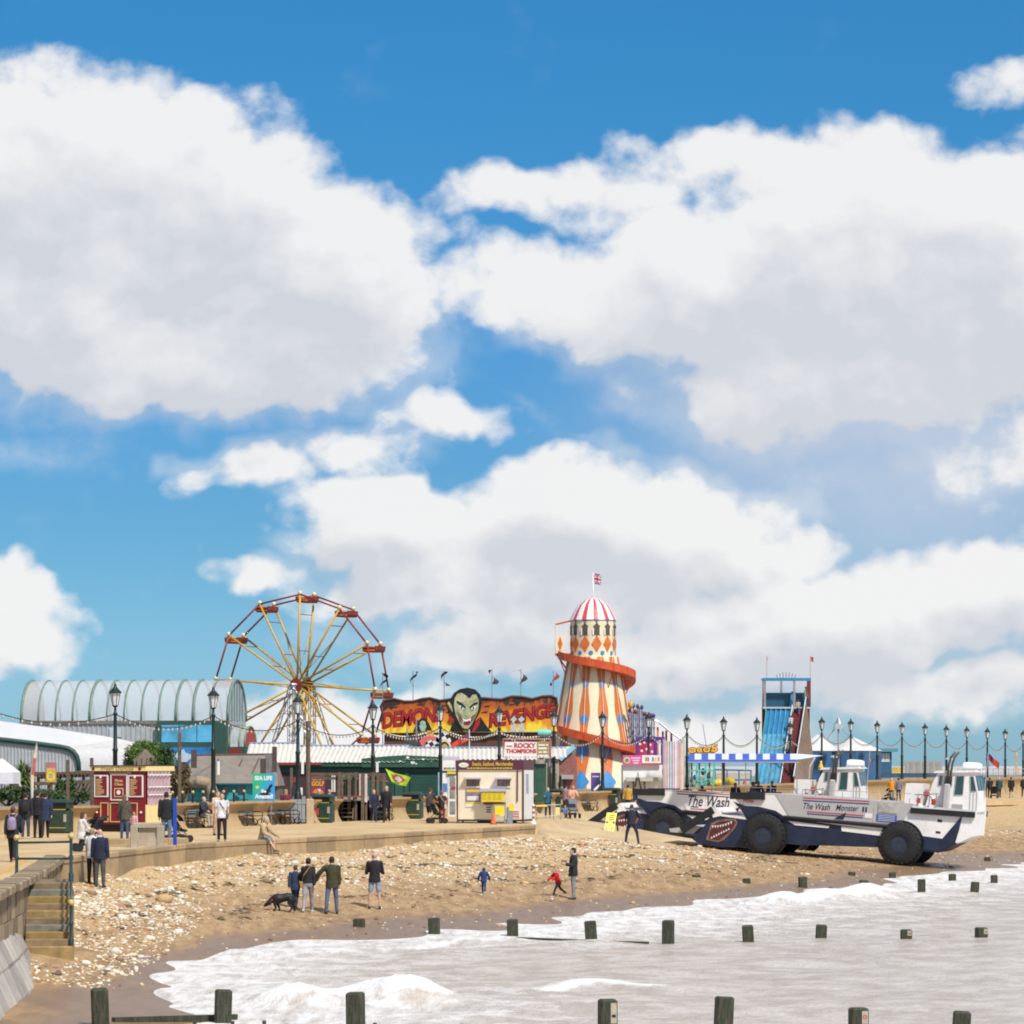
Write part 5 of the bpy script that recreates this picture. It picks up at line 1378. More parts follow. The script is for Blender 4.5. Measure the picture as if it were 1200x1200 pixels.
# tall timber pole in front of the arcade
Lq = Lp(361, wallD(361) + 2.2); MB().lathe([(.11, 0), (.10, Lq.z(845))], 8).build('timber_pole', TIMBER, loc=Lq.loc, label='tall bare timber pole beside the golf poster', category='pole')
for x, yt in [(341.5, 900), (210.5, 858), (79.5, 890), (107.5, 888)]:
    Lq = Lp(x, wallD(x) + 3); MB().cbox(-.07, .07, -.07, .07, 0, Lq.z(yt), .02).build('timber_post', TIMBER, loc=Lq.loc, label={341.5: 'short bare timber post between the bag stall and the golf poster', 210.5: 'tall timber post rising in front of the shark mural', 79.5: 'timber post beside the pergola roof', 107.5: 'timber post top behind the dark red kiosk'}[x], category='post')
# wooden deck fence with steps
D = wallD(420) + .35; L = Lp(425, D, 0)
t = thing('timber_deck', 'weathered timber deck with slatted fence, leaning posts and open steps', 'deck', L.loc)
for i, x in enumerate([396, 401, 409, 417, 425, 429, 437, 443, 450]):
    top_ = 905 + (i % 3) * 1.5
    MB().bar((L.x(x), .05 * (i % 2), 0), (L.x(x + (2.2 if x == 396 else random.uniform(-.4, .4))), .05 * (i % 2), L.z(top_)), .11 if i % 2 else .15).build('post', TIMBER, t)
for y in (907, 912): MB().bar((L.x(364), .25, L.z(y)), (L.x(452), .25, L.z(y + .5)), .06, .13).build('rail', TIMBER, t)
for i, x in enumerate(np.arange(399, 428, 3.0)):
    mb = MB(); L.box(mb, x, x + 2.3, 911, 934, .3, .34); mb.build('fence_board', [TIMBER, M((.19, .15, .11), .85, .25, 6), M((.11, .085, .06), .85, .25, 6)][i % 3], t)
for k in range(5):
    MB().box(L.x(396.5), L.x(413.5), -.55 + k * .24, -.28 + k * .24, .17 + k * .2, .22 + k * .2).build('step_tread', M((.16, .13, .10), .85, .25, 6), t)
for x in (395.8, 414): MB().bar((L.x(x), -.5, .02), (L.x(x), .6, 1.12), .06, .2).build('stringer', TIMBER, t)
mb = MB(); L.box(mb, 395, 424, 932.5, 934.5, -.05, .2); mb.build('red_edge', M((.30, .05, .04), .7, .15, 5), t)
mb = MB(); L.box(mb, 421, 426, 907, 936, -.03, .0); mb.build('notice_panel', M((.60, .46, .44), .7, .15, 6), t); mb = MB(); L.box(mb, 427.5, 430.5, 907, 940, -.1, -.07); mb.build('notice_panel', M((.62, .52, .50), .7, .15, 6), t)

# ------------------------------------------------------------------ rock shop sign and end gable
D = 184; L = Lp(617, D); t = thing('shop_roof_sign', 'white roof sign with red lettering Rocky Thompsons and a bulb border', 'sign', L.loc)
mb = MB(); L.box(mb, 591.5, 629, 869.5, 886, 0, .08); mb.build('white_panel', WHITE, t)
mb = MB(); L.box(mb, 629, 644, 869, 884.5, -.005, .08); mb.build('tan_panel', M((.36, .25, .08), .6, .15, 4), t)
SR = M((.50, .04, .04), .5, .1, 6)
text('lettering', 'ROCKY', SR, t, L.x(602.5), L.x(628), L.z(876.6), L.z(870.6), -.005, 0, .05)
text('lettering', 'THOMPSONS', SR, t, L.x(593), L.x(628.5), L.z(882.8), L.z(877.6), -.005, 0, .05)
blur_line(SR, t, L.x(593.5), L.x(601.5), L.z(875.4), L.z(873), -.002)
for i in range(3): blur_line(WHITE, t, L.x(631), L.x(642.5), L.z(874.2 + i * 4.2), L.z(871.4 + i * 4.2), -.007)
mb = MB()
for i in range(26):
    x = 589.5 + i * 2.24; mb.box(L.x(x), L.x(x + 1.1), -.03, .03, L.z(866.8), L.z(865.4))
    if i % 2: mb.box(L.x(x), L.x(x + 1.1), -.03, .03, L.z(887.8), L.z(886.6))
for i in range(9):
    y = 866 + i * 2.4; mb.box(L.x(589.3), L.x(590.6), -.03, .03, L.z(y + 1.1), L.z(y)); mb.box(L.x(644.8), L.x(646.2), -.03, .03, L.z(y + 1.1), L.z(y))
mb.build('bulb_border', M((.62, .05, .03), .4, .15, 9), t, kind='stuff')
mb = MB()
for a, b in [((589, 866), (646, 866)), ((589, 887.3), (646, 887.3)), ((589.6, 866), (589.6, 887.3)), ((645.6, 866), (645.6, 887.3))]: mb.bar((L.x(a[0]), .05, L.z(a[1])), (L.x(b[0]), .05, L.z(b[1])), .05)
mb.build('border_frame', WHITE, t)
for x in (594, 616, 644): MB().bar((L.x(x), .2, L.z(898)), (L.x(x), .2, L.z(868)), .08).build('sign_leg', STEEL, t)
D = 196; L = Lp(655, D); t = thing('gabled_shop', 'small shop with a pale stone front, brick gable and sky blue bargeboard', 'building', L.loc)
mb = MB(); L.box(mb, 628, 655, 890, 938, 0, 4); mb.build('stone_front', M((.42, .37, .30), .8, .12, 3, dirt=.3), t)
mb = MB(); L.poly(mb, [(655, 938), (655, 890), (667, 878), (676, 890), (676, 938)], .1, 4); mb.build('brick_gable', M((.28, .11, .10), .85, .2, 7, bump=.3), t)
MB().bar((L.x(656), -.05, L.z(890)), (L.x(673), -.05, L.z(874.5)), .1, .26).build('bargeboard', M((.25, .55, .72), .5, .08, 4), t)
mb = MB(); mb.add([(L.x(640), -.2, L.z(888.5)), (L.x(656), -.2, L.z(889.5)), (L.x(673), 3.2, L.z(874.5)), (L.x(645), 3.2, L.z(874.5))], [(0, 1, 2, 3)]); mb.build('roof', CORR, t)
for xa in (645, 650, 657): mb = MB(); L.box(mb, xa, xa + 3, 906, 936, -.05, -.004); mb.build('pilaster', M((.30, .26, .20), .8, .15, 4), t)
mb = MB(); L.box(mb, 658, 672, 908, 913, -.35, .08); mb.build('awning', GREYP, t); mb = MB(); L.box(mb, 661, 664, 914, 932, -.03, .09); mb.build('blue_door', BLUP, t)
# small roof gear between the ride and the sign: twin loudspeakers on a stand and a green barrel
L = Lp(608, 200); t = thing('twin_spotlights', 'pair of white box floodlights on thin legs above the roof sign', 'floodlight', L.loc)
for xa in (599, 608):
    mb = MB(); L.box(mb, xa, xa + 6, 848, 857, 0, .3); mb.build('lamp_box', M((.5, .52, .52), .5, .1, 5), t); mb = MB(); mb.bar((L.x(xa + 1), -.05, L.z(845)), (L.x(xa + 5), -.05, L.z(841)), .1, .25); mb.build('hood', M((.35, .62, .55), .5, .1, 5), t)
    for q in (1, 5): MB().tube([(L.x(xa + q), .15, 0), (L.x(xa + q), .15, L.z(857))], .025, 5).build('leg', STEEL, t)
L = Lp(638, 200); mb = MB(); mb.lathe([(.0, -.4), (.2, -.38), (.24, 0), (.2, .38), (0, .4)], 12, (0, 0, L.z(859)), 'x'); mb.tube([(0, 0, 0), (0, 0, L.z(861))], .05, 6)
mb.build('green_float', M((.22, .55, .48), .5, .1, 4), loc=L.loc, label='pale green barrel float on a post beside the roof sign', category='float', smooth='auto')
# ------------------------------------------------------------------ amphibious vehicles
NAVY = M((.014, .022, .052), .45, .3, 2, dirt=.35); VWHITE = M((.84, .80, .76), .42, .06, 1.5, dirt=.24); VGREY = M((.46, .44, .43), .45, .06, 2, dirt=.2); VGLASS = M((.03, .08, .075), .08, .2, 3)
SRED = M((.5, .05, .06), .5, .08, 5); SBLUE = M((.03, .05, .22), .5, .08, 5); INK = M((.02, .025, .07), .5, .1, 5); CLOTHR = M((.45, .03, .03), .8, .15, 5)
KX, KZ = .0402, .0407
def amphibian(label, name, near):
    t = thing('amphibious_vehicle', label, 'amphibious vehicle')
    def vx(x): return (min(x, 1100) + max(0, x - 1100) * .86 - 976) * KX
    def vz(x, y):
        if x > 1050 and y < 950: y = 950 - (950 - y) * .87
        return (1004 + .0864 * (x - 976) - y) * KZ
    def V(p): return (vx(p[0]), vz(*p))
    def slab(nm, pts, m, y0, y1, parent=t, **k):
        mb = MB(); mb.prism([V(p) for p in pts], y0, y1); return mb.build(nm, m, parent, **k)
    B = 1.75
    # hull: white topsides over a navy bottom, with the side plating standing proud
    hull = slab('hull', [(850, 930), (905, 931), (1070, 943), (1147, 952), (1146, 980), (1126, 988), (1040, 977), (920, 960), (872, 952)], VWHITE, -B, B)
    slab('hull_bottom', [(864, 949), (922, 958), (1042, 974), (1104, 984), (1127, 987), (1102, 998), (1035, 992), (935, 989), (905, 986), (880, 972)], NAVY, -B - .004, B + .004, hull)
    slab('deck', [(852, 928.5), (905, 929.5), (1070, 941.5), (1146, 950.5), (1146, 951.9), (1070, 942.9), (905, 930.9), (852, 929.9)], VGREY, -B + .1, B - .1, hull)
    for sg in (-1, 1):
        y0, y1 = sorted((sg * (B + .005), sg * (B + .03)))
        side = slab('side_panel', [(903, 929), (1069, 940), (1056, 965.5), (922, 956)], VGREY if near else VWHITE, y0, y1, hull)
        slab('bow_swoosh', [(853, 938), (868, 943), (884, 944), (905, 949), (918, 957), (912, 972), (880, 962), (868, 953)], NAVY, y0, y1, hull)
        slab('stern_swoosh', [(1076, 978), (1106, 982), (1131, 955), (1128, 972), (1124, 987), (1103, 996), (1080, 994)], NAVY, y0, y1, hull)
        slab('white_flash', [(921, 961), (971, 967), (970, 969.5), (930, 966)], VWHITE, y0, y1, hull); slab('white_flash', [(985, 967.5), (1040, 973.5), (1036, 979), (986, 973)], VWHITE, y0, y1, hull)
        slab('shark_fin', [(976, 958.5), (990, 951), (987, 959.5)], NAVY, *sorted((sg * (B + .032), sg * (B + .05))), side)
        yy = sg * (B + .08)
        MB().tube([(vx(916), yy, vz(916, 956.5)), (vx(1042), yy, vz(1042, 968))], .085, 8).build('rubbing_strake', RUBBER, hull, smooth='auto')
        MB().bar((vx(849), yy, vz(849, 931)), (vx(891), yy, vz(891, 932)), .16, .34).build('bow_fender', RUBBER, hull)
        MB().bar((vx(1066), yy, vz(1066, 949)), (vx(1148), yy, vz(1148, 955.2)), .16, .27).build('stern_fender', RUBBER, hull)
        for wxp, wyp in [(895, 977), (1057, 987.5)]:
            cx, cz = vx(wxp), vz(wxp, wyp)
            MB().lathe([(1.10, y0 - .0), (1.10, y1 + .004 if sg > 0 else y1)], 28, (cx, 0, cz), 'y').build('wheel_arch', BLACK, hull)
            w = MB(); ya = sg * (B + .17)
            tp = [(.42, -.30), (.60, -.33), (.80, -.33), (.84, -.30), (.92, -.28), (.97, -.15), (.975, 0), (.97, .15), (.92, .28), (.80, .33), (.60, .33), (.42, .30)]
            w.lathe([(r, ya + h) for r, h in tp], 40, (cx, 0, cz), 'y', cap=False); wh = w.build('wheel', RUBBER, t, smooth='auto')
            w = MB()
            for k in range(26):
                a = 2 * math.pi * k / 26; ca, sa = math.cos(a), math.sin(a)
                for s2 in (-1, 1):
                    a2 = a + s2 * .06; w.bar((cx + .965 * math.sin(a), ya, cz + .965 * math.cos(a)), (cx + .93 * math.sin(a2 + .07), ya + s2 * .29, cz + .93 * math.cos(a2 + .07)), .09, .07, (math.sin(a), 0, math.cos(a)))
            w.build('tread_lugs', RUBBER, wh)
            w = MB(); w.lathe([(.44, ya + sg * .24), (.41, ya + sg * .10), (.31, ya + sg * .06), (.22, ya + sg * .08), (.20, ya + sg * .20), (.12, ya + sg * .22), (.02, ya + sg * .22)], 24, (cx, 0, cz), 'y'); w.build('rim', M((.025, .035, .06), .55, .3, 5, dirt=.3), wh, smooth='auto')
            w = MB()
            for k in range(10):
                a = 2 * math.pi * k / 10; w.ball((cx + .26 * math.sin(a), ya + sg * .09, cz + .33 * math.cos(a)), .025, 6, 4)
            w.build('wheel_nuts', STEEL, wh, kind='stuff')
    for xs_ in (945, 985, 1022): # plate seams
        MB().bar((vx(xs_), -B - .034, vz(xs_, 931.5 + (xs_ - 903) * .066)), (vx(xs_), -B - .034, vz(xs_, 957 + (xs_ - 922) * .07)), .012, .012).build('plate_seam', GREYP, hull)
    for xs_ in (945, 985, 1022, 1090): MB().bar((vx(xs_), -B - .008, vz(xs_, 972 + (xs_ - 945) * .06)), (vx(xs_), -B - .008, vz(xs_, 987)), .014, .02).build('plate_seam', M((.03, .035, .05), .6, .2, 5), hull)
    for xs_ in np.arange(935, 1066, 16): MB().tube([(vx(xs_), -B + .08, vz(xs_, 931.3 + (xs_ - 905) * .07)), (vx(xs_), -B + .08, vz(xs_, 922 + (xs_ - 905) * .07))], .018, 5).build('stanchion', GREYP, hull)
    MB().tube([(vx(935), -B + .08, vz(935, 924.1)), (vx(1064), -B + .08, vz(1064, 937.1) + .36)], .014, 5).build('guard_wire', GREYP, hull)
    # lettering and stripes on the seaward side
    ys = -B - .032
    def stripe(p, q, m, h=.05): MB().bar((vx(p[0]), ys - .004, vz(*p)), (vx(q[0]), ys - .004, vz(*q)), .012, h).build('stripe', m, side0)
    side0 = [o for o in hull.children if o.name.startswith('side_panel')][0]
    def word(body, x0, x1, ybot, ytop, m=INK, shear=.28, bold=.008):
        dz = vz(x1, 0) - vz(x0, 0) - (x1 - x0) * .0 * KZ
        za, zb = vz((x0 + x1) / 2, ybot), vz((x0 + x1) / 2, ytop)
        sl = -(.055) * (x1 - x0) * KZ + .0864 * (x1 - x0) * KZ
        text('lettering', body, m, side0, vx(x0), vx(x1), za, zb, ys, shear, bold, sl)
    if near:
        stripe((937, 934), (1016, 938.5), SRED); stripe((937, 937), (1016, 941.5), SBLUE); stripe((943, 950), (1010, 955), SRED); stripe((943, 952.5), (1010, 957.5), SBLUE)
        word('The Wash', 938, 970, 948, 940.5); word('Monster', 977, 1004, 949.5, 942.5); word('II', 1008.5, 1014, 951, 945, INK, 0, .03)
        word('Wizzy', 865, 878.5, 940.5, 935, SRED)
        slab('photo_board', [(1027, 939), (1050, 941), (1050, 953), (1027, 951)], M((.42, .40, .36), .5, .35, 3), -B - .06, -B - .033, side0)
        slab('blue_board', [(1026, 953), (1050, 955), (1050, 963), (1026, 961)], M((.05, .09, .36), .5, .1, 4), -B - .06, -B - .033, side0)
        for i in range(4): MB().bar((vx(1028), -B - .064, vz(1028, 954.6 + i * 1.9)), (vx(1048), -B - .064, vz(1048, 956.2 + i * 1.9)), .006, .02).build('board_line', WHITE, side0)
        slab('white_plate', [(1012, 952), (1021, 953), (1021, 958.5), (1012, 957.5)], WHITE, -B - .05, -B - .033, side0)
        slab('cut_vent', [(1098, 959.5), (1104, 960.3), (1104, 963), (1098, 962.2)], BLACK, -B - .02, -B - .001, hull); slab('cut_vent', [(1097, 973), (1103, 973.8), (1103, 976), (1097, 975.2)], BLACK, -B - .02, -B - .001, hull)
    else:
        stripe((906, 931), (975, 936), SRED); stripe((907, 934), (975, 939), INK); word('The Wash', 922, 976, 951, 937.5, INK, .28, .012); stripe((926, 953), (1000, 958.5), SRED); stripe((926, 950.5), (936, 951.3), INK)
    # lowered bow ramp with the painted shark mouth
    ramp = slab('bow_ramp', [(806, 982), (830, 955), (838, 952), (868, 957), (880, 962), (874, 992), (842, 992), (815, 988)], NAVY, -B + .05, B - .05)
    slab('ramp_cap', [(826, 950), (833, 945), (840, 953), (876, 957), (878, 960.5), (838, 955), (830, 957)], VWHITE, -B + .02, B - .02, ramp)
    MB().bar((vx(793), -B - .02, vz(793, 972)), (vx(829), -B - .02, vz(829, 947.5)), .2, .34).build('ramp_fender', RUBBER, ramp)
    MB().bar((vx(793), B + .02, vz(793, 972)), (vx(829), B + .02, vz(829, 947.5)), .2, .34).build('ramp_fender', RUBBER, ramp)
    slab('ramp_tongue', [(776, 970), (806, 966), (815, 968), (806, 976), (778, 974)], VGREY, -B + .2, B - .2, ramp)
    lip = slab('shark_lips', [(823, 983), (828, 964), (835, 960), (846, 958.5), (857, 958.5), (860, 963), (857, 970), (852, 976), (845, 983), (838, 986)], M((.24, .13, .095), .5, .35, 5), -B + .035, -B + .052, ramp)
    slab('shark_mouth', [(826, 982), (830, 966), (837, 962), (847, 960.5), (856, 960.5), (857.5, 963.5), (854, 970), (848, 976), (840, 983)], M((.11, .018, .02), .5, .4, 5), -B + .02, -B + .037, lip)
    for i in range(8):
        a = i / 7; x, y = 829 + 22 * a, 966.5 - 5 * a + 1.5 * math.sin(a * 3); slab('tooth', [(x, y), (x + 2.4, y - .4), (x + 1.6, y + 3)], WHITE, -B + .01, -B + .022, lip)
        x, y = 829 + 20 * a, 982 - 10 * a; slab('tooth', [(x, y), (x + 2.4, y - 1.2), (x + .6, y - 3)], WHITE, -B + .01, -B + .022, lip)
    if not near:
        MB().bar((vx(856), -B - .05, vz(856, 942)), (vx(884), -B - .05, vz(884, 972)), .10, .12).build('ramp_arm', NAVY, ramp)
    # wheelhouse at the stern
    C = 1.12
    cab = slab('wheelhouse', [(1078, 950), (1086, 912), (1091, 900), (1139, 899), (1146, 925), (1149, 952)], VWHITE, -C, C)
    slab('cab_roof', [(1086, 899.5), (1089, 896.5), (1140, 896.5), (1144, 899.5)], VWHITE, -C - .1, C + .1, cab)
    for sg in (-1, 1):
        ya, yb = sorted((sg * (C + .002), sg * (C + .02)))
        for nm, pts in [('side_window', [(1093, 903), (1097, 903), (1096.5, 916), (1092.5, 916)]), ('side_window', [(1100, 904), (1110, 904), (1110, 917), (1099.5, 917)]), ('door_window', [(1115, 904), (1126, 904), (1126, 929), (1114, 929)]), ('front_quarter_window', [(1134, 905), (1138.5, 905), (1144, 924.5), (1136, 924.5)])]:
            w = slab(nm, pts, VGLASS, ya, yb, cab)
            loop = [(vx(a), (ya if sg < 0 else yb), vz(a, b)) for a, b in pts + pts[:1]]
            MB().tube(loop, .022, 4).build('window_frame', GREYP, w)
        slab('vent_panel', [(1112, 941), (1127, 942), (1127, 950), (1112, 949)], GREYP, ya, yb, cab)
        for i in range(3): MB().bar((vx(1136 + i * 4.5), sg * (C + .02), vz(1136 + i * 4.5, 926)), (vx(1137 + i * 4.5), sg * (C + .02), vz(1137 + i * 4.5, 951)), .02, .02).build('grab_bar', GREYP, cab)
    for i in range(3):
        w = MB(); x0 = 0
        xa_, xb_ = vx(1140.4) + .012, vx(1145.8) + .012
        w.add([(xa_, -C + .12 + i * .78, vz(1140, 904)), (xa_, -C + .78 + i * .78, vz(1140, 904)), (xb_, -C + .78 + i * .78, vz(1145, 924)), (xb_, -C + .12 + i * .78, vz(1145, 924))], [(0, 1, 2, 3)]); w.build('rear_window', VGLASS, cab)
    w = MB(); w.lathe([(.0, -.46), (.24, -.43), (.29, -.25), (.29, .25), (.24, .43), (0, .46)], 14, (vx(1131), 0, vz(1131, 894)), 'x'); w.build('life_raft', VWHITE, cab, smooth='auto')
    slab('raft_cradle', [(1119, 897.5), (1118, 894.5), (1144, 894.5), (1143, 897.5)], GREYP, -.4, .4, cab)
    MB().tube([(vx(1097), .3, vz(1097, 898)), (vx(1097), .3, vz(1097, 882))], .035, 6).build('mast', VWHITE, cab); MB().lathe([(.22, 0), (.22, .06), (.10, .10)], 14, (vx(1097), .3, vz(1097, 882))).build('radar_disc', VGREY, cab)
    stack = MB().cbox(vx(1101), vx(1109), -C - .42, -C - .08, vz(1105, 950), vz(1105, 914), .05).build('exhaust_casing', VGREY, t)
    for dx in (0, 5):
        MB().tube([(vx(1104 + dx * .6), -C - .25, vz(1104, 916)), (vx(1105 + dx), -C - .25, vz(1105 + dx, 887)), (vx(1107 + dx), -C - .25, vz(1107 + dx, 879)), (vx(1112.5 + dx), -C - .25, vz(1112 + dx, 872))], .052, 8).build('exhaust_pipe', M((.09, .075, .065), .6, .25, 5), stack, smooth=True)
    slab('locker', [(1055, 941), (1055, 913), (1075, 914), (1075, 943)], VWHITE, -C - .1, .6)
    # life ring on the side of the wheelhouse
    c = (vx(1082), -B + .12, vz(1082, 937)); ring = MB(); n = 32; P = []
    for i in range(n + 1):
        a = 2 * math.pi * i / n; P.append([(c[0] + (.36 + .095 * math.cos(b)) * math.cos(a), c[1] + .08 * math.sin(b), c[2] + (.36 + .095 * math.cos(b)) * math.sin(a)) for b in np.linspace(0, 2 * math.pi, 9)])
    ring.grid(P); ring.m = [1 if ((f // 8 + 2) % 8) < 4 else 0 for f in range(len(ring.f))]; ring.build('life_ring', [WHITE, CLOTHR], t, smooth=True)
    rail = MB(); 
    for x in (1072, 1086, 1094): rail.tube([(vx(x), -B + .05, vz(x, 952)), (vx(x), -B + .05, vz(x, 926))], .022, 5)
    rail.tube([(vx(1068), -B + .05, vz(1068, 928)), (vx(1096), -B + .05, vz(1096, 927))], .022, 5); rail.build('guard_rail', STEEL, t)
    # ensign at the stern
    st = MB().tube([(vx(1147), .6, vz(1147, 950)), (vx(1148), .6, vz(1148, 873))], .025, 6).build('ensign_staff', GREYP, t)
    g = MB()
    if near: g.grid([[(vx(1148 + i * 1.6), .6 + .12 * math.sin(i * .9), vz(1148 + i * 1.6, 874 + i * 1.35 + j * 1.7)) for j in range(6)] for i in range(11)]); g.m = [1 if (f // 5 < 4 and f % 5 < 2) else 0 for f in range(len(g.f))]
    else: g.grid([[(vx(1147.5 + j * .45 + i * .3), .6 + .08 * math.sin(j), vz(1147, 876 + j * 3.0 + i * 1.0)) for j in range(8)] for i in range(6)]); g.m = [2 if f % 7 < 3 and f // 7 > 2 else 0 for f in range(len(g.f))]
    g.build('ensign', [CLOTHR, M((.02, .02, .12), .8, .15, 6), M((.7, .5, .05), .8, .1, 6)], st, smooth=True)
    return t, V
t, V_ = amphibian('white and grey amphibious vehicle lettered The Wash Monster II, its bow ramp lowered', 'II', True)
t.location = (wx(976, 163) + .28, 163, wz(1004, 163)); t.rotation_euler = (0, R(4.6), R(-17))
t2, V_ = amphibian('white amphibious vehicle under a blue striped canopy, lettered The Wash', 'I', False)
t2.location = (wx(853, 176) + .3, 176.5, -1.58); t2.rotation_euler = (0, R(4.2), R(-15))
FARV = t2
# its striped passenger canopy (part of the vehicle)
CB = M((.05, .11, .45), .6, .1, 3); CWh = M((.68, .70, .76), .6, .08, 3)
bpy.context.view_layer.update()
inv = t2.matrix_world.inverted()
def fv(x, y, d): return inv @ pt(x, y, d)
n = 16; xs = np.linspace(806, 934, n + 1)
cano = MB()
for i in range(n):
    a, b = xs[i], xs[i + 1]; m = CB if i % 2 == 0 else CWh
    mb = MB(); d = 173.8
    mb.add([fv(a + (2.5 if i == 0 else 0), 883.2, d + 2.6), fv(b, 883.2, d + 2.6), fv(b, 890, d), fv(a, 890, d)], [(0, 1, 2, 3)]); mb.add([fv(a, 890.1, d), fv(b, 890.1, d), fv(b, 893.4, d - .02), fv(a, 893.4, d - .02)], [(0, 1, 2, 3)]); mb.m = [0, 1]
    mb.build('canopy_stripe', [m, CB], t2)
mb = MB(); mb.add([fv(934, 883.2, 176.4), fv(965, 885.5, 176.4), fv(938, 889.6, 173.9), fv(934, 890, 173.8)], [(0, 1, 2, 3)]); mb.build('canopy_tail', CWh, t2)
for x in (808, 846, 874, 903, 934):
    MB().tube([fv(x, 893, 173.9), fv(x, 930, 174.4)], .025, 6).build('canopy_post', GREYP, t2)
MB().tube([fv(806, 893.4, 173.8), fv(936, 893.4, 173.8)], .03, 6).build('canopy_rail', GREYP, t2)
MB().tube([fv(955, 888, 175), fv(949, 898, 174.6), fv(948, 912, 174.5)], .05, 6).build('davit', GREYP, t2)
MB().lathe([(.0, 0), (.11, .03), (.13, .2), (.06, .36), (.05, .5)], 10, tuple(fv(961.5, 903, 174.5))).build('yellow_buoy', M((.75, .5, .02), .5, .1, 5), t2, smooth=True)

# ------------------------------------------------------------------ kiosks on the promenade
MAR = M((.10, .028, .05), .5, .12, 4); KC = M((.84, .74, .55), .5, .05, 2, dirt=.10); LIL = M((.52, .48, .58), .5, .08, 4); YELS = M((.80, .62, .02), .5, .08, 5)
D = 158; L = Lp(575, D, 0); t = thing('tour_kiosk', 'cream ticket kiosk on legs with a maroon fascia and yellow lettering', 'kiosk', L.loc, R(-12))
mb = MB(); L.box(mb, 534.5, 614, 902, 961, 0, 2.3); mb.build('cabin', KC, t)
mb = MB(); L.box(mb, 533, 614.8, 891, 902, -.07, 2.36); fa = mb.build('fascia', MAR, t)
YT = M((.78, .55, .04), .5, .05, 5)
text('lettering', 'Snacks, Seafood, Merchandise', YT, fa, L.x(553), L.x(602), L.z(898.2), L.z(892.8), -.075, .1, .01)
blur_line(YT, fa, L.x(547), L.x(601), L.z(901), L.z(899.4), -.073)
mb = MB(); mb.lathe([(.235, -.085), (.235, -.072)], 20, (0, 0, 0), 'y'); mb.v = [(L.x(543) + a * 1.0, b, L.z(896.5) + c_ * .48) for a, b, c_ in mb.v]; mb.build('oval_badge', WHITE, fa)
blur_line(YT, fa, L.x(539.5), L.x(546.5), L.z(897.4), L.z(895.8), -.087)
for xa in (534.5, 613.2):
    mb = MB(); L.box(mb, xa, xa + 1.4, 902, 966, -.05, .06); mb.build('corner_post', MAR, t)
mb = MB(); L.box(mb, 534.6, 614, 960.4, 962.4, -.03, 2.3); mb.build('floor_beam', BLACK, t)
for xa, xb in [(546, 562), (583, 598.5)]:
    mb = MB(); L.box(mb, xa, xb, 913, 921.5, -.015, -.003); w = mb.build('window', M((.20, .15, .11), .25, .35, 3), t); mb = MB(); L.box(mb, xa - 2, xb + 2, 911, 913, -.3, .0); mb.build('open_flap', LIL, w)
    mb = MB(); L.box(mb, xa - .8, xb + .8, 921.5, 922.8, -.06, .0); mb.build('sill', WHITE, w)
mb = MB(); L.box(mb, 545, 562.5, 924.5, 940, -.03, -.003); ps = mb.build('poster', M((.30, .22, .30), .5, .4, 5), t); mb = MB(); L.box(mb, 545, 562.5, 940, 942.4, -.03, -.003); mb.build('poster_band', YELS, ps); mb = MB(); L.box(mb, 545, 562.5, 942.4, 945.5, -.03, -.003); mb.build('poster_foot', WHITE, ps); mb = MB(); L.box(mb, 546, 561.5, 925.5, 928, -.036, -.031); mb.build('poster_title', YT, ps); mb = MB(); L.box(mb, 547, 561, 933, 938, -.036, -.031); mb.build('poster_boat', WHITE, ps)
mb = MB(); L.box(mb, 565, 594, 924, 927.5, -.55, .02); mb.build('service_awning', LIL, t)
mb = MB(); L.box(mb, 567, 593.5, 928, 939.6, -.50, -.44); sb = mb.build('price_board', YELS, t)
for i in range(4): mb = MB(); L.box(mb, 568 + i * 6, 572.5 + i * 6, 930, 937, -.508, -.502); mb.build('board_print', M((.62, .48, .03), .6, .3, 20), sb)
mb = MB(); L.box(mb, 568.5, 593, 940, 942.8, -.45, 0); mb.build('counter', MAR, t)
for xa, xb, ya, yb, m in [(569, 576.5, 944, 953.5, WHITE), (600, 610, 949, 958, WHITE)]:
    mb = MB(); L.box(mb, xa, xb, ya, yb, -.03, -.003); nb_ = mb.build('notice', m, t)
    for i in range(3): mb = MB(); L.box(mb, xa + 1, xb - 1, ya + 1.5 + i * 2.6, ya + 2.9 + i * 2.6, -.036, -.031); mb.build('notice_line', INK if xa < 590 else SRED, nb_)
MB().tube([(L.x(607.5), -.05, L.z(902)), (L.x(607.2), -.05, L.z(939))], .03, 6).build('down_pipe', MAR, t)
xs_ = L.x(614)
for i, (y0, y1) in enumerate([(.25, .9)]):
    MB().box(xs_ + .004, xs_ + .03, .5, 1.1, L.z(930), L.z(907)).build('side_window', M((.33, .35, .42), .3, .2, 4), t)
MB().box(xs_ + .004, xs_ + .02, .05, 2.25, L.z(960), L.z(902.5)).build('side_wall', WHITE, t)
mb = MB()
for x in (-1.4, -.4, .7, 1.45): mb.box(x, x + .06, .2, .26, 0, .16)
mb.build('jacks', BLACK, t)
MB().box(-.7, -.15, .3, .7, .02, .17).build('tow_gear', BLACK, t)
for x in (1.0,): MB().lathe([(.05, .25), (.2, .25), (.2, .42), (.05, .42)], 16, (x, 0, .2), 'y').build('road_wheel', RUBBER, t)
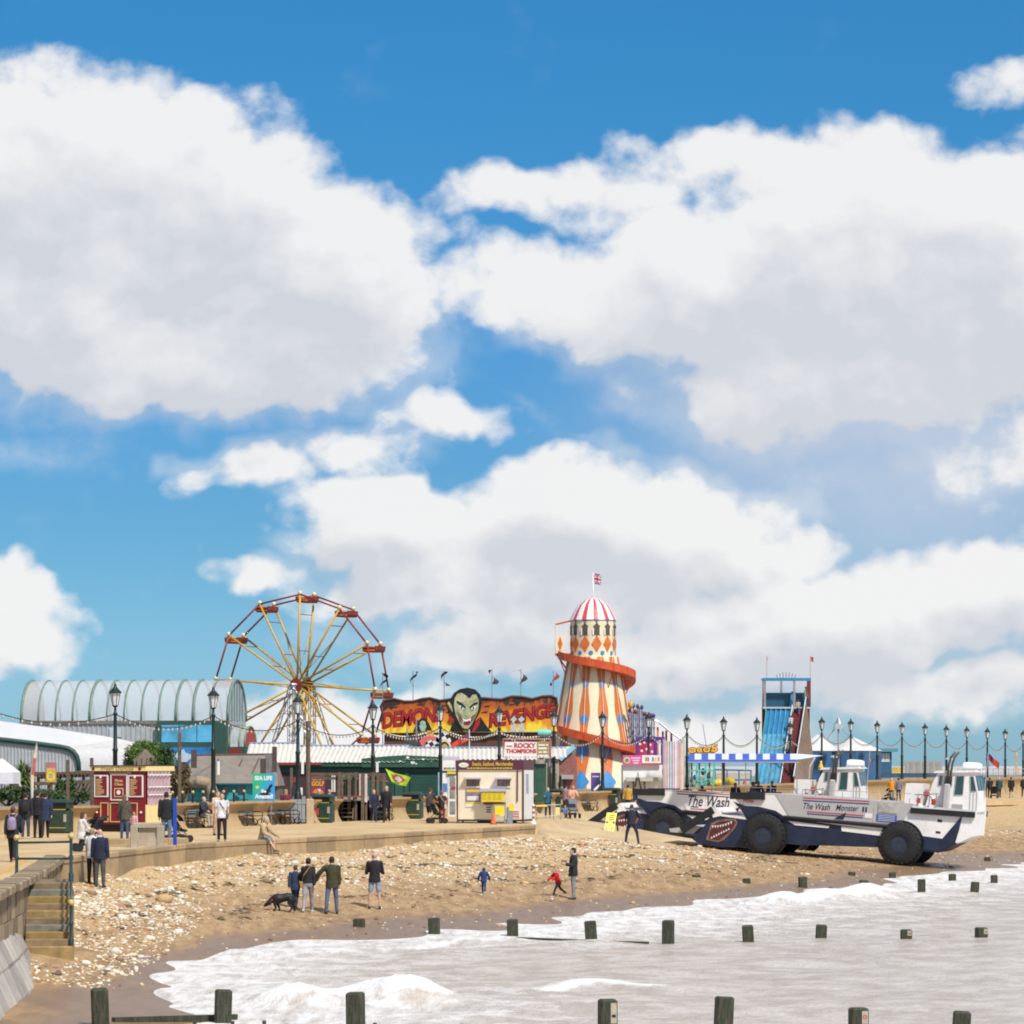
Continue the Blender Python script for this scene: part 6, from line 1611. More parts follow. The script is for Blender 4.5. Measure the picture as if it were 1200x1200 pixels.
# slim shop front beside the cream kiosk (white door, banners)
L = Lp(524, 163, 0); t = thing('banner_stand', 'narrow white glazed door and banner wall adjoining the cream kiosk', 'stand', L.loc)
mb = MB(); L.box(mb, 518.5, 534, 891, 903, 0, 1.2); mb.build('white_fascia', WHITE, t); mb = MB(); L.box(mb, 518.5, 538, 886.5, 891, 0, 1.2); mb.build('lilac_top', LIL, t)
for i, c_ in enumerate([(.55, .05, .05), (.6, .25, .03), (.1, .35, .08), (.5, .4, .04), (.05, .12, .4)]):
    mb = MB(); L.box(mb, 520 + i * 2.6, 522.4 + i * 2.6, 899.3, 901.3, -.02, -.003); mb.build('coloured_tab', M(c_, .5, .1, 5), t)
mb = MB(); L.box(mb, 524, 534, 904, 907, -.1, .3); mb.build('yellow_strip', YT, t)
mb = MB(); L.box(mb, 518.5, 524.5, 906, 934, .02, .08); bn = mb.build('banner', WHITE, t)
mb = MB(); L.box(mb, 519, 524, 918, 928, .005, .018); mb.build('banner_print', M((.08, .22, .48), .5, .3, 4), bn); mb = MB(); L.box(mb, 513.2, 515, 905, 934, 0, .05); mb.build('slim_banner', M((.25, .38, .55), .5, .25, 2), t)
mb = MB(); L.box(mb, 525, 534.5, 909, 957, .02, .1); dr = mb.build('door', WHITE, t)
for ya, yb in [(911, 921.5), (924, 935.5), (939, 954)]: mb = MB(); L.box(mb, 527, 533.5, ya, yb, .0, .018); mb.build('door_pane', M((.30, .27, .25), .2, .3, 4), dr)
mb = MB(); L.box(mb, 528, 534, 922, 924.6, -.02, .0); mb.build('red_sticker', SRED, dr)
# dark red kiosk
D = 138; L = Lp(140, D, 0); MR = M((.20, .012, .020), .42, .12, 3, dirt=.12); GOLDL = M((.62, .46, .20), .5, .1, 5); PINKC = M((.46, .32, .36), .6, .1, 3); KY = M((.80, .66, .30), .5, .06, 3)
t = thing('food_kiosk', 'dark red catering kiosk with menu boards and a cream fascia', 'kiosk', L.loc, R(-19))
k2 = 1.06
mb = MB(); L.box(mb, 107, 173, 903, 966, 0, 2.3); mb.build('cabin', MR, t)
mb = MB(); L.box(mb, 103.5, 176, 898, 903.5, -.14, 2.6); fa = mb.build('fascia', KY, t); mb = MB(); L.box(mb, 103.5, 176, 896.6, 898, -.18, 2.64); mb.build('roof_edge', BRN, t)
text('lettering', 'Fresh Donuts', M((.45, .28, .10), .5, .1, 5), fa, L.x(118), L.x(160), L.z(902.6), L.z(899), -.145, .1, .01)
for x in (108, 168): mb = MB(); mb.lathe([(.07, -.155), (.07, -.142)], 12, (L.x(x), 0, L.z(900.8)), 'y'); mb.build('fascia_badge', MR, fa)
blur_line(GOLDL, t, L.x(127), L.x(155), L.z(906.6), L.z(904.9), -.003)
for xa, xb, nm in [(108, 126, 'menu_board'), (129, 151, 'hatch_board'), (152, 171, 'menu_board')]:
    y0, y1 = (908, 934) if nm == 'menu_board' else (907, 938)
    mb = MB(); L.box(mb, xa, xb, y0, y1, -.05, -.004); fr_ = mb.build('board_frame', WHITE, t)
    mb = MB(); L.box(mb, xa + 1.6, xb - 1.6, y0 + 1.6, y1 - 1.6, -.06, -.051); mb.build(nm, MR, fr_)
    if nm == 'menu_board':
        for i in range(11): mb = MB(); L.box(mb, xa + 2.6, xa + random.uniform(7, 13), y0 + 5 + i * 1.75, y0 + 5.8 + i * 1.75, -.066, -.061); mb.build('menu_line', GOLDL, fr_)
        mb = MB(); mb.lathe([(.05, -.08), (.05, -.061)], 10, (L.x(xa + 8.5), 0, L.z(y0 + 2.6)), 'y'); mb.build('menu_badge', WHITE, fr_)
    else:
        text('lettering', 'First', GOLDL, fr_, L.x(135), L.x(145), L.z(916.5), L.z(913), -.061, 0, .03); text('lettering', 'Class', GOLDL, fr_, L.x(134.5), L.x(145.5), L.z(920.5), L.z(917.3), -.061, 0, .03)
        mb = MB(); L.box(mb, 134, 146, 923.5, 934, -.066, -.061); mb.build('crest_panel', GOLDL, fr_); mb = MB(); L.box(mb, 135.2, 144.8, 924.7, 932.8, -.072, -.067); mb.build('crest_inner', MR, fr_); mb = MB(); mb.lathe([(.09, -.085), (.09, -.073)], 12, (L.x(140), 0, L.z(928.6)), 'y'); mb.build('crest', WHITE, fr_)
for xa, xb in [(116, 125.5), (128.5, 145), (147, 163)]:
    mb = MB()
    for a, b in [((xa, 941), (xb, 941)), ((xa, 963), (xb, 963)), ((xa, 941), (xa, 963)), ((xb, 941), (xb, 963))]: mb.bar((L.x(a[0]), -.02, L.z(a[1])), (L.x(b[0]), -.02, L.z(b[1])), .035)
    mb.build('panel_moulding', GOLDL, t)
for x in (111, 168): MB().ball((L.x(x), -.03, L.z(952)), .05, 8, 6).build('marker_lamp', WHITE, t, smooth=True)
MB().ball((L.x(110), -.04, L.z(964)), (.1, .05, .07), 8, 6).build('tail_lamp', SRED, t, smooth=True)
mb = MB(); L.box(mb, 108, 172, 966, 975, .15, 2.2); mb.build('chassis', BLACK, t)
for yy_ in (.45, 1.7): MB().lathe([(.1, -.12), (.27, -.12), (.27, .12), (.1, .12)], 16, (L.x(158), yy_, .27), 'x').build('road_wheel', RUBBER, t)
xs_ = L.x(173)
mb = MB()
rows = []
for i in range(25):
    f = i / 24; dx = .05 * math.sin(f * 40); rows.append([(xs_ + .06 + dx, .1 + f * 2.1, L.z(903)), (xs_ + .06 + dx * .8, .1 + f * 2.1, L.z(943))])
MB().grid(rows).build('side_curtain', PINKC, t, smooth=True)
for y in (908, 922, 931): MB().bar((xs_ + .13, .05, L.z(y)), (xs_ + .13, 2.25, L.z(y)), .02, .05).build('curtain_rail', WHITE, t)
mb = MB(); mb.box(xs_ + .004, xs_ + .06, .02, 2.28, L.z(966), L.z(943)); mb.build('side_panel', KY, t)

# ------------------------------------------------------------------ signs, barriers and small street things
def poster_grad(name, c1, c2, vertical=True):
    m = bpy.data.materials.new(name); m.use_nodes = True; q = NT(m.node_tree); b = m.node_tree.nodes['Principled BSDF']
    g = q.n('ShaderNodeTexCoord').outputs['Generated']; s_ = q.n('ShaderNodeSeparateXYZ', {'Vector': g})
    f = q.math('ADD', q.math('MULTIPLY', s_.outputs[0], .7), q.math('MULTIPLY', q.math('SUBTRACT', 1.0, s_.outputs[2]), .5))
    m.node_tree.links.new(q.mix(q.smooth(f, .15, .95), c4(c1), c4(c2)), b.inputs['Base Color']); b.inputs['Roughness'].default_value = .4; return m
D = wallD(309) - .05; L = Lp(309.5, D, 0); t = thing('aquarium_poster', 'green and blue Sea Life poster reading Be Amazed on the wall top', 'poster', L.loc)
mb = MB(); L.box(mb, 296, 322, 906.5, 938.5, 0, .06); mb.build('poster_board', poster_grad('aquarium_print', (.02, .45, .20), (.03, .30, .68)), t)
text('lettering', 'SEA LIFE', WHITE, t, L.x(298.3), L.x(319), L.z(914.5), L.z(909.3), -.004, 0, .05); text('lettering', 'Be', WHITE, t, L.x(306), L.x(312), L.z(929), L.z(925), -.012, .1, .05); text('lettering', 'Amazed!', WHITE, t, L.x(298.5), L.x(320), L.z(936), L.z(930.4), -.012, .1, .05)
mb = MB(); L.poly(mb, [(304, 931), (309, 926), (313, 925), (316, 920), (319, 918.5), (319.5, 921), (316.5, 925), (318, 927), (315, 929), (314, 936), (311, 938), (309, 932)], -.008, -.002); mb.build('seal_silhouette', BLACK, t)
mb = MB(); mb.lathe([(.07, -.008), (.07, -.002)], 12, (L.x(301.5), 0, L.z(922.5)), 'y'); mb.build('yellow_spot', YELS, t)
for x in (299, 318): MB().bar((L.x(x), .06, 0), (L.x(x), .06, L.z(910)), .06).build('sign_leg', STEEL, t)
D = wallD(698) + .7; L = Lp(698, D, 0); t = thing('night_poster', 'purple and navy poster with a pale whale on the wall below the tower', 'poster', L.loc)
mb = MB(); L.box(mb, 692.5, 703.5, 905.5, 928, 0, .06); mb.build('poster_board', poster_grad('night_print', (.13, .07, .30), (.012, .02, .07)), t)
blur_line(M((.5, .45, .65), .5, .1, 5), t, L.x(694), L.x(702), L.z(911), L.z(908.6), -.003)
mb = MB(); L.poly(mb, [(695, 925.5), (698, 922.5), (702, 919), (702.5, 921), (700, 924.5), (697, 926.8)], -.01, -.002); mb.build('pale_whale', WHITE, t)
MB().bar((0, .06, 0), (0, .06, L.z(908)), .06).build('sign_leg', STEEL, t)
# yellow folding board on the slipway
p = ray_beach(713, 976); L = Lp(713, p.y, p.z); t = thing('folding_sign', 'yellow folding warning board leaning on the slipway', 'sign', p, R(12))
YB = M((.80, .66, .02), .5, .12, 5)
mb = MB(); mb.add([(-.33, -.32, 0), (.20, -.30, -.02), (.46, .1, .98), (-.05, .1, 1.0), (-.33, -.29, 0), (.20, -.27, -.02), (.46, .13, .98), (-.05, .13, 1.0)], [(0, 1, 2, 3), (7, 6, 5, 4), (0, 4, 5, 1), (1, 5, 6, 2), (2, 6, 7, 3), (3, 7, 4, 0)]); pb = mb.build('front_board', YB, t)
def ob(u, v): 
    a = Vector((-.33, -.335, 0)).lerp(Vector((-.05, .085, 1.0)), v); b = Vector((.20, -.315, -.02)).lerp(Vector((.46, .085, .98)), v); return a.lerp(b, u)
for (u0, u1, v0, v1, m) in [(.05, .3, .48, .58, SBLUE), (.7, .95, .48, .58, SBLUE), (.12, .35, .15, .32, GREYP), (.6, .85, .15, .32, GREYP), (.3, .8, .66, .7, INK), (.25, .75, .76, .8, INK), (.3, .8, .86, .9, INK)]:
    MB().add([ob(u0, v0), ob(u1, v0), ob(u1, v1), ob(u0, v1)], [(0, 1, 2, 3)]).build('printed_mark', m, pb)
MB().bar((.42, .14, .9), (.62, .55, .02), .08).build('rear_leg', BRN, t)
# menu board stand, cone, striped bollard, barrier in front of the cream kiosk
D = 156; L = Lp(585, D, 0); t = thing('kiosk_board', 'yellow tour notice in a grey pavement frame before the cream kiosk', 'sign', L.loc)
mb = MB(); L.box(mb, 580, 591, 944, 955, -.02, .02); mb.build('yellow_notice', YELS, t)
for x in (578.5, 592): MB().bar((L.x(x), 0, 0), (L.x(x), 0, L.z(943)), .06).build('frame_leg', STEEL, t)
MB().bar((L.x(578.5), 0, L.z(943)), (L.x(592), 0, L.z(943)), .05).build('frame_top', STEEL, t); mb = MB(); L.box(mb, 579.5, 591.5, 956, 962, .0, .03); mb.build('lower_panel', M((.5, .45, .36), .6, .1, 4), t)
L = Lp(597, 156.4, 0); t = thing('vending_stand', 'grey stainless stand with a yellow card beside the kiosk notice', 'stand', L.loc)
MB().cbox(-.14, .15, -.15, .15, 0, .78, .03).build('cabinet', STEEL, t); MB().box(-.02, .2, -.17, -.155, .6, .92).build('yellow_card', YELS, t)
L = Lp(578, 155.5, 0); t = thing('traffic_cone', 'orange traffic cone beside the kiosk notice frame', 'traffic cone', L.loc)
MB().lathe([(.13, .03), (.03, .55)], 14).build('cone', M((.70, .14, .03), .5, .1, 5), t, smooth='auto'); MB().cbox(-.17, .17, -.17, .17, 0, .03, .02).build('base', BLACK, t); MB().lathe([(.100, .17), (.073, .3)], 14).build('white_sleeve', WHITE, t)
L = Lp(625, 156.6, 0); t = thing('striped_bollard', 'slim red and white striped post at the corner of the cream kiosk', 'bollard', L.loc)
for i in range(6): MB().lathe([(.055, .12 + i * .115), (.055, .23 + i * .115)], 12).build('band', WHITE if i % 2 == 0 else SRED, t, smooth='auto')
MB().lathe([(.14, 0), (.14, .05), (.06, .12)], 12).build('foot', WHITE, t, smooth='auto'); MB().ball((0, 0, .84), .07, 8, 6).build('knob', WHITE, t, smooth=True)
L = Lp(640, 164, 0); t = thing('crowd_barrier', 'low steel queue barrier with yellow tape beside the kiosk', 'barrier', L.loc)
for a, b in [((627, 944), (657, 943)), ((627, 957), (657, 956)), ((628, 944), (629, 961)), ((648, 943), (649, 961)), ((657, 943), (657, 961))]: MB().tube([(L.x(a[0]), 0, L.z(a[1])), (L.x(b[0]), 0, L.z(b[1]))], .025, 6).build('rail', STEEL, t)
mb = MB(); L.box(mb, 628, 641, 943.5, 945.3, -.04, -.03); mb.build('yellow_tape', YELS, t); mb = MB(); L.box(mb, 651, 656, 946, 955, -.04, -.03); mb.build('yellow_card', KY, t)
# lime and red flag blown across the arcade front, red ensign above the roof
L = Lp(429, wallD(429) + 1, 0); t = thing('feather_banner', 'lime green banner with red and white print blowing on a leaning pole', 'flag', L.loc)
MB().tube([(0, 0, 0), (.02, 0, L.z(908))], .03, 6).build('pole', GREYP, t)
tail = [[(L.x(430 + i * 4.2), .08 * math.sin(i * 1.5), L.z(909 + i * 1.1 + 1.2 * math.sin(i) + j * (3.2 - .25 * i) / 2)) for j in range(3)] for i in range(7)]
MB().grid(tail).build('red_tail', M((.48, .07, .05), .7, .12, 5), t, smooth=True)
nx_, nz_ = 12, 8
def lime(u, v):
    xa, ya = 451.5 + 7.5 * v, 900.5 + 15.5 * v; xb, yb = 481.5 - 6 * v, 912 + 10.5 * v
    return (L.x(xa + (xb - xa) * u), .12 * math.sin(u * 6 + v), L.z(ya + (yb - ya) * u + 1.0 * math.sin(u * 5)))
mb = MB(); mb.grid([[lime(i / nx_, j / nz_) for j in range(nz_ + 1)] for i in range(nx_ + 1)])
def pat(u, v): return 2 if ((u - .5) / .2) ** 2 + ((v - .5) / .2) ** 2 < 1 else (1 if ((u - .48) / .34) ** 2 + ((v - .48) / .34) ** 2 < 1 else 0)
mb.m = [pat((f // nz_ + .5) / nx_, (f % nz_ + .5) / nz_) for f in range(len(mb.f))]
mb.build('banner', [M((.42, .62, .03), .7, .12, 5), M((.48, .07, .05), .7, .12, 5), M((.7, .66, .62), .7, .1, 5)], t, smooth=True)
L = Lp(550, 187); t = thing('red_flag', 'red ensign drooping from a white pole before the ghost ride', 'flag', L.loc)
MB().tube([(0, 0, 0), (0, 0, L.z(855))], .03, 6).build('pole', WHITE, t)
mb = MB(); mb.grid([[(L.x(550 - i * 2.1), .09 * math.sin(i * 1.2), L.z(857 + i * 1.5 + j * (10.5 - i * .6) / 6)) for j in range(7)] for i in range(11)]); mb.m = [1 if (f // 6 < 4 and f % 6 < 3) else 0 for f in range(len(mb.f))]
mb.build('flag_cloth', [M((.62, .06, .04), .8, .12, 5), M((.16, .05, .14), .8, .3, 9)], t, smooth=True)
# white notices hung on lamp posts
for i, (x, y0, y1) in enumerate([(354.5, 893, 907), (353, 923, 932), (256, 892, 908), (656, 908, 926), (442, 893, 905)]):
    Lq = Lp(x, wallD(x) + .9); mb = MB(); Lq.box(mb, x - 1.4, x + 1.6, y0, y1, 0, .03); mb.build('lamp_notice', WHITE, loc=Lq.loc, label=['narrow white banner high on the lamp post beside the golf poster', 'small white notice low on the lamp post by the flood gate', 'narrow white banner on the lamp post above the teal stall', 'narrow white banner on the lamp post beside the brick gable', 'narrow white banner on the lamp post above the elderly couple'][i], category='notice')
# ------------------------------------------------------------------ people
REMESH = []
def remesh_later(o, vox):
    m = o.modifiers.new('skin', 'REMESH'); m.mode = 'VOXEL'; m.voxel_size = vox; m.use_smooth_shade = True
    REMESH.append(o)
def cap(mb, p, q, r0, r1, n=10):
    p, q = Vector(p), Vector(q); d = (q - p).normalized()
    mb.tube([p - d * r0 * .9, p - d * r0 * .5, p, q, q + d * r1 * .5, q + d * r1 * .9], [r0 * .35, r0 * .83, r0, r1, r1 * .83, r1 * .35], n)
def stack(mb, rings, n=16):
    """elliptic rings (centre, rx, ry, tilt)"""
    vs, fs = [], []
    for c, rx, ry, tl in rings:
        for k in range(n):
            a = 2 * math.pi * k / n
            vs.append((c[0] + rx * math.cos(a), c[1] + ry * math.sin(a) * math.cos(tl), c[2] + ry * math.sin(a) * math.sin(tl)))
    for i in range(len(rings) - 1):
        for k in range(n):
            l = (k + 1) % n; fs.append((i * n + k, i * n + l, (i + 1) * n + l, (i + 1) * n + k))
    fs.append(tuple(range(n - 1, -1, -1))); fs.append(tuple(range((len(rings) - 1) * n, len(rings) * n)))
    mb.add(vs, fs)
SKINM = {'fair': M((.56, .34, .25), .55, .08, 8), 'tan': M((.42, .24, .16), .55, .08, 8)}
def cloth(c): return M(c, .85, .30, 5, bump=.9, bscale=13)
STAND = dict(legL=(4, 4, 3), legR=(-3, 3, 3), armL=(2, 7, 12), armR=(-2, 7, 12), lean=0)
WALK = dict(legL=(22, 6, 1), legR=(-18, 18, 1), armL=(-18, 6, 14), armR=(18, 6, 20), lean=3)
WALK2 = dict(legL=(-16, 16, 1), legR=(18, 5, 1), armL=(14, 6, 22), armR=(-14, 6, 12), lean=3)
SIT = dict(legL=(84, 86, 5), legR=(80, 74, 6), armL=(25, 8, 40), armR=(28, 8, 45), lean=6)
PRAM = dict(legL=(18, 5, 1), legR=(-16, 14, 1), armL=(40, 8, 35), armR=(40, 8, 35), lean=8)
def person(label, loc, h, face, pose, top, bottom, hair=None, skin='fair', sleeves='long', legs='long', hairstyle='short', shoe=(.03, .03, .03), hem=.10, bulk=1.0, extras=(), eyes=False, female=False, group=None, headturn=0.0, name='person'):
    """face: degrees the body is turned from looking at the camera (180 = back to us)"""
    p = dict(STAND); p.update(pose)
    t = thing(name, label, 'person', loc, R(face), group)
    S = h / 1.75
    lean = R(p['lean'])
    def up(x, y, z):        # torso point, leaned forward about the hips
        dz = z - .93; return Vector((x, y * math.cos(lean) - dz * math.sin(lean), .93 + dz * math.cos(lean) + y * math.sin(lean)))
    hipw, shw = (.085, .165) if female else (.085, .19)
    J = {}
    for s, sx, lk, ak in (('L', 1, 'legL', 'armL'), ('R', -1, 'legR', 'armR')):
        a, b, o = [R(v) for v in p[lk]]
        hp = Vector((sx * hipw, 0, .92)); kn = hp + .43 * Vector((sx * math.sin(o), -math.sin(a), -math.cos(a) * math.cos(o)))
        an = kn + .42 * Vector((sx * math.sin(o) * .5, -math.sin(a - b), -math.cos(a - b)))
        J['leg' + s] = (hp, kn, an)
        a, o, e = [R(v) for v in p[ak]]
        sh = up(sx * shw, 0, 1.43); d1 = Vector((sx * math.sin(o), -math.sin(a) * math.cos(o), -math.cos(a) * math.cos(o))); el = sh + .29 * d1
        d2 = Vector((sx * math.sin(o) * .4, -math.sin(a + e), -math.cos(a + e))).normalized(); wr = el + .25 * d2
        J['arm' + s] = (sh, el, wr, d2)
    low = min(J['legL'][2].z, J['legR'][2].z) - .075
    off = Vector((0, 0, -low))
    for k in J: J[k] = tuple(v + off for v in J[k][:3]) + J[k][3:]
    up0 = up; up = lambda x, y, z: up0(x, y, z) + off
    hc = up(0, -.02, 1.625); ht = R(headturn); hf = Vector((math.sin(ht), -math.cos(ht), 0)); hs = Vector((math.cos(ht), math.sin(ht), 0))
    # --- body, one surface
    b = MB()
    stack(b, [(up(0, 0, .84), .13, .10, lean), (up(0, 0, .93), .158, .115, lean), (up(0, 0, 1.08), .135, .10, lean), (up(0, 0, 1.27), .158, .115, lean), (up(0, .005, 1.40), .155, .10, lean), (up(0, .01, 1.47), .085, .07, lean), (up(0, .005, 1.55), .052, .055, lean)])
    stack(b, [(hc + Vector((0, 0, z)) + hf * q, rx, ry, 0) for z, q, rx, ry in [(-.125, .035, .03, .035), (-.10, .03, .058, .062), (-.05, .015, .07, .085), (.01, .0, .077, .098), (.06, -.005, .074, .095), (.10, -.01, .052, .068), (.122, -.012, .018, .022)]], 14)
    cap(b, hc + hf * .09 + Vector((0, 0, -.005)), hc + hf * .112 + Vector((0, 0, -.035)), .011, .016, 6)
    for sx in (-1, 1): cap(b, hc + hs * sx * .076 + Vector((0, 0, -.035)), hc + hs * sx * .082 + Vector((0, 0, .015)), .014, .016, 6)
    for s, sx in (('L', 1), ('R', -1)):
        hp, kn, an = J['leg' + s]; cap(b, hp, kn, .082, .054); cap(b, kn, an, .052, .036)
        toe = an + Vector((sx * .02, -.16, -.045)); cap(b, an + Vector((0, .04, -.04)), toe, .036, .03)
        sh, el, wr, d2 = J['arm' + s]; cap(b, sh, el, .047, .038); cap(b, el, wr, .037, .026)
        side = Vector((0, 1, 0)); side = (side - d2 * side.dot(d2)).normalized(); nrm = d2.cross(side)
        pc = wr + d2 * .075; cap(b, wr + d2 * .02, pc, .028, .03, 8)
        for i, (u, ln) in enumerate([(-.028, .066), (-.009, .078), (.010, .074), (.028, .058)]):
            r0 = pc + side * u + d2 * .008; m1 = r0 + d2 * ln * .5 - nrm * sx * .004; m2 = m1 + d2 * ln * .42 - nrm * sx * .022; b.tube([r0, m1, m2], [.0115, .0105, .008], 6)
        th0 = wr + d2 * .035 - side * .026; b.tube([th0, th0 - side * .03 + d2 * .025, th0 - side * .034 + d2 * .055 - nrm * sx * .01], [.013, .012, .009], 6)
    o = b.build('body', SKINM[skin], t); o.scale = (S, S, S); remesh_later(o, .0135)
    # --- clothes
    g = .016 * bulk + .004
    if top is not None:
        c = MB(); hz = .93 - hem
        stack(c, [(up(0, 0, hz), .168 + g, .122 + g, lean), (up(0, 0, .95), .162 + g, .118 + g, lean), (up(0, 0, 1.08), .142 + g, .106 + g, lean), (up(0, 0, 1.27), .164 + g, .12 + g, lean), (up(0, .005, 1.40), .160 + g, .105 + g, lean), (up(0, .01, 1.475), .09 + g, .075 + g, lean), (up(0, .008, 1.515), .066 + g * .6, .064 + g * .6, lean)])
        for s in 'LR':
            sh, el, wr, d2 = J['arm' + s]; cap(c, sh, el if sleeves == 'long' else sh.lerp(el, .55), .05 + g, (.042 if sleeves == 'long' else .048) + g)
            if sleeves == 'long': c.tube([el - (wr - el) * .1, el, wr], [.03 + g, .042 + g, .032 + g], 10)
        o = c.build('jacket' if sleeves == 'long' else 'shirt', cloth(top), t); o.scale = (S, S, S); remesh_later(o, .017)
    if bottom is not None:
        c = MB()
        stack(c, [(up(0, 0, .83) - Vector((0, 0, 0)), .135, .108, lean), (up(0, 0, .93), .170, .126, lean), (up(0, 0, 1.03), .150, .115, lean)])
        for s in 'LR':
            hp, kn, an = J['leg' + s]
            cap(c, hp, kn if legs != 'shorts' else hp.lerp(kn, .82), .098, .072 if legs == 'long' else .082)
            if legs == 'long': c.tube([kn - (an - kn) * .12, kn, an + (an - kn).normalized() * .01], [.055, .069, .052], 10)
        o = c.build('trousers' if legs == 'long' else 'shorts', cloth(bottom), t); o.scale = (S, S, S); remesh_later(o, .017)
    for s, sx in (('L', 1), ('R', -1)):
        an = J['leg' + s][2]; c = MB(); cap(c, an + Vector((0, .045, -.038)), an + Vector((sx * .02, -.165, -.045)), .043, .036, 8); cap(c, an, an + Vector((0, 0, -.03)), .042, .042, 8)
        o = c.build('shoe', cloth(shoe), t); o.scale = (S, S, S); remesh_later(o, .013)
    if hair is not None:
        c = MB()
        if hairstyle == 'hood':
            stack(c, [(hc + Vector((0, 0, z)) - hf * .02, rx, ry, 0) for z, rx, ry in [(-.13, .09, .10), (-.02, .115, .125), (.06, .112, .125), (.12, .075, .085), (.145, .03, .035)]], 14)
        elif hairstyle == 'fringe':
            stack(c, [(hc + Vector((0, 0, z)) - hf * .025, rx, ry, 0) for z, rx, ry in [(-.06, .074, .085), (.0, .083, .088), (.035, .08, .085)]], 14)
        else:
            stack(c, [(hc + Vector((0, 0, z)) - hf * q, rx, ry, 0) for z, q, rx, ry in [(-.055, .038, .066, .066), (.0, .028, .083, .084), (.06, .018, .086, .096), (.105, .016, .066, .08), (.135, .016, .03, .036)]], 14)
            if hairstyle == 'long':
                stack(c, [(hc + Vector((0, 0, z)) - hf * q, rx, ry, 0) for z, q, rx, ry in [(.04, .04, .085, .07), (-.08, .065, .088, .055), (-.20, .085, .085, .04), (-.28, .09, .055, .028)]], 14)
            if hairstyle == 'bun': c.ball(tuple(hc - hf * .11 + Vector((0, 0, .04))), .05, 8, 6)
        o = c.build('hood' if hairstyle == 'hood' else 'hair', cloth(hair), t); o.scale = (S, S, S); remesh_later(o, .013)
    if eyes:
        for sx in (-1, 1): MB().ball(tuple((hc + hf * .088 + hs * sx * .031 + Vector((0, 0, .012))) * S), .011 * S, 6, 5).build('eye', BLACK, t)
        MB().bar((hc + hf * .093 - hs * .024 + Vector((0, 0, -.062))) * S, (hc + hf * .093 + hs * .024 + Vector((0, 0, -.062))) * S, .01, .011).build('mouth', M((.30, .10, .09), .6, .1, 9), t)
    for ex in extras:
        if ex[0] == 'backpack':
            c = MB(); stack(c, [(up(0, .20, z), rx, ry, lean) for z, rx, ry in [(1.02, .10, .05), (1.06, .14, .085), (1.25, .145, .09), (1.38, .12, .07), (1.43, .06, .03)]], 12); o = c.build('backpack', cloth(ex[1]), t, smooth=True); o.scale = (S, S, S)
            for sx in (-1, 1):
                o = MB().tube([up(sx * .09, .14, 1.42), up(sx * .12, .0, 1.52), up(sx * .12, -.15, 1.38), up(sx * .13, -.12, 1.15)], .018, 6).build('backpack_strap', cloth(ex[1]), t); o.scale = (S, S, S)
        if ex[0] == 'bag':
            sx, q = ex[2], ex[3] if len(ex) > 3 else 0.0
            c = MB(); c0 = up(sx * .20, q, .92); c.cbox(c0.x - .05, c0.x + .05, c0.y - .13, c0.y + .13, c0.z - .12, c0.z + .09, .025); o = c.build('shoulder_bag', cloth(ex[1]), t); o.scale = (S, S, S)
            o = MB().tube([c0 + Vector((0, 0, .09)), up(sx * .12, .16, 1.2), up(-sx * .10, .10, 1.51), up(-sx * .06, -.15, 1.38), up(sx * .14, -.17, 1.08), c0 + Vector((0, -.04, .09))], .013, 6).build('bag_strap', cloth(ex[1]), t); o.scale = (S, S, S)
        if ex[0] == 'phone':
            wr, d2 = J['arm' + ex[1]][2:4]; c = wr + d2 * .11; o = MB().box(c.x - .035, c.x + .035, c.y - .02, c.y - .008, c.z - .02, c.z + .11).build('phone', BLACK, t); o.scale = (S, S, S)
        if ex[0] == 'collar':
            o = MB().lathe([(.075, 0), (.085, .035), (.07, .06)], 14, tuple(up(0, .008, 1.50))).build('collar', cloth(ex[1]), t, smooth=True); o.scale = (S, S, S)
    return t
def onprom(x, y): return pz(x, y, 0)
NAVYC, BLK, DEN, LDEN = (.012, .018, .04), (.012, .012, .013), (.06, .10, .19), (.14, .20, .30)
BROWNH, DARKH, GREYH, BLONDE = (.085, .045, .022), (.028, .018, .013), (.42, .41, .39), (.34, .21, .10)
# family on the beach
person('boy in a navy gilet with pale sleeves walking the black dog', ray_beach(346, 1066), 1.42, 172, WALK, (.022, .04, .085), (.02, .03, .055), BROWNH, shoe=(.03, .03, .035), hem=.14)
person('woman in grey leggings and a black top with a tan shoulder bag', ray_beach(361, 1069.5), 1.72, 175, WALK2, (.015, .016, .018), (.30, .29, .31), DARKH, hairstyle='bun', shoe=(.6, .58, .55), hem=-.02, female=True, extras=[('bag', (.42, .24, .05), 1, -.02)])
person('man in an olive jacket and jeans reaching out an arm to the woman', ray_beach(389, 1071), 1.78, 190, dict(legL=(-5, 4, 9), legR=(6, 3, 7), armR=(2, 6, 12), armL=(12, 46, 8), lean=3), (.045, .042, .018), (.10, .13, .20), DARKH, shoe=(.03, .03, .025), hem=.14, bulk=1.6)
person('bald man in a black jumper and pale blue shorts facing the promenade', ray_beach(439, 1065), 1.77, 182, dict(legL=(2, 2, 7), legR=(-2, 2, 7), armL=(16, 10, 62), armR=(16, 10, 62)), (.018, .012, .02), (.25, .32, .42), None, legs='shorts', shoe=(.05, .045, .04), bulk=1.3)
person('toddler in a navy hooded snowsuit walking over the sand', ray_beach(567, 1047.5), .92, 176, dict(WALK, armL=(5, 28, 18), armR=(-5, 28, 18)), (.02, .05, .16), (.02, .05, .16), (.02, .05, .16), hairstyle='hood', shoe=(.5, .5, .5), bulk=2.4)
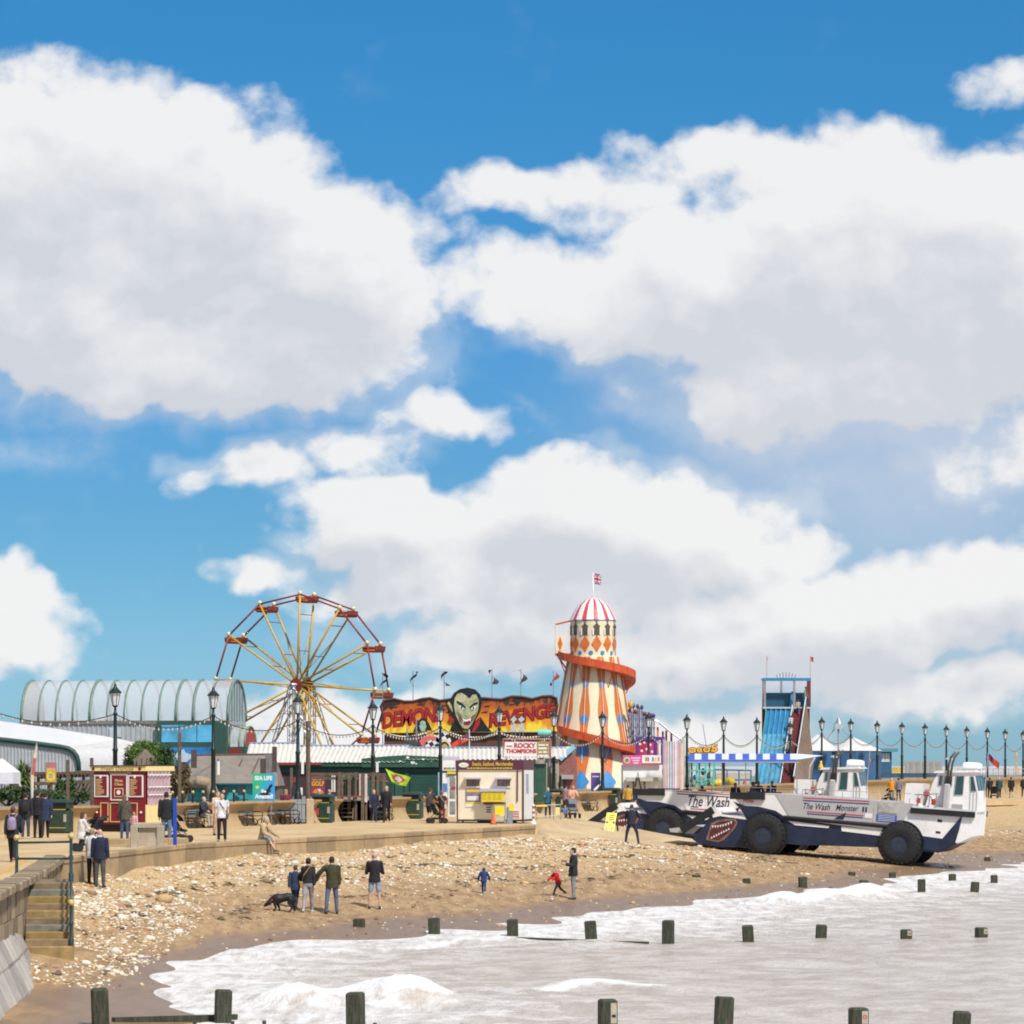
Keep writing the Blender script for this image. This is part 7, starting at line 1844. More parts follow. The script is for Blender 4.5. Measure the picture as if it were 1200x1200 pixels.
person('child in a bright red hooded coat running with arms out', ray_beach(654, 1051), 1.08, -60, dict(legL=(34, 14, 2), legR=(-30, 28, 2), armL=(42, 10, 20), armR=(35, 14, 25), lean=18), (.55, .015, .015), (.02, .02, .025), BLONDE, shoe=(.62, .5, .5), hem=.16, bulk=2.0)
person('dark bearded man in a black coat looking down at a phone', ray_beach(672, 1054), 1.80, -80, dict(legL=(3, 3, 3), legR=(-2, 2, 4), armL=(16, 8, 85), armR=(4, 6, 10)), (.016, .018, .022), (.22, .22, .25), DARKH, shoe=(.05, .05, .055), hem=.14, bulk=1.5, extras=[('phone', 'L'), ('collar', (.45, .5, .48))])
# near the steps and on the left of the promenade
person('older man in a navy jumper and grey trousers on the shingle', ray_beach(117, 1040), 1.68, 176, STAND, (.012, .018, .045), (.075, .075, .08), None, shoe=(.02, .02, .02), bulk=1.3, extras=[('collar', (.5, .6, .68))])
person('blonde woman in a white shirt half hidden by the man in navy', ray_beach(108, 1036), 1.62, 165, STAND, (.68, .66, .66), (.015, .015, .02), BLONDE, female=True, sleeves='short', hem=.12)
person('woman in a white top seated beside the black pushchair', onprom(95, 1000), 1.6, 120, SIT, (.66, .62, .60), (.1, .1, .12), BROWNH, hairstyle='long', female=True)
person('woman in black leggings carrying a lilac backpack', onprom(15, 1010), 1.58, 178, WALK, (.014, .014, .02), (.012, .012, .014), BROWNH, hairstyle='bun', female=True, shoe=(.4, .12, .1), bulk=1.6, hem=.16, extras=[('backpack', (.28, .23, .34))])
person('man in a black jacket and jeans with a small black backpack', onprom(30, 983), 1.68, 178, STAND, (.014, .016, .024), (.035, .05, .09), DARKH, shoe=(.5, .5, .5), bulk=1.4, extras=[('backpack', (.015, .016, .02))])
person('person in black clothes standing half behind the navy coat', onprom(44, 982), 1.74, 168, STAND, (.012, .012, .015), (.012, .012, .014), DARKH)
person('person in a long navy hooded coat beside the litter bin', onprom(53, 982), 1.72, 188, WALK2, (.016, .028, .07), (.012, .012, .016), DARKH, hem=.26, bulk=1.9)
person('long haired woman in an olive coat ordering at the dark red kiosk', onprom(146, 985), 1.64, 178, STAND, (.085, .075, .055), (.045, .08, .15), (.14, .085, .045), hairstyle='long', female=True, shoe=(.4, .36, .3), hem=.14, bulk=1.6, extras=[('bag', (.015, .015, .02), 1, .1)])
person('small child in a pale pink coat beside the plinth table', onprom(157, 984), 1.0, 150, STAND, (.62, .36, .38), (.55, .33, .36), (.42, .22, .10), bulk=2.2, hem=.2)
person('man in a black gilet and blue jeans beside the blue post', onprom(195, 989), 1.78, 185, STAND, (.012, .014, .018), (.10, .17, .27), DARKH, shoe=(.08, .05, .04), bulk=1.5)
person('man in a white printed shirt and black trousers with a cross strap', onprom(260, 986), 1.72, 4, STAND, (.68, .67, .70), (.012, .012, .014), BROWNH, sleeves='short', shoe=(.25, .22, .2), eyes=True, extras=[('bag', (.10, .09, .09), 1, 0)])
person('woman in a yellow striped top half hidden behind the white shirted man', onprom(255, 979), 1.7, 30, STAND, (.66, .52, .28), (.45, .28, .2), (.30, .12, .05), sleeves='short', female=True)
d = wallD(236) - .95
person('old man in a dark anorak sitting on the iron bench', (wx(237, d), d - .05, .02), 1.68, 62, SIT, (.025, .035, .045), (.42, .36, .28), None, shoe=(.06, .05, .05), bulk=1.6)
person('man in a tan coat and denim shorts sitting on the promenade kerb', (wx(308, 121.6), 121.45, -.46), 1.72, 58, dict(legL=(82, 80, 4), legR=(80, 38, 8), armL=(28, 8, 30), armR=(24, 8, 40), lean=14), (.50, .36, .20), (.22, .30, .38), GREYH, legs='shorts', shoe=(.22, .18, .12), bulk=1.7, extras=[('bag', (.015, .015, .018), 1, -.1)])
person('white haired woman in a navy jacket walking arm in arm', onprom(438, 964), 1.58, 8, WALK, (.016, .02, .045), (.015, .02, .05), GREYH, eyes=True, shoe=(.3, .3, .32), hem=.16, bulk=1.6, female=True)
person('white haired man in a black coat over a pale shirt', onprom(453, 964), 1.74, -4, WALK2, (.014, .013, .018), (.012, .012, .018), GREYH, eyes=True, shoe=(.08, .08, .08), hem=.2, bulk=1.6, extras=[('collar', (.6, .6, .62))])
person('person in a brown jacket and black shorts pushing a pushchair', onprom(503, 964.5), 1.66, 155, PRAM, (.065, .05, .048), (.012, .012, .016), (.10, .04, .02), legs='shorts', shoe=(.06, .06, .07), bulk=1.5, extras=[('bag', (.28, .27, .30), 1, .05)])
person('woman in brick red trousers and a dark top with a white strap', onprom(518, 965), 1.5, 172, STAND, (.045, .02, .015), (.26, .055, .035), (.26, .12, .05), hairstyle='bun', female=True, sleeves='short', extras=[('bag', (.6, .58, .55), -1, .05)])
person('elderly woman in a teal jacket with folded arms', onprom(642, 959), 1.55, 5, dict(armL=(28, 10, 75), armR=(28, 10, 75)), (.02, .10, .15), (.02, .02, .04), GREYH, eyes=True, shoe=(.5, .4, .35), bulk=1.5, female=True)
person('blonde woman in a peach jumper behind the grey pushchair', onprom(671, 956), 1.66, 10, PRAM, (.68, .36, .24), (.3, .3, .33), BLONDE, eyes=True, female=True, bulk=1.5)
person('woman in a dusty pink coat with her head turned away', onprom(662.5, 954), 1.6, 140, STAND, (.34, .20, .20), (.07, .06, .04), DARKH, female=True, bulk=1.5)
person('small child in a blue top sitting before the grey pushchair', onprom(662, 959.5), .85, 15, SIT, (.12, .2, .4), (.2, .15, .12), BLONDE)
person('worker in navy overalls bracing at the vehicle ramp', ray_beach(740, 989), 1.78, 172, dict(legL=(6, 4, 16), legR=(10, 18, 20), armL=(40, 14, 30), armR=(38, 22, 30), lean=10), (.016, .018, .04), (.015, .028, .07), BROWNH, shoe=(.02, .02, .02), bulk=1.5)
d = 190
person('person in a yellow and blue jacket behind the lettered bow', (wx(736, d), d, .0), 1.6, 170, STAND, (.55, .32, .04), (.02, .03, .12), DARKH, legs='shorts', bulk=1.4)
person('person in navy behind the bow next to the yellow jacket', (wx(743, d), d + .3, .0), 1.5, 160, STAND, (.02, .03, .12), (.45, .28, .2), BROWNH, legs='shorts', bulk=1.4)
# far promenade
person('man in an orange jacket pushing a pushchair along the far wall', onprom(1045, 939), 1.76, 178, PRAM, (.62, .25, .02), (.12, .13, .13), GREYH, bulk=1.6)
person('person in grey beside the orange jacketed man', onprom(1053, 938.5), 1.72, 180, STAND, (.16, .17, .24), (.03, .03, .04), DARKH, bulk=1.4)
person('person in a dark green coat beside the distant black pushchair', onprom(1154, 935), 1.72, 175, WALK, (.03, .045, .05), (.012, .012, .014), DARKH, hem=.2, bulk=1.8)
person('person in black pushing the distant black pushchair', onprom(1160, 935), 1.68, 178, PRAM, (.014, .014, .016), (.012, .012, .014), DARKH, bulk=1.7)
person('white haired walker in a teal coat by the far wall', onprom(1171, 935), 1.7, 178, WALK2, (.02, .06, .08), (.012, .013, .016), GREYH, hem=.18, bulk=1.6)
person('walker in a black top and black shorts by the far wall', onprom(1185, 935), 1.74, 176, WALK, (.012, .012, .014), (.012, .012, .014), BROWNH, legs='shorts', bulk=1.3)
person('person at the far end of the wall in dark clothes', onprom(1199.5, 934), 1.7, 180, STAND, (.02, .02, .025), (.015, .015, .02), GREYH)
# heads above the wall by the arcade
for x, c_, hr_, lab in [(374, (.03, .05, .16), GREYH, 'white haired person in blue behind the wall under the golf poster'), (386, (.14, .05, .04), None, 'bald man in rust red behind the wall under the golf poster'), (335, (.16, .02, .05), BLONDE, 'blonde woman in maroon behind the wall beside the aquarium poster')]:
    dd = wallD(x) + 2.0
    person(lab, (wx(x, dd), dd, wz(925, dd) - 1.72), 1.72, 178, STAND, c_, BLK, hr_, hairstyle='long' if x == 335 else 'short', bulk=1.5)
# passengers sitting under the striped canopy
PAS = [(806, 921, (.012, .012, .014), DARKH, 'passenger in black lounging at the front of the canopied vehicle'), (822, 922, (.5, .04, .04), DARKH, 'passenger in red on the canopied vehicle'), (861, 919, (.02, .02, .03), BLONDE, 'blonde passenger in dark clothes on the canopied vehicle'), (881, 918, (.10, .11, .14), BROWNH, 'passenger in grey near the middle of the canopied vehicle'), (888, 917, (.03, .03, .04), (.28, .15, .08), 'passenger with tan hair sitting beside the one in grey'), (905, 917, (.02, .03, .05), BROWNH, 'passenger in a navy hood leaning back near the wheelhouse')]
for x, y, c_, hr_, lab in PAS:
    dd = 176.4 - (x - 853) * .0118
    person(lab, (wx(x, dd), dd, wz(y, dd) - 1.27), 1.70, random.choice([150, 110, 200, 20]), SIT, c_, DEN, hr_, bulk=1.4)
# black dog sniffing the sand
p0 = ray_beach(330, 1068); kd = p0.y / F
t = thing('black_dog', 'black dog with an orange collar sniffing the sand beside the boy', 'dog', p0, 0)
def dp(x, y, off=0.0): return Vector(((x - 330) * kd, off, (1068 - y) * kd))
b = MB()
b.tube([dp(345, 1053), dp(342, 1051.5), dp(337, 1051), dp(331, 1052.5), dp(326, 1053), dp(322, 1053.5), dp(320, 1055)], [.06, .125, .13, .135, .165, .145, .08], 14)
b.tube([dp(322, 1053), dp(319, 1054.5), dp(316.5, 1056.5)], [.125, .10, .08], 12)
b.tube([dp(317.5, 1055.5), dp(315.5, 1057.5), dp(313, 1059.3), dp(310.3, 1061.3), dp(309.4, 1062)], [.05, .078, .066, .042, .024], 12)
for s in (-1, 1): b.tube([dp(316.5, 1055, s * .06), dp(317, 1058, s * .085), dp(316.5, 1060.5, s * .075)], [.02, .035, .015], 8)
b.tube([dp(344, 1052), dp(347, 1055), dp(348, 1059)], [.04, .028, .012], 8)
b.tube([dp(323, 1055, -.07), dp(322, 1060, -.08), dp(323.6, 1063.5, -.08), dp(321, 1067.4, -.08), dp(319.6, 1067.7, -.08)], [.075, .045, .034, .027, .028], 10)
b.tube([dp(324, 1055, .07), dp(325.2, 1060, .08), dp(327, 1063.6, .08), dp(327.5, 1067.3, .08), dp(326, 1067.7, .08)], [.075, .045, .034, .027, .028], 10)
b.tube([dp(341.5, 1053, -.06), dp(339, 1058.5, -.08), dp(342.6, 1062.4, -.08), dp(340.5, 1067.2, -.08), dp(338.6, 1067.7, -.08)], [.10, .066, .034, .027, .028], 10)
b.tube([dp(342.5, 1053, .06), dp(342, 1058.5, .08), dp(345.6, 1062.4, .08), dp(345.5, 1067.2, .08), dp(343.8, 1067.7, .08)], [.10, .066, .034, .027, .028], 10)
o = b.build('body', M((.010, .010, .011), .45, .4, 10, bump=.6, bscale=50), t); remesh_later(o, .014)
mb = MB(); mb.tube([dp(320.4, 1053.0, -.02), dp(319, 1054.6, -.105), dp(317.8, 1056.6, -.02)], .022, 6); mb.build('collar', M((.7, .12, .03), .6, .1, 5), t)
# pushchairs
def pushchair(label, loc, rz, c, s=1.0):
    t = thing('pushchair', label, 'pushchair', loc, R(rz)); t.scale = (s, s, s)
    fr_ = MB()
    for y in (-.24, .24): fr_.tube([(-.42, y, .98), (-.3, y, .95), (.12, y, .35), (.32, y, .14)], .016, 6); fr_.tube([(-.32, y, .14), (.0, y, .52)], .016, 6)
    fr_.tube([(-.42, -.24, .98), (-.42, .24, .98)], .02, 6); fr_.build('frame', BLACK, t)
    for x in (-.32, .32):
        for y in (-.26, .26):
            MB().lathe([(.03, -.025), (.13, -.025), (.13, .025), (.03, .025)], 14, (x, y, .13), 'y').build('wheel', RUBBER, t)
    mb = MB(); mb.prism([(.22, .36), (.26, .44), (-.02, .5), (-.20, .92), (-.27, .9), (-.1, .42)], -.21, .21); mb.build('seat', cloth(c), t)
    n = 8; mb = MB(); mb.grid([[(-.2 + .34 * math.sin(a), y, .62 + .36 * math.cos(a)) for y in (-.23, 0, .23)] for a in np.linspace(-.6, 1.25, n)]); mb.build('hood', cloth(c), t, smooth=True)
    MB().box(-.2, .15, -.18, .18, .18, .28).build('basket', BLACK, t)
    return t
pushchair('black pushchair parked on the kerb by the seated woman', pz(103, 998, 0), 200, (.014, .014, .018), 1.05)
pushchair('dark pushchair with yellow trim behind the man in the navy jumper', pz(111, 991, 0), 160, (.02, .025, .05), 1.0)
pushchair('black pushchair beside the man in the gilet', pz(209, 987, 0), 30, (.014, .014, .016))
pushchair('black three wheeled looking pushchair pushed by the person in shorts', pz(512, 965, 0), 20, (.016, .016, .018))
pushchair('grey pushchair with a pale hood in front of the peach jumper', pz(671, 959, 0), -70, (.16, .17, .20))
pushchair('black wheeled walking frame between the elderly couple', pz(446, 962, 0), -80, (.02, .02, .022), .9)
pushchair('small dark pushchair pushed by the orange jacketed man', pz(1041, 938.6, 0), 150, (.03, .04, .06))
pushchair('distant black pushchair among the walkers by the far wall', pz(1165, 935.5, 0), 90, (.015, .015, .018))
# ------------------------------------------------------------------ right hand fairground
L = Lp(752, 205); t = thing('game_stall', 'white fairground stall with a pink sign and a red edged sign', 'stall', L.loc)
mb = MB(); L.box(mb, 730, 776, 896, 936, 0, 3); mb.build('stall_body', M((.80, .79, .77), .5, .05, 2, dirt=.08), t)
mb = MB(); L.box(mb, 729.5, 752, 885, 896.5, -.25, -.15); s1 = mb.build('pink_sign', M((.66, .09, .33), .5, .08, 4), t)
mb = MB(); mb.lathe([(.2, -.275), (.2, -.252)], 18, (L.x(734.5), 0, L.z(891)), 'y'); mb.build('sign_badge', YELS, s1); mb = MB(); mb.lathe([(.12, -.285), (.12, -.277)], 14, (L.x(734.5), 0, L.z(891)), 'y'); mb.build('badge_centre', HS_B, s1)
for i, (w0, w1) in enumerate([(739, 750), (741, 749), (742, 748)]): mb = MB(); L.box(mb, w0, w1, 887.5 + i * 2.9, 889.3 + i * 2.9, -.262, -.252); mb.build('sign_line', M((.75, .55, .62), .5, .1, 5), s1)
mb = MB(); L.box(mb, 752.3, 774.5, 885, 894.3, -.25, -.15); s2 = mb.build('white_sign', WHITE, t)
mb = MB(); L.box(mb, 752.3, 774.5, 894.4, 896.2, -.25, -.15); mb.build('red_edge', SRED, s2)
for x, c_ in [(756, BLUP), (758.5, SRED), (764, HS_B), (767, YELS), (770.5, ORAN)]: mb = MB(); L.box(mb, x, x + 1.9, 887.5, 892, -.262, -.252); mb.build('sign_picture', M((.2, .25, .3), .5, .3, 9) if c_ is BLUP else c_, s2)
mb = MB(); L.box(mb, 733, 771, 911, 915.5, -.6, -.1); mb.build('counter', M((.46, .44, .38), .6, .15, 4), t)
for x in (741, 754): mb = MB(); L.box(mb, x, x + 2, 915.5, 930, -.5, -.3); mb.build('counter_leg', BRN, t)
MB().tube([(L.x(743), -.7, L.z(926)), (L.x(747), -.7, L.z(905)), (L.x(751), -.7, L.z(926))], .06, 6).build('black_arch', BLACK, t)
mb = MB(); L.box(mb, 776.5, 788.5, 897, 935, .1, 2); mb.build('annexe', WHITE, t); mb = MB(); L.box(mb, 777, 788, 901, 903, -.1, .09); mb.build('annexe_shelf', GREYP, t)
L = Lp(788, 203.5); t = thing('striped_windbreak', 'tall faded sheet of pink, blue and cream stripes beside the white stall', 'sheet', L.loc)
PAST = [(.58, .40, .45), (.62, .55, .50), (.45, .55, .66), (.66, .50, .55), (.60, .62, .66), (.62, .36, .40), (.64, .56, .42)]
xx = np.linspace(778, 801, 8)
for i in range(7):
    rows = [[(L.x(xx[i] + (xx[i + 1] - xx[i]) * u / 4), .04 * math.sin(u * 2.2 + i), L.z(y)) for y in (925, 905, 885, 868 + .4 * i)] for u in range(5)]
    MB().grid(rows).build('stripe', M(PAST[i], .8, .14, 1.5), t, smooth=True)
for x in (777.6, 801.4): MB().bar((L.x(x), .06, 0), (L.x(x), .06, L.z(866)), .08).build('frame_post', GREYP, t)
L = Lp(762, 234); t = thing('waltzer_front', 'pink and red ride back panel with purple frame and white stars', 'fairground ride', L.loc)
mb = MB(); L.box(mb, 747, 770, 867, 905, 0, .3); mb.build('red_panel', poster_grad('pink_print', (.42, .02, .06), (.62, .05, .25)), t)
PURP = M((.09, .04, .26), .5, .15, 4)
mb = MB(); L.box(mb, 745, 779, 863.5, 867.5, -.1, .35); mb.build('purple_beam', PURP, t)
for x in (745, 767, 774.5): mb = MB(); L.box(mb, x, x + 3.2, 867.5, 905, -.08, .3); mb.build('purple_post', PURP, t)
for x, y in [(750, 872), (755, 870), (762, 873), (758, 878), (764, 881), (770.6, 870), (752, 880)]: mb = MB(); mb.lathe([(.02, -.03), (.09, -.02), (.09, 0)], 8, (L.x(x), 0, L.z(y)), 'y'); mb.build('star', WHITE, t)
L = Lp(752, 240); t = thing('drop_ride', 'cluster of blue grey vertical ride masts with ornamented tops', 'fairground ride', L.loc)
BLG = M((.16, .18, .28), .5, .15, 4)
for i in range(13):
    x = 738 + i * 2.35; y = 834 - 7 * (1 if i in (2, 4, 5, 6) else 0) + i * .5
    mo = MB().bar((L.x(x + 1.0), .3 * (i % 3), 0), (L.x(x), .3 * (i % 3), L.z(y)), .11).build('mast', BLG if i % 4 else M((.33, .20, .24), .5, .15, 4), t)
    MB().ball((L.x(x), .3 * (i % 3), L.z(y - 1.2)), (.12, .12, .17), 8, 6).build('mast_finial', [BLUP, YEL2, BLUP, RED][i % 4], mo, smooth=True)
for y in (842, 852, 862): MB().bar((L.x(738), -.08, L.z(y)), (L.x(768), -.08, L.z(y + 1)), .07).build('tie_bar', BLG, t)
mb = MB(); mb.ball((L.x(739), -.1, L.z(826)), (.2, .2, .28), 8, 6); mb.build('jester_head', YEL2, t, smooth=True); MB().lathe([(.16, L.z(825)), (.03, L.z(820.5))], 8, (L.x(739), -.1, 0)).build('jester_hat', ORAN, t)
L = Lp(782, 242); t = thing('coaster_track', 'thin steel coaster track sloping down behind the masts with red supports', 'roller coaster', L.loc)
for dy in (0, .7): MB().tube([(L.x(763), dy, L.z(842.5)), (L.x(772), dy, L.z(846)), (L.x(785), dy, L.z(857)), (L.x(799), dy, L.z(867))], .05, 6).build('running_rail', STEEL, t)
for i in range(12):
    f = i / 11; x = 763 + 36 * f; y = float(np.interp(x, [763, 772, 785, 799], [842.5, 846, 857, 867])); MB().bar((L.x(x), 0, L.z(y)), (L.x(x), .7, L.z(y)), .05).build('sleeper', STEEL, t)
for x, y, m in [(763, 843, STEEL), (771, 852, ORAN), (777, 857, RED), (781, 856, RED), (787, 858, RED), (799, 868, STEEL)]: MB().bar((L.x(x), .35, 0), (L.x(x), .35, L.z(y)), .14).build('support', m, t)
# teal framed ride with letter sign
L = Lp(822, 236); TG = M((.10, .48, .40), .5, .12, 4)
t = thing('teal_frame_ride', 'teal framed ride with a grey canopy and yellow and red letters on top', 'fairground ride', L.loc)
for i, x in enumerate([806, 811, 816.5, 820, 826, 832, 836]): MB().bar((L.x(x), .5 * (i % 2), 0), (L.x(x + (1.2 if i in (4, 6) else 0)), .5 * (i % 2), L.z(893)), .13).build('teal_post', TG, t)
for a, b in [((806, 903), (836, 903)), ((816, 915), (834, 915)), ((816, 924), (834, 912))]: MB().bar((L.x(a[0]), -.1, L.z(a[1])), (L.x(b[0]), -.1, L.z(b[1])), .1).build('teal_rail', TG, t)
MB().prism([(L.x(806), L.z(884)), (L.x(820), L.z(879.5)), (L.x(837), L.z(882)), (L.x(838), L.z(886)), (L.x(806), L.z(888))], -.3, 2.2).build('canopy', M((.26, .30, .30), .6, .12, 4), t)
text('lettering', 'oco5', M((.40, .05, .03), .5, .1, 5), t, L.x(805.6), L.x(841.4), L.z(882.6), L.z(872.2), -.31, 0, .09, 1.5 * L.k)
text('lettering', 'oco5', M((.80, .50, .02), .5, .1, 5), t, L.x(806.6), L.x(840.4), L.z(881.8), L.z(873), -.33, 0, .02, 1.5 * L.k)
for i, (x, y, w, h, c_) in enumerate([(807, 912, 5, 5, (.4, .06, .22)), (813, 908, 4, 6, (.02, .1, .35)), (822, 900, 5, 9, (.03, .2, .2)), (829, 905, 3, 8, (.28, .05, .04)), (824, 912, 5, 6, (.1, .35, .3)), (808, 919, 8, 4, (.3, .28, .26)), (829, 916, 6, 7, (.6, .42, .03)), (836, 914, 7, 8, (.7, .5, .03)), (820, 919, 7, 5, (.55, .52, .5))]):
    MB().ball((L.x(x + w / 2), .8, L.z(y + h / 2)), (w * L.k / 2, .4, h * L.k / 2), 10, 7).build('ride_car', M(c_, .5, .15, 4), t, smooth=True)
MB().tube([(L.x(829.5), 1, L.z(880)), (L.x(824.5), 1, L.z(848))], .03, 5).build('thin_mast', M((.4, .3, .32), .6, .2, 4), t)
L = Lp(852, 240); t = thing('yellow_dodgem_rink', 'blue railed rink with yellow and red cars under the striped canopy', 'fairground ride', L.loc)
for a, b in [((838, 902), (880, 903)), ((838, 914), (880, 914))]: MB().bar((L.x(a[0]), 0, L.z(a[1])), (L.x(b[0]), 0, L.z(b[1])), .12).build('blue_rail', M((.06, .18, .32), .5, .12, 4), t)
for x in (838, 852, 866, 880): MB().bar((L.x(x), 0, 0), (L.x(x), 0, L.z(902)), .1).build('rail_post', M((.06, .18, .32), .5, .12, 4), t)
mb = MB(); L.box(mb, 838, 882, 906, 936, 1.2, 3); mb.build('pale_back', M((.55, .48, .36), .7, .12, 3), t)
for x, y, c_ in [(842, 918, (.68, .45, .03)), (854, 917, (.62, .42, .03)), (850, 920, (.3, .32, .34))]: MB().ball((L.x(x), -.5, L.z(y)), (.45, .4, .35), 12, 8).build('dodgem_car', M(c_, .4, .12, 4), t, smooth=True)
for x, y in [(857, 915), (872, 916)]: MB().lathe([(.16, L.z(y + 3)), (.02, L.z(y - 3.5))], 10, (L.x(x), -.6, 0)).build('red_cone', SRED, t)

# ------------------------------------------------------------------ blue slide tower
L = Lp(922, 252); t = thing('slide_tower', 'tall blue lane slide with a dark red stairway and open top frame', 'slide', L.loc)
SB = M((.012, .16, .34), .4, .2, 1.2, dirt=.2); SB2 = M((.075, .29, .44), .4, .3, 1.0, dirt=.25); DT = M((.012, .085, .14), .4, .15, 3); BRS = M((.19, .13, .09), .7, .2, 3); MRD = M((.16, .025, .028), .6, .18, 4); RAILB = M((.10, .26, .36), .5, .15, 4)
N = 26
def slx(f, u):      # u 0..1 across the blue lanes
    xl = 898 - 24 * f ** 1.15; xr = 927 - 25 * f; return L.x(xl + (xr - xl) * u)
def slz(f): return L.z(829 + 93 * (f ** .92)) + .12 * math.sin(f * 3 * math.pi)
def sly(f): return -8.0 * f
for l in range(5):
    rows = []
    for i in range(N + 1):
        f = i / N; rows.append([(slx(f, (l + .04 + .92 * q / 4) / 5), sly(f), slz(f) - .07 * math.sin(q / 4 * math.pi)) for q in range(5)])
    mb = MB(); mb.grid(rows); mb.m = [0 if (k // 4) < 8 else 1 for k in range(len(mb.f))]; mb.build('slide_lane', [SB, SB2], t, smooth=True)
for l in range(6):
    rows = [(slx(i / N, l / 5), sly(i / N), slz(i / N) + .03) for i in range(N + 1)]; MB().tube(rows, .05, 6).build('lane_divider', SB2 if l not in (0, 5) else (M((.05, .30, .22), .5, .12, 4) if l == 0 else RAILB), t, smooth=True)
def stx(f, u): xl = 929 - 25 * f; xr = 947 - 25 * f; return L.x(xl + (xr - xl) * u)
for i in range(34):
    f = i / 34; z = L.z(829 + 93 * f); MB().box(stx(f, .06), stx(f, .80), sly(f) - .26, sly(f), z - .25, z).build('stair_tread', MRD, t)
for u, m in [(.0, BRS), (.86, BRS)]:
    rows = [[(stx(i / 12, u), sly(i / 12), L.z(829 + 93 * i / 12) - .5), (stx(i / 12, u), sly(i / 12), L.z(829 + 93 * i / 12) + (.28 if u < .5 else .75))] for i in range(13)]; MB().grid(rows).build('stair_side', m, t)
    q = .3 if u < .5 else .78; MB().tube([(stx(0, u), 0, L.z(829) + q), (stx(1, u), -8, L.z(922) + q)], .05, 6).build('handrail', M((.55, .60, .62), .5, .1, 5), t)
rows = [[(stx(i / 12, .9), sly(i / 12), L.z(829 + 93 * i / 12) + .6), (stx(i / 12, .95) + .75 * min(1, .3 + i / 5), sly(i / 12), max(0, L.z(829 + 93 * i / 12) - 2.2))] for i in range(13)]
MB().grid(rows).build('side_boarding', BRS, t)
mb = MB(); L.box(mb, 895, 949, 811.5, 828.5, .7, .85); mb.build('back_board', DT, t); mb = MB(); L.box(mb, 894, 950, 828.5, 830.5, -.3, 1.4); mb.build('platform', M((.5, .52, .54), .5, .12, 4), t)
mb = MB(); L.box(mb, 893.5, 950, 794.5, 798, -.3, -.1); mb.build('top_fascia', M((.03, .22, .42), .45, .12, 4), t); mb = MB(); L.box(mb, 893.5, 950, 794.8, 797, 1.2, 1.35); mb.build('top_fascia', M((.03, .22, .42), .45, .12, 4), t)
for x, yb, yy_ in [(896, 829, -.2), (916.5, 812, .8), (930.5, 829, -.2), (948.5, 829, -.2), (896, 829, 1.28), (948.5, 829, 1.28)]: MB().bar((L.x(x), yy_, L.z(yb)), (L.x(x), yy_, L.z(797)), .16).build('frame_post', M((.30, .27, .28), .5, .15, 4) if x < 940 else MRD, t)
MB().bar((L.x(928), .2, L.z(829)), (L.x(931), .6, L.z(811)), .3).build('lane_newel', SB2, t)
for x, y0 in [(896, 830), (948.5, 830), (939, 830)]: MB().bar((L.x(x), 1.1, 0), (L.x(x), 1.1, L.z(y0)), .22).build('tower_leg', MRD, t)
mb = MB(); mb.bar((L.x(896), 1.1, 0), (L.x(948), 1.1, L.z(830)), .1); mb.build('cross_brace', MRD, t); mb = MB(); mb.bar((L.x(948), 1.25, 0), (L.x(896), 1.25, L.z(830)), .1); mb.build('cross_brace', MRD, t)
cr = MB()
for i in range(7): cr.tube([(L.x(911 + i * 3.3), -.2, L.z(795)), (L.x(911 + i * 3.3 + (i - 3) * .5), -.2, L.z(790.5 - 3 * math.sin(i / 6 * math.pi)))], .025, 4)
cr.build('top_ornament', STEEL, t, kind='stuff')
for x in (899, 950):
    MB().tube([(L.x(x), .3, L.z(795)), (L.x(x), .3, L.z(768))], .025, 5).build('flag_pole', M((.5, .4, .4), .5, .1, 5), t)
    MB().grid([[(L.x(x + i * .9), .3 + .05 * math.sin(i), L.z(769 + i * .3 + j * 1.9)) for j in range(4)] for i in range(5 if x > 920 else 2)]).build('flag_cloth', M((.5, .12, .10), .8, .3, 9), t, smooth=True)
for f, u, c_, lab in [(.10, .42, (.40, .36, .3), 'child in pale clothes at the top of the red stairway'), (.42, .2, (.5, .35, .06), 'child in yellow climbing the red stairway'), (.30, .12, (.55, .5, .52), 'child in white high on the red stairway'), (.62, .3, (.2, .25, .3), 'child in grey lower on the red stairway')]:
    z = L.z(829 + 93 * f); person(lab, (L.loc[0] + stx(f, u), L.loc[1] + sly(f) - .12, L.loc[2] + z), 1.15, 180, WALK, c_, DEN, BROWNH, bulk=1.4)
person('child on the top platform of the blue slide in dark clothes', (L.loc[0] + L.x(944.5), L.loc[1] + .1, L.loc[2] + L.z(828.4)), 1.5, 60, STAND, (.30, .24, .16), (.05, .06, .08), DARKH)

# ------------------------------------------------------------------ huts and tents on the far right
L = Lp(1034, 288); BH = M((.05, .16, .29), .55, .12, 3, dirt=.15)
t = thing('blue_hut', 'blue boarded hut with a flat overhanging roof and white window', 'hut', L.loc)
mb = MB(); L.box(mb, 1019, 1045, 881, 912, 0, 2.4); mb.build('hut_wall', BH, t); mb = MB(); L.box(mb, 1012, 1051.5, 877, 881, -.5, 2.8); mb.build('flat_roof', M((.10, .26, .34), .5, .1, 4), t)
mb = MB(); L.box(mb, 1032, 1042.5, 882.5, 893, -.05, -.004); w = mb.build('window', M((.5, .52, .52), .3, .2, 5), t)
for x in (1034.5, 1038.5): mb = MB(); L.box(mb, x, x + .8, 882.5, 893, -.07, -.051); mb.build('mullion', WHITE, w)
mb = MB(); L.box(mb, 1018.5, 1023, 882.5, 903, -.06, -.004); mb.build('grey_door', M((.30, .31, .32), .6, .12, 4), t)
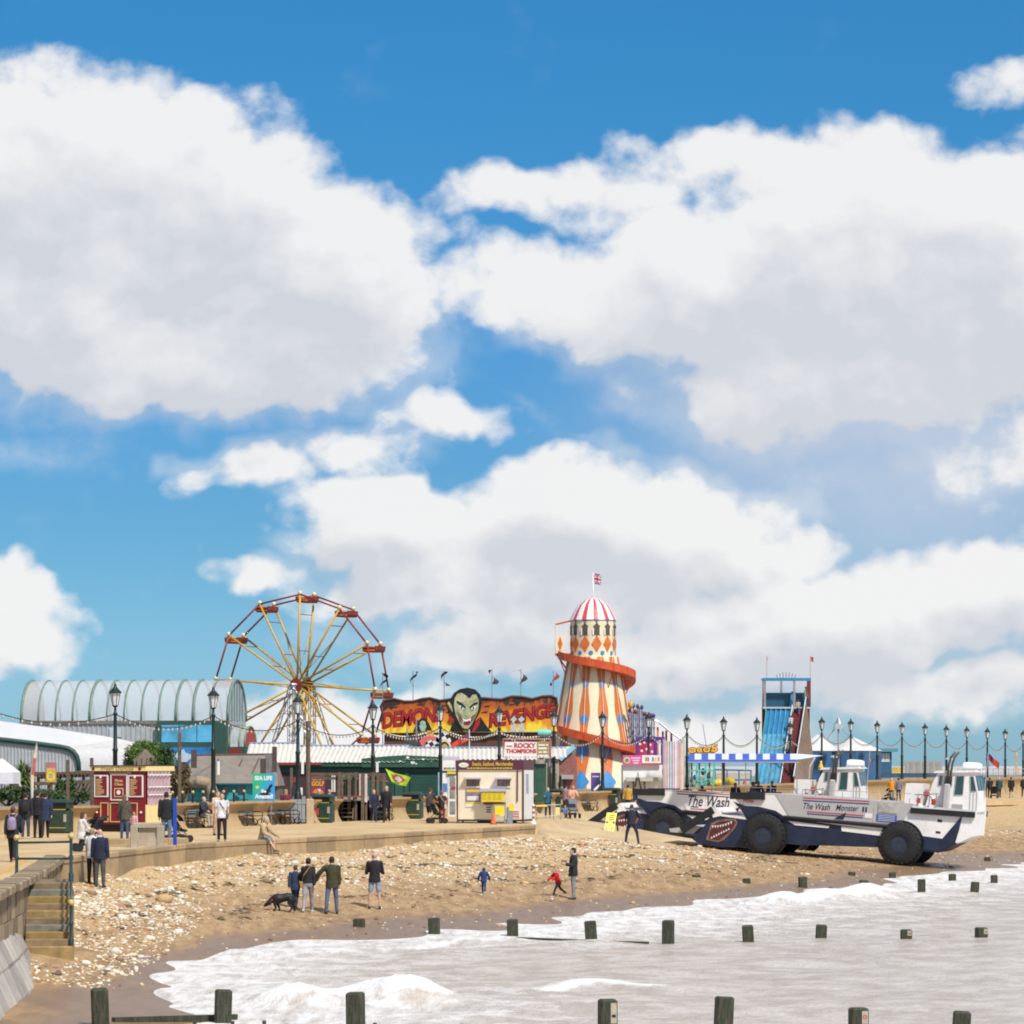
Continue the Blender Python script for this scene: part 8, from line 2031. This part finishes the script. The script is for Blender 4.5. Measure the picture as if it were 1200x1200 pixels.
for y in np.arange(883, 911, 2.4): mb = MB(); L.box(mb, 1019.2, 1044.8, y, y + .3, -.03, -.003); mb.build('board_joint', DT, t)
L = Lp(985, 272); TENT = M((.62, .60, .58), .7, .08, 1.5)
for x, w, y0, y1, lab in [(958, 26, 861, 880, 'pale conical tent roof behind the canopied vehicle'), (1000, 34, 864, 880, 'wide pale tent roof behind the wheelhouse of the canopied vehicle')]:
    Lt = Lp(x, 272); t = thing('tent', lab, 'tent', Lt.loc)
    MB().lathe([(w * Lt.k, Lt.z(y1)), (w * .45 * Lt.k, Lt.z(y0 + 7)), (.05, Lt.z(y0))], 12).build('tent_roof', TENT, t); MB().lathe([(w * .97 * Lt.k, 0), (w * .97 * Lt.k, Lt.z(y1))], 12).build('tent_wall', M((.04, .12, .24), .7, .12, 3), t)
L = Lp(984, 268); t = thing('water_tower_box', 'small grey louvred box on thin struts above the tent', 'tower', L.loc)
mb = MB(); L.box(mb, 978, 988.5, 848, 854, 0, .7); mb.build('louvred_box', M((.42, .46, .50), .5, .1, 4), t); MB().lathe([(.3, L.z(848)), (.02, L.z(840))], 8, (L.x(983), .3, 0)).build('spike', STEEL, t)
for x in (978.5, 988): MB().tube([(L.x(983) + (L.x(x) - L.x(983)) * 3.0, .3, L.z(866)), (L.x(x), .3, L.z(854))], .04, 5).build('strut', GREYP, t)
MB().tube([(L.x(983), .3, 0), (L.x(983), .3, L.z(854))], .08, 6).build('post', GREYP, t)
L = Lp(1080, 296); t = thing('grey_fence', 'weathered grey board fence behind the far wall', 'fence', L.loc)
for i, x in enumerate(np.arange(1060, 1104, 2.6)): mb = MB(); L.box(mb, x, x + 2.4, 892 + (i % 3) * .25, 915, 0, .05); mb.build('fence_board', M([(.34, .31, .28), (.38, .35, .31), (.30, .28, .26)][i % 3], .85, .15, 4), t)
mb = MB(); L.box(mb, 1060, 1104, 896, 897, .06, .12); mb.build('fence_rail', TIMBER, t)
L = Lp(1050, 290); mb = MB(); mb.prism([(L.x(1044), L.z(905)), (L.x(1045), L.z(901)), (L.x(1049), L.z(899)), (L.x(1059), L.z(899.5)), (L.x(1059), L.z(905))], 0, 1.5); mb.build('yellow_hull', M((.66, .45, .05), .5, .12, 3), loc=L.loc, label='yellow upturned boat hull beside the blue hut', category='boat')
L = Lp(1075, 280); mb = MB(); mb.prism([(L.x(1035), L.z(911)), (L.x(1031), L.z(906)), (L.x(1100), L.z(906)), (L.x(1096), L.z(911))], 0, 1.4); mb.build('dark_boat', M((.05, .09, .14), .5, .2, 3), loc=L.loc, label='long dark blue dinghy lying behind the far wall', category='boat')
L = Lp(1190, 296); t = thing('feather_flag', 'slim orange and white feather flag behind the far wall', 'flag', L.loc)
MB().tube([(0, 0, 0), (0, 0, L.z(881))], .03, 5).build('pole', GREYP, t); MB().grid([[(L.x(1190 + (0 if i == 0 else 2.2)), 0.02, L.z(y)) for y in (881, 890, 900, 908)] for i in range(2)]).build('flag_cloth', M((.62, .36, .10), .8, .3, 4), t)
L = Lp(1160, 300); t = thing('far_railing', 'thin railing on the far wall with parked bicycles', 'railing', L.loc)
for x in np.arange(1122, 1200, 6): MB().tube([(L.x(x), 0, 0), (L.x(x), 0, L.z(901))], .03, 5).build('rail_post', GREYP, t)
for y in (901, 906): MB().tube([(L.x(1122), 0, L.z(y)), (L.x(1200), 0, L.z(y))], .025, 5).build('rail', GREYP, t)

# ------------------------------------------------------------------ garden cafe on the left
L = Lp(2, 150); t = thing('parasol', 'large white parasol at the edge of the garden cafe', 'parasol', L.loc)
PW = M((.66, .64, .66), .7, .06, 2)
n = 8; cz, ez, rr = L.z(888), L.z(905), 22 * L.k
for i in range(n):
    a, b = 2 * math.pi * i / n, 2 * math.pi * (i + 1) / n
    MB().add([(0, 0, cz), (rr * math.cos(a), rr * math.sin(a), ez), (rr * math.cos(b), rr * math.sin(b), ez), (rr * math.cos(a), rr * math.sin(a), ez - .5), (rr * math.cos(b), rr * math.sin(b), ez - .5)], [(0, 1, 2), (1, 3, 4, 2)]).build('canopy_panel', PW, t)
MB().tube([(0, 0, 0), (0, 0, cz)], .04, 6).build('pole', STEEL, t)
for x, lab in [(12, 'folded green and white side curtain under the parasol'),]:
    Lq = Lp(x, 150.5); rows = [[(Lq.x(x + i * 1.6) + (i - 4) * .02 * j, .06 * math.sin(i * 2), Lq.z(916 + j * 5)) for j in range(4)] for i in range(8)]
    mb = MB(); mb.grid(rows); mb.m = [(k // 3) % 2 for k in range(len(mb.f))]; mb.build('side_curtain', [M((.55, .56, .55), .7, .1, 4), M((.02, .10, .06), .7, .15, 4)], loc=Lq.loc, label=lab, category='curtain', smooth=True)
for x, yt, lab, mt in [(25, 889, 'spiky yellow green cordyline plant behind the parasol', 1), (32, 893, 'brownish spiky cordyline beside the feather flag', 3)]:
    Lq = Lp(x, 152 + (x - 25) * .2); t = thing('cordyline', lab, 'plant', Lq.loc); top_ = Lq.z(yt)
    MB().tube([(0, 0, 0), (.05, 0, top_ * .45), (0, 0, top_ * .72)], [.09, .07, .05], 8).build('trunk', BARK, t)
    mb = MB()
    for i in range(170):
        a = random.uniform(0, 6.28); e = random.uniform(-.7, 1.35); ln = random.uniform(.5, .85); z0 = top_ * random.choice([.42, .55, .72]); d = Vector((math.cos(a) * math.cos(e), math.sin(a) * math.cos(e), math.sin(e))); sd = d.cross(Vector((0, 0, 1))).normalized() * .03; b0 = Vector((0, 0, z0)); m1 = b0 + d * ln * .55; tip = b0 + d * ln - Vector((0, 0, .15))
        mb.add([b0 - sd, b0 + sd, m1 + sd, m1 - sd, tip], [(0, 1, 2, 3), (3, 2, 4)])
    mb.build('leaves', LEAF[mt], t, fix=False)
L = Lp(37, 146); t = thing('feather_flag', 'tall curved feather flag in cream and red beside the walkers', 'flag', L.loc)
MB().tube([(0, 0, 0), (L.x(36), 0, L.z(910)), (L.x(38.5), 0, L.z(888)), (L.x(43), 0, L.z(871))], .025, 6).build('pole', GREYP, t)
pl = [(36, 939), (36, 925), (36.3, 908), (38.8, 888), (41, 876), (43, 870.5)]
mb = MB(); mb.grid([[(L.x(x), 0.0, L.z(y)) for x, y in pl], [(L.x(x + w), .05, L.z(y + .5)) for (x, y), w in zip(pl, (2.5, 3, 3.4, 3.4, 2.6, .3))]]); mb.m = [2, 0, 1, 0, 0]; mb.build('flag_cloth', [M((.70, .58, .36), .8, .12, 5), M((.52, .10, .08), .8, .2, 5), M((.62, .55, .58), .8, .12, 5)], t, smooth=True)
L = Lp(60, 153); t = thing('ice_cream_sign', 'pink and yellow ice cream board on the cafe pergola', 'sign', L.loc)
mb = MB(); L.box(mb, 53.5, 66, 893.5, 917.5, 0, .08); mb.build('sign_board', M((.42, .16, .17), .6, .12, 5), t); mb = MB(); L.box(mb, 54.5, 65, 900, 916.5, -.02, -.003); mb.build('yellow_panel', M((.66, .40, .10), .6, .12, 5), t)
mb = MB(); mb.lathe([(.10, -.03), (.20, -.03), (.20, -.022), (.10, -.022)], 14, (L.x(59.5), 0, L.z(910)), 'y', cap=False); mb.build('round_emblem', YELS, t); mb = MB(); mb.lathe([(.02, -.03), (.09, -.03), (.09, -.022)], 10, (L.x(59.5), 0, L.z(909)), 'y'); mb.build('emblem_face', M((.4, .42, .5), .5, .1, 5), t)
MB().bar((0, .1, 0), (0, .1, L.z(896)), .1).build('sign_post', TIMBER, t)
L = Lp(70, 156); t = thing('cafe_pergola', 'low timber pergola with dark beams behind the walkers', 'pergola', L.loc)
for y, yy_ in [(908, -.3), (918.5, -.4), (911, 1.5)]: MB().bar((L.x(40), yy_, L.z(y)), (L.x(112), yy_, L.z(y - 3)), .12, .16).build('beam', TIMBER, t)
for x in (45, 57, 70, 84, 98, 110): MB().bar((L.x(x), 0, 0), (L.x(x), 0, L.z(908)), .13).build('post', TIMBER, t)
for i in range(16): x = 42 + i * 4.4; MB().bar((L.x(x), -.5, L.z(906)), (L.x(x), 1.8, L.z(906)), .06, .1).build('rafter', TIMBER, t)
mb = MB(); L.box(mb, 72, 108, 918, 940, 1.6, 1.8); mb.build('back_screen', M((.26, .22, .18), .85, .2, 4), t)
mb = MB(); L.box(mb, 85, 101, 927, 940, -.2, .4); mb.build('teal_counter', M((.05, .22, .26), .6, .15, 4), t)
L = Lp(170, 160); t = thing('timber_turret', 'small hexagonal timber turret with a pointed roof above the dark red kiosk', 'hut', L.loc)
MB().lathe([(13 * L.k, L.z(889)), (7 * L.k, L.z(884)), (.05, L.z(878))], 6).build('roof', M((.17, .13, .09), .85, .2, 5), t)
for i in range(12):
    a = 2 * math.pi * i / 12; r_ = 11 * L.k; MB().bar((r_ * math.cos(a), r_ * math.sin(a), 0), (r_ * math.cos(a), r_ * math.sin(a), L.z(889)), .2, .12).build('wall_board', M((.24, .19, .15), .85, .2, 5), t)
L = Lp(168, 165); t = thing('garden_tree', 'rounded bright green tree behind the timber turret', 'tree', L.loc)
MB().tube([(0, 0, 0), (.05, 0, 1.0), (-.1, 0, 2.0)], [.14, .11, .07], 8).build('trunk', BARK, t)
cl = [(L.x(x), random.uniform(-.5, .5), L.z(y), r_, r_, r_ * .8) for x, y, r_ in [(155, 890, .55), (160, 882, .6), (167, 878, .6), (176, 879, .55), (184, 884, .5), (188, 890, .45), (170, 887, .7), (152, 896, .4), (179, 892, .6)]]
leaves('crown', cl, 5200, .055, LEAF[1], t); mb = MB()
for c in cl: mb.tube([(0, 0, 1.6), (c[0] * .5, c[1] * .5, 1.6 + (c[2] - 1.6) * .6), c[:3]], [.05, .03, .01], 5)
mb.build('limbs', BARK, t)
for x, D_, w, h, mt, lab in [(190, 160, 1.1, 2.3, 2, 'dull green shrub beside the pale kiosk curtain'), (202, 156, 1.0, 2.0, 3, 'reddish brown shrub in the bed above the curved wall'), (214, 157, 1.2, 1.5, 3, 'brown dry shrub beside the rock arch'), (196, 163, .9, 2.9, 0, 'tall green shrub under the shark mural'), (30, 147, 1.6, .9, 2, 'low grey green bushes along the wall near the parasol'), (60, 149, 1.6, .7, 0, 'low leafy bushes below the ice cream board'), (88, 150, 1.6, .7, 2, 'low bushes with pale flowers beside the teal counter'), (8, 147, 1.2, .9, 0, 'dark green bush under the white parasol'), (76, 155, .7, 1.3, 0, 'round green bush in the cafe garden')]:
    shrub(lab, x, 930, D_, w, h, 1500, mt)
# pale rock arch with a teal opening in the crazy golf garden
L = Lp(235, 155); t = thing('rock_arch', 'tan artificial rock arch with a teal hollow above the bench', 'rock', L.loc)
b = MB(); P = [(223, 920), (227, 917), (233, 916), (240, 917), (246, 921), (249, 928), (250, 936)]
b.tube([(L.x(x), .1 * math.sin(i * 2), L.z(y)) for i, (x, y) in enumerate(P)], [.18, .26, .28, .27, .27, .28, .3], 10); o = b.build('rock_span', M((.30, .23, .15), .9, .25, 3, bump=.6, bscale=9), t); remesh_later(o, .05)
mb = MB(); mb.lathe([(.02, .35), (.38, .35), (.38, .42)], 14, (L.x(233), 0, L.z(932)), 'y'); mb.build('teal_hollow', M((.03, .28, .28), .5, .2, 4), t)
# low railing with ball tops along the garden wall
L = Lp(230, wallD(230) + .35); t = thing('garden_railing', 'low black railing with ball topped posts on the garden wall', 'railing', L.loc)
for x in np.arange(190, 296, 12.0):
    d = wallD(x) + .35; X = wx(x, d) - L.loc[0]; Y = d - L.D
    p_ = MB().tube([(X, Y, 0), (X, Y, .52)], .05, 6).build('post', BLACK, t); MB().ball((X, Y, .58), .07, 8, 6).build('finial', BALLM, p_, smooth=True)
a, b = wallD(190) + .35, wallD(290) + .35
MB().tube([(wx(190, a) - L.loc[0], a - L.D, .2), (wx(240, wallD(240) + .35) - L.loc[0], wallD(240) + .35 - L.D, .2), (wx(290, b) - L.loc[0], b - L.D, .2)], .025, 6).build('rail', BLACK, t)
# ------------------------------------------------------------------ finish: bake the skinned surfaces
bpy.context.view_layer.update()
dg = bpy.context.evaluated_depsgraph_get()
new = []
for o in REMESH: new.append((o, bpy.data.meshes.new_from_object(o.evaluated_get(dg))))
for o, me in new:
    mats = [m for m in o.data.materials]; o.modifiers.clear(); o.data = me
    if not me.materials:
        for m in mats: me.materials.append(m)
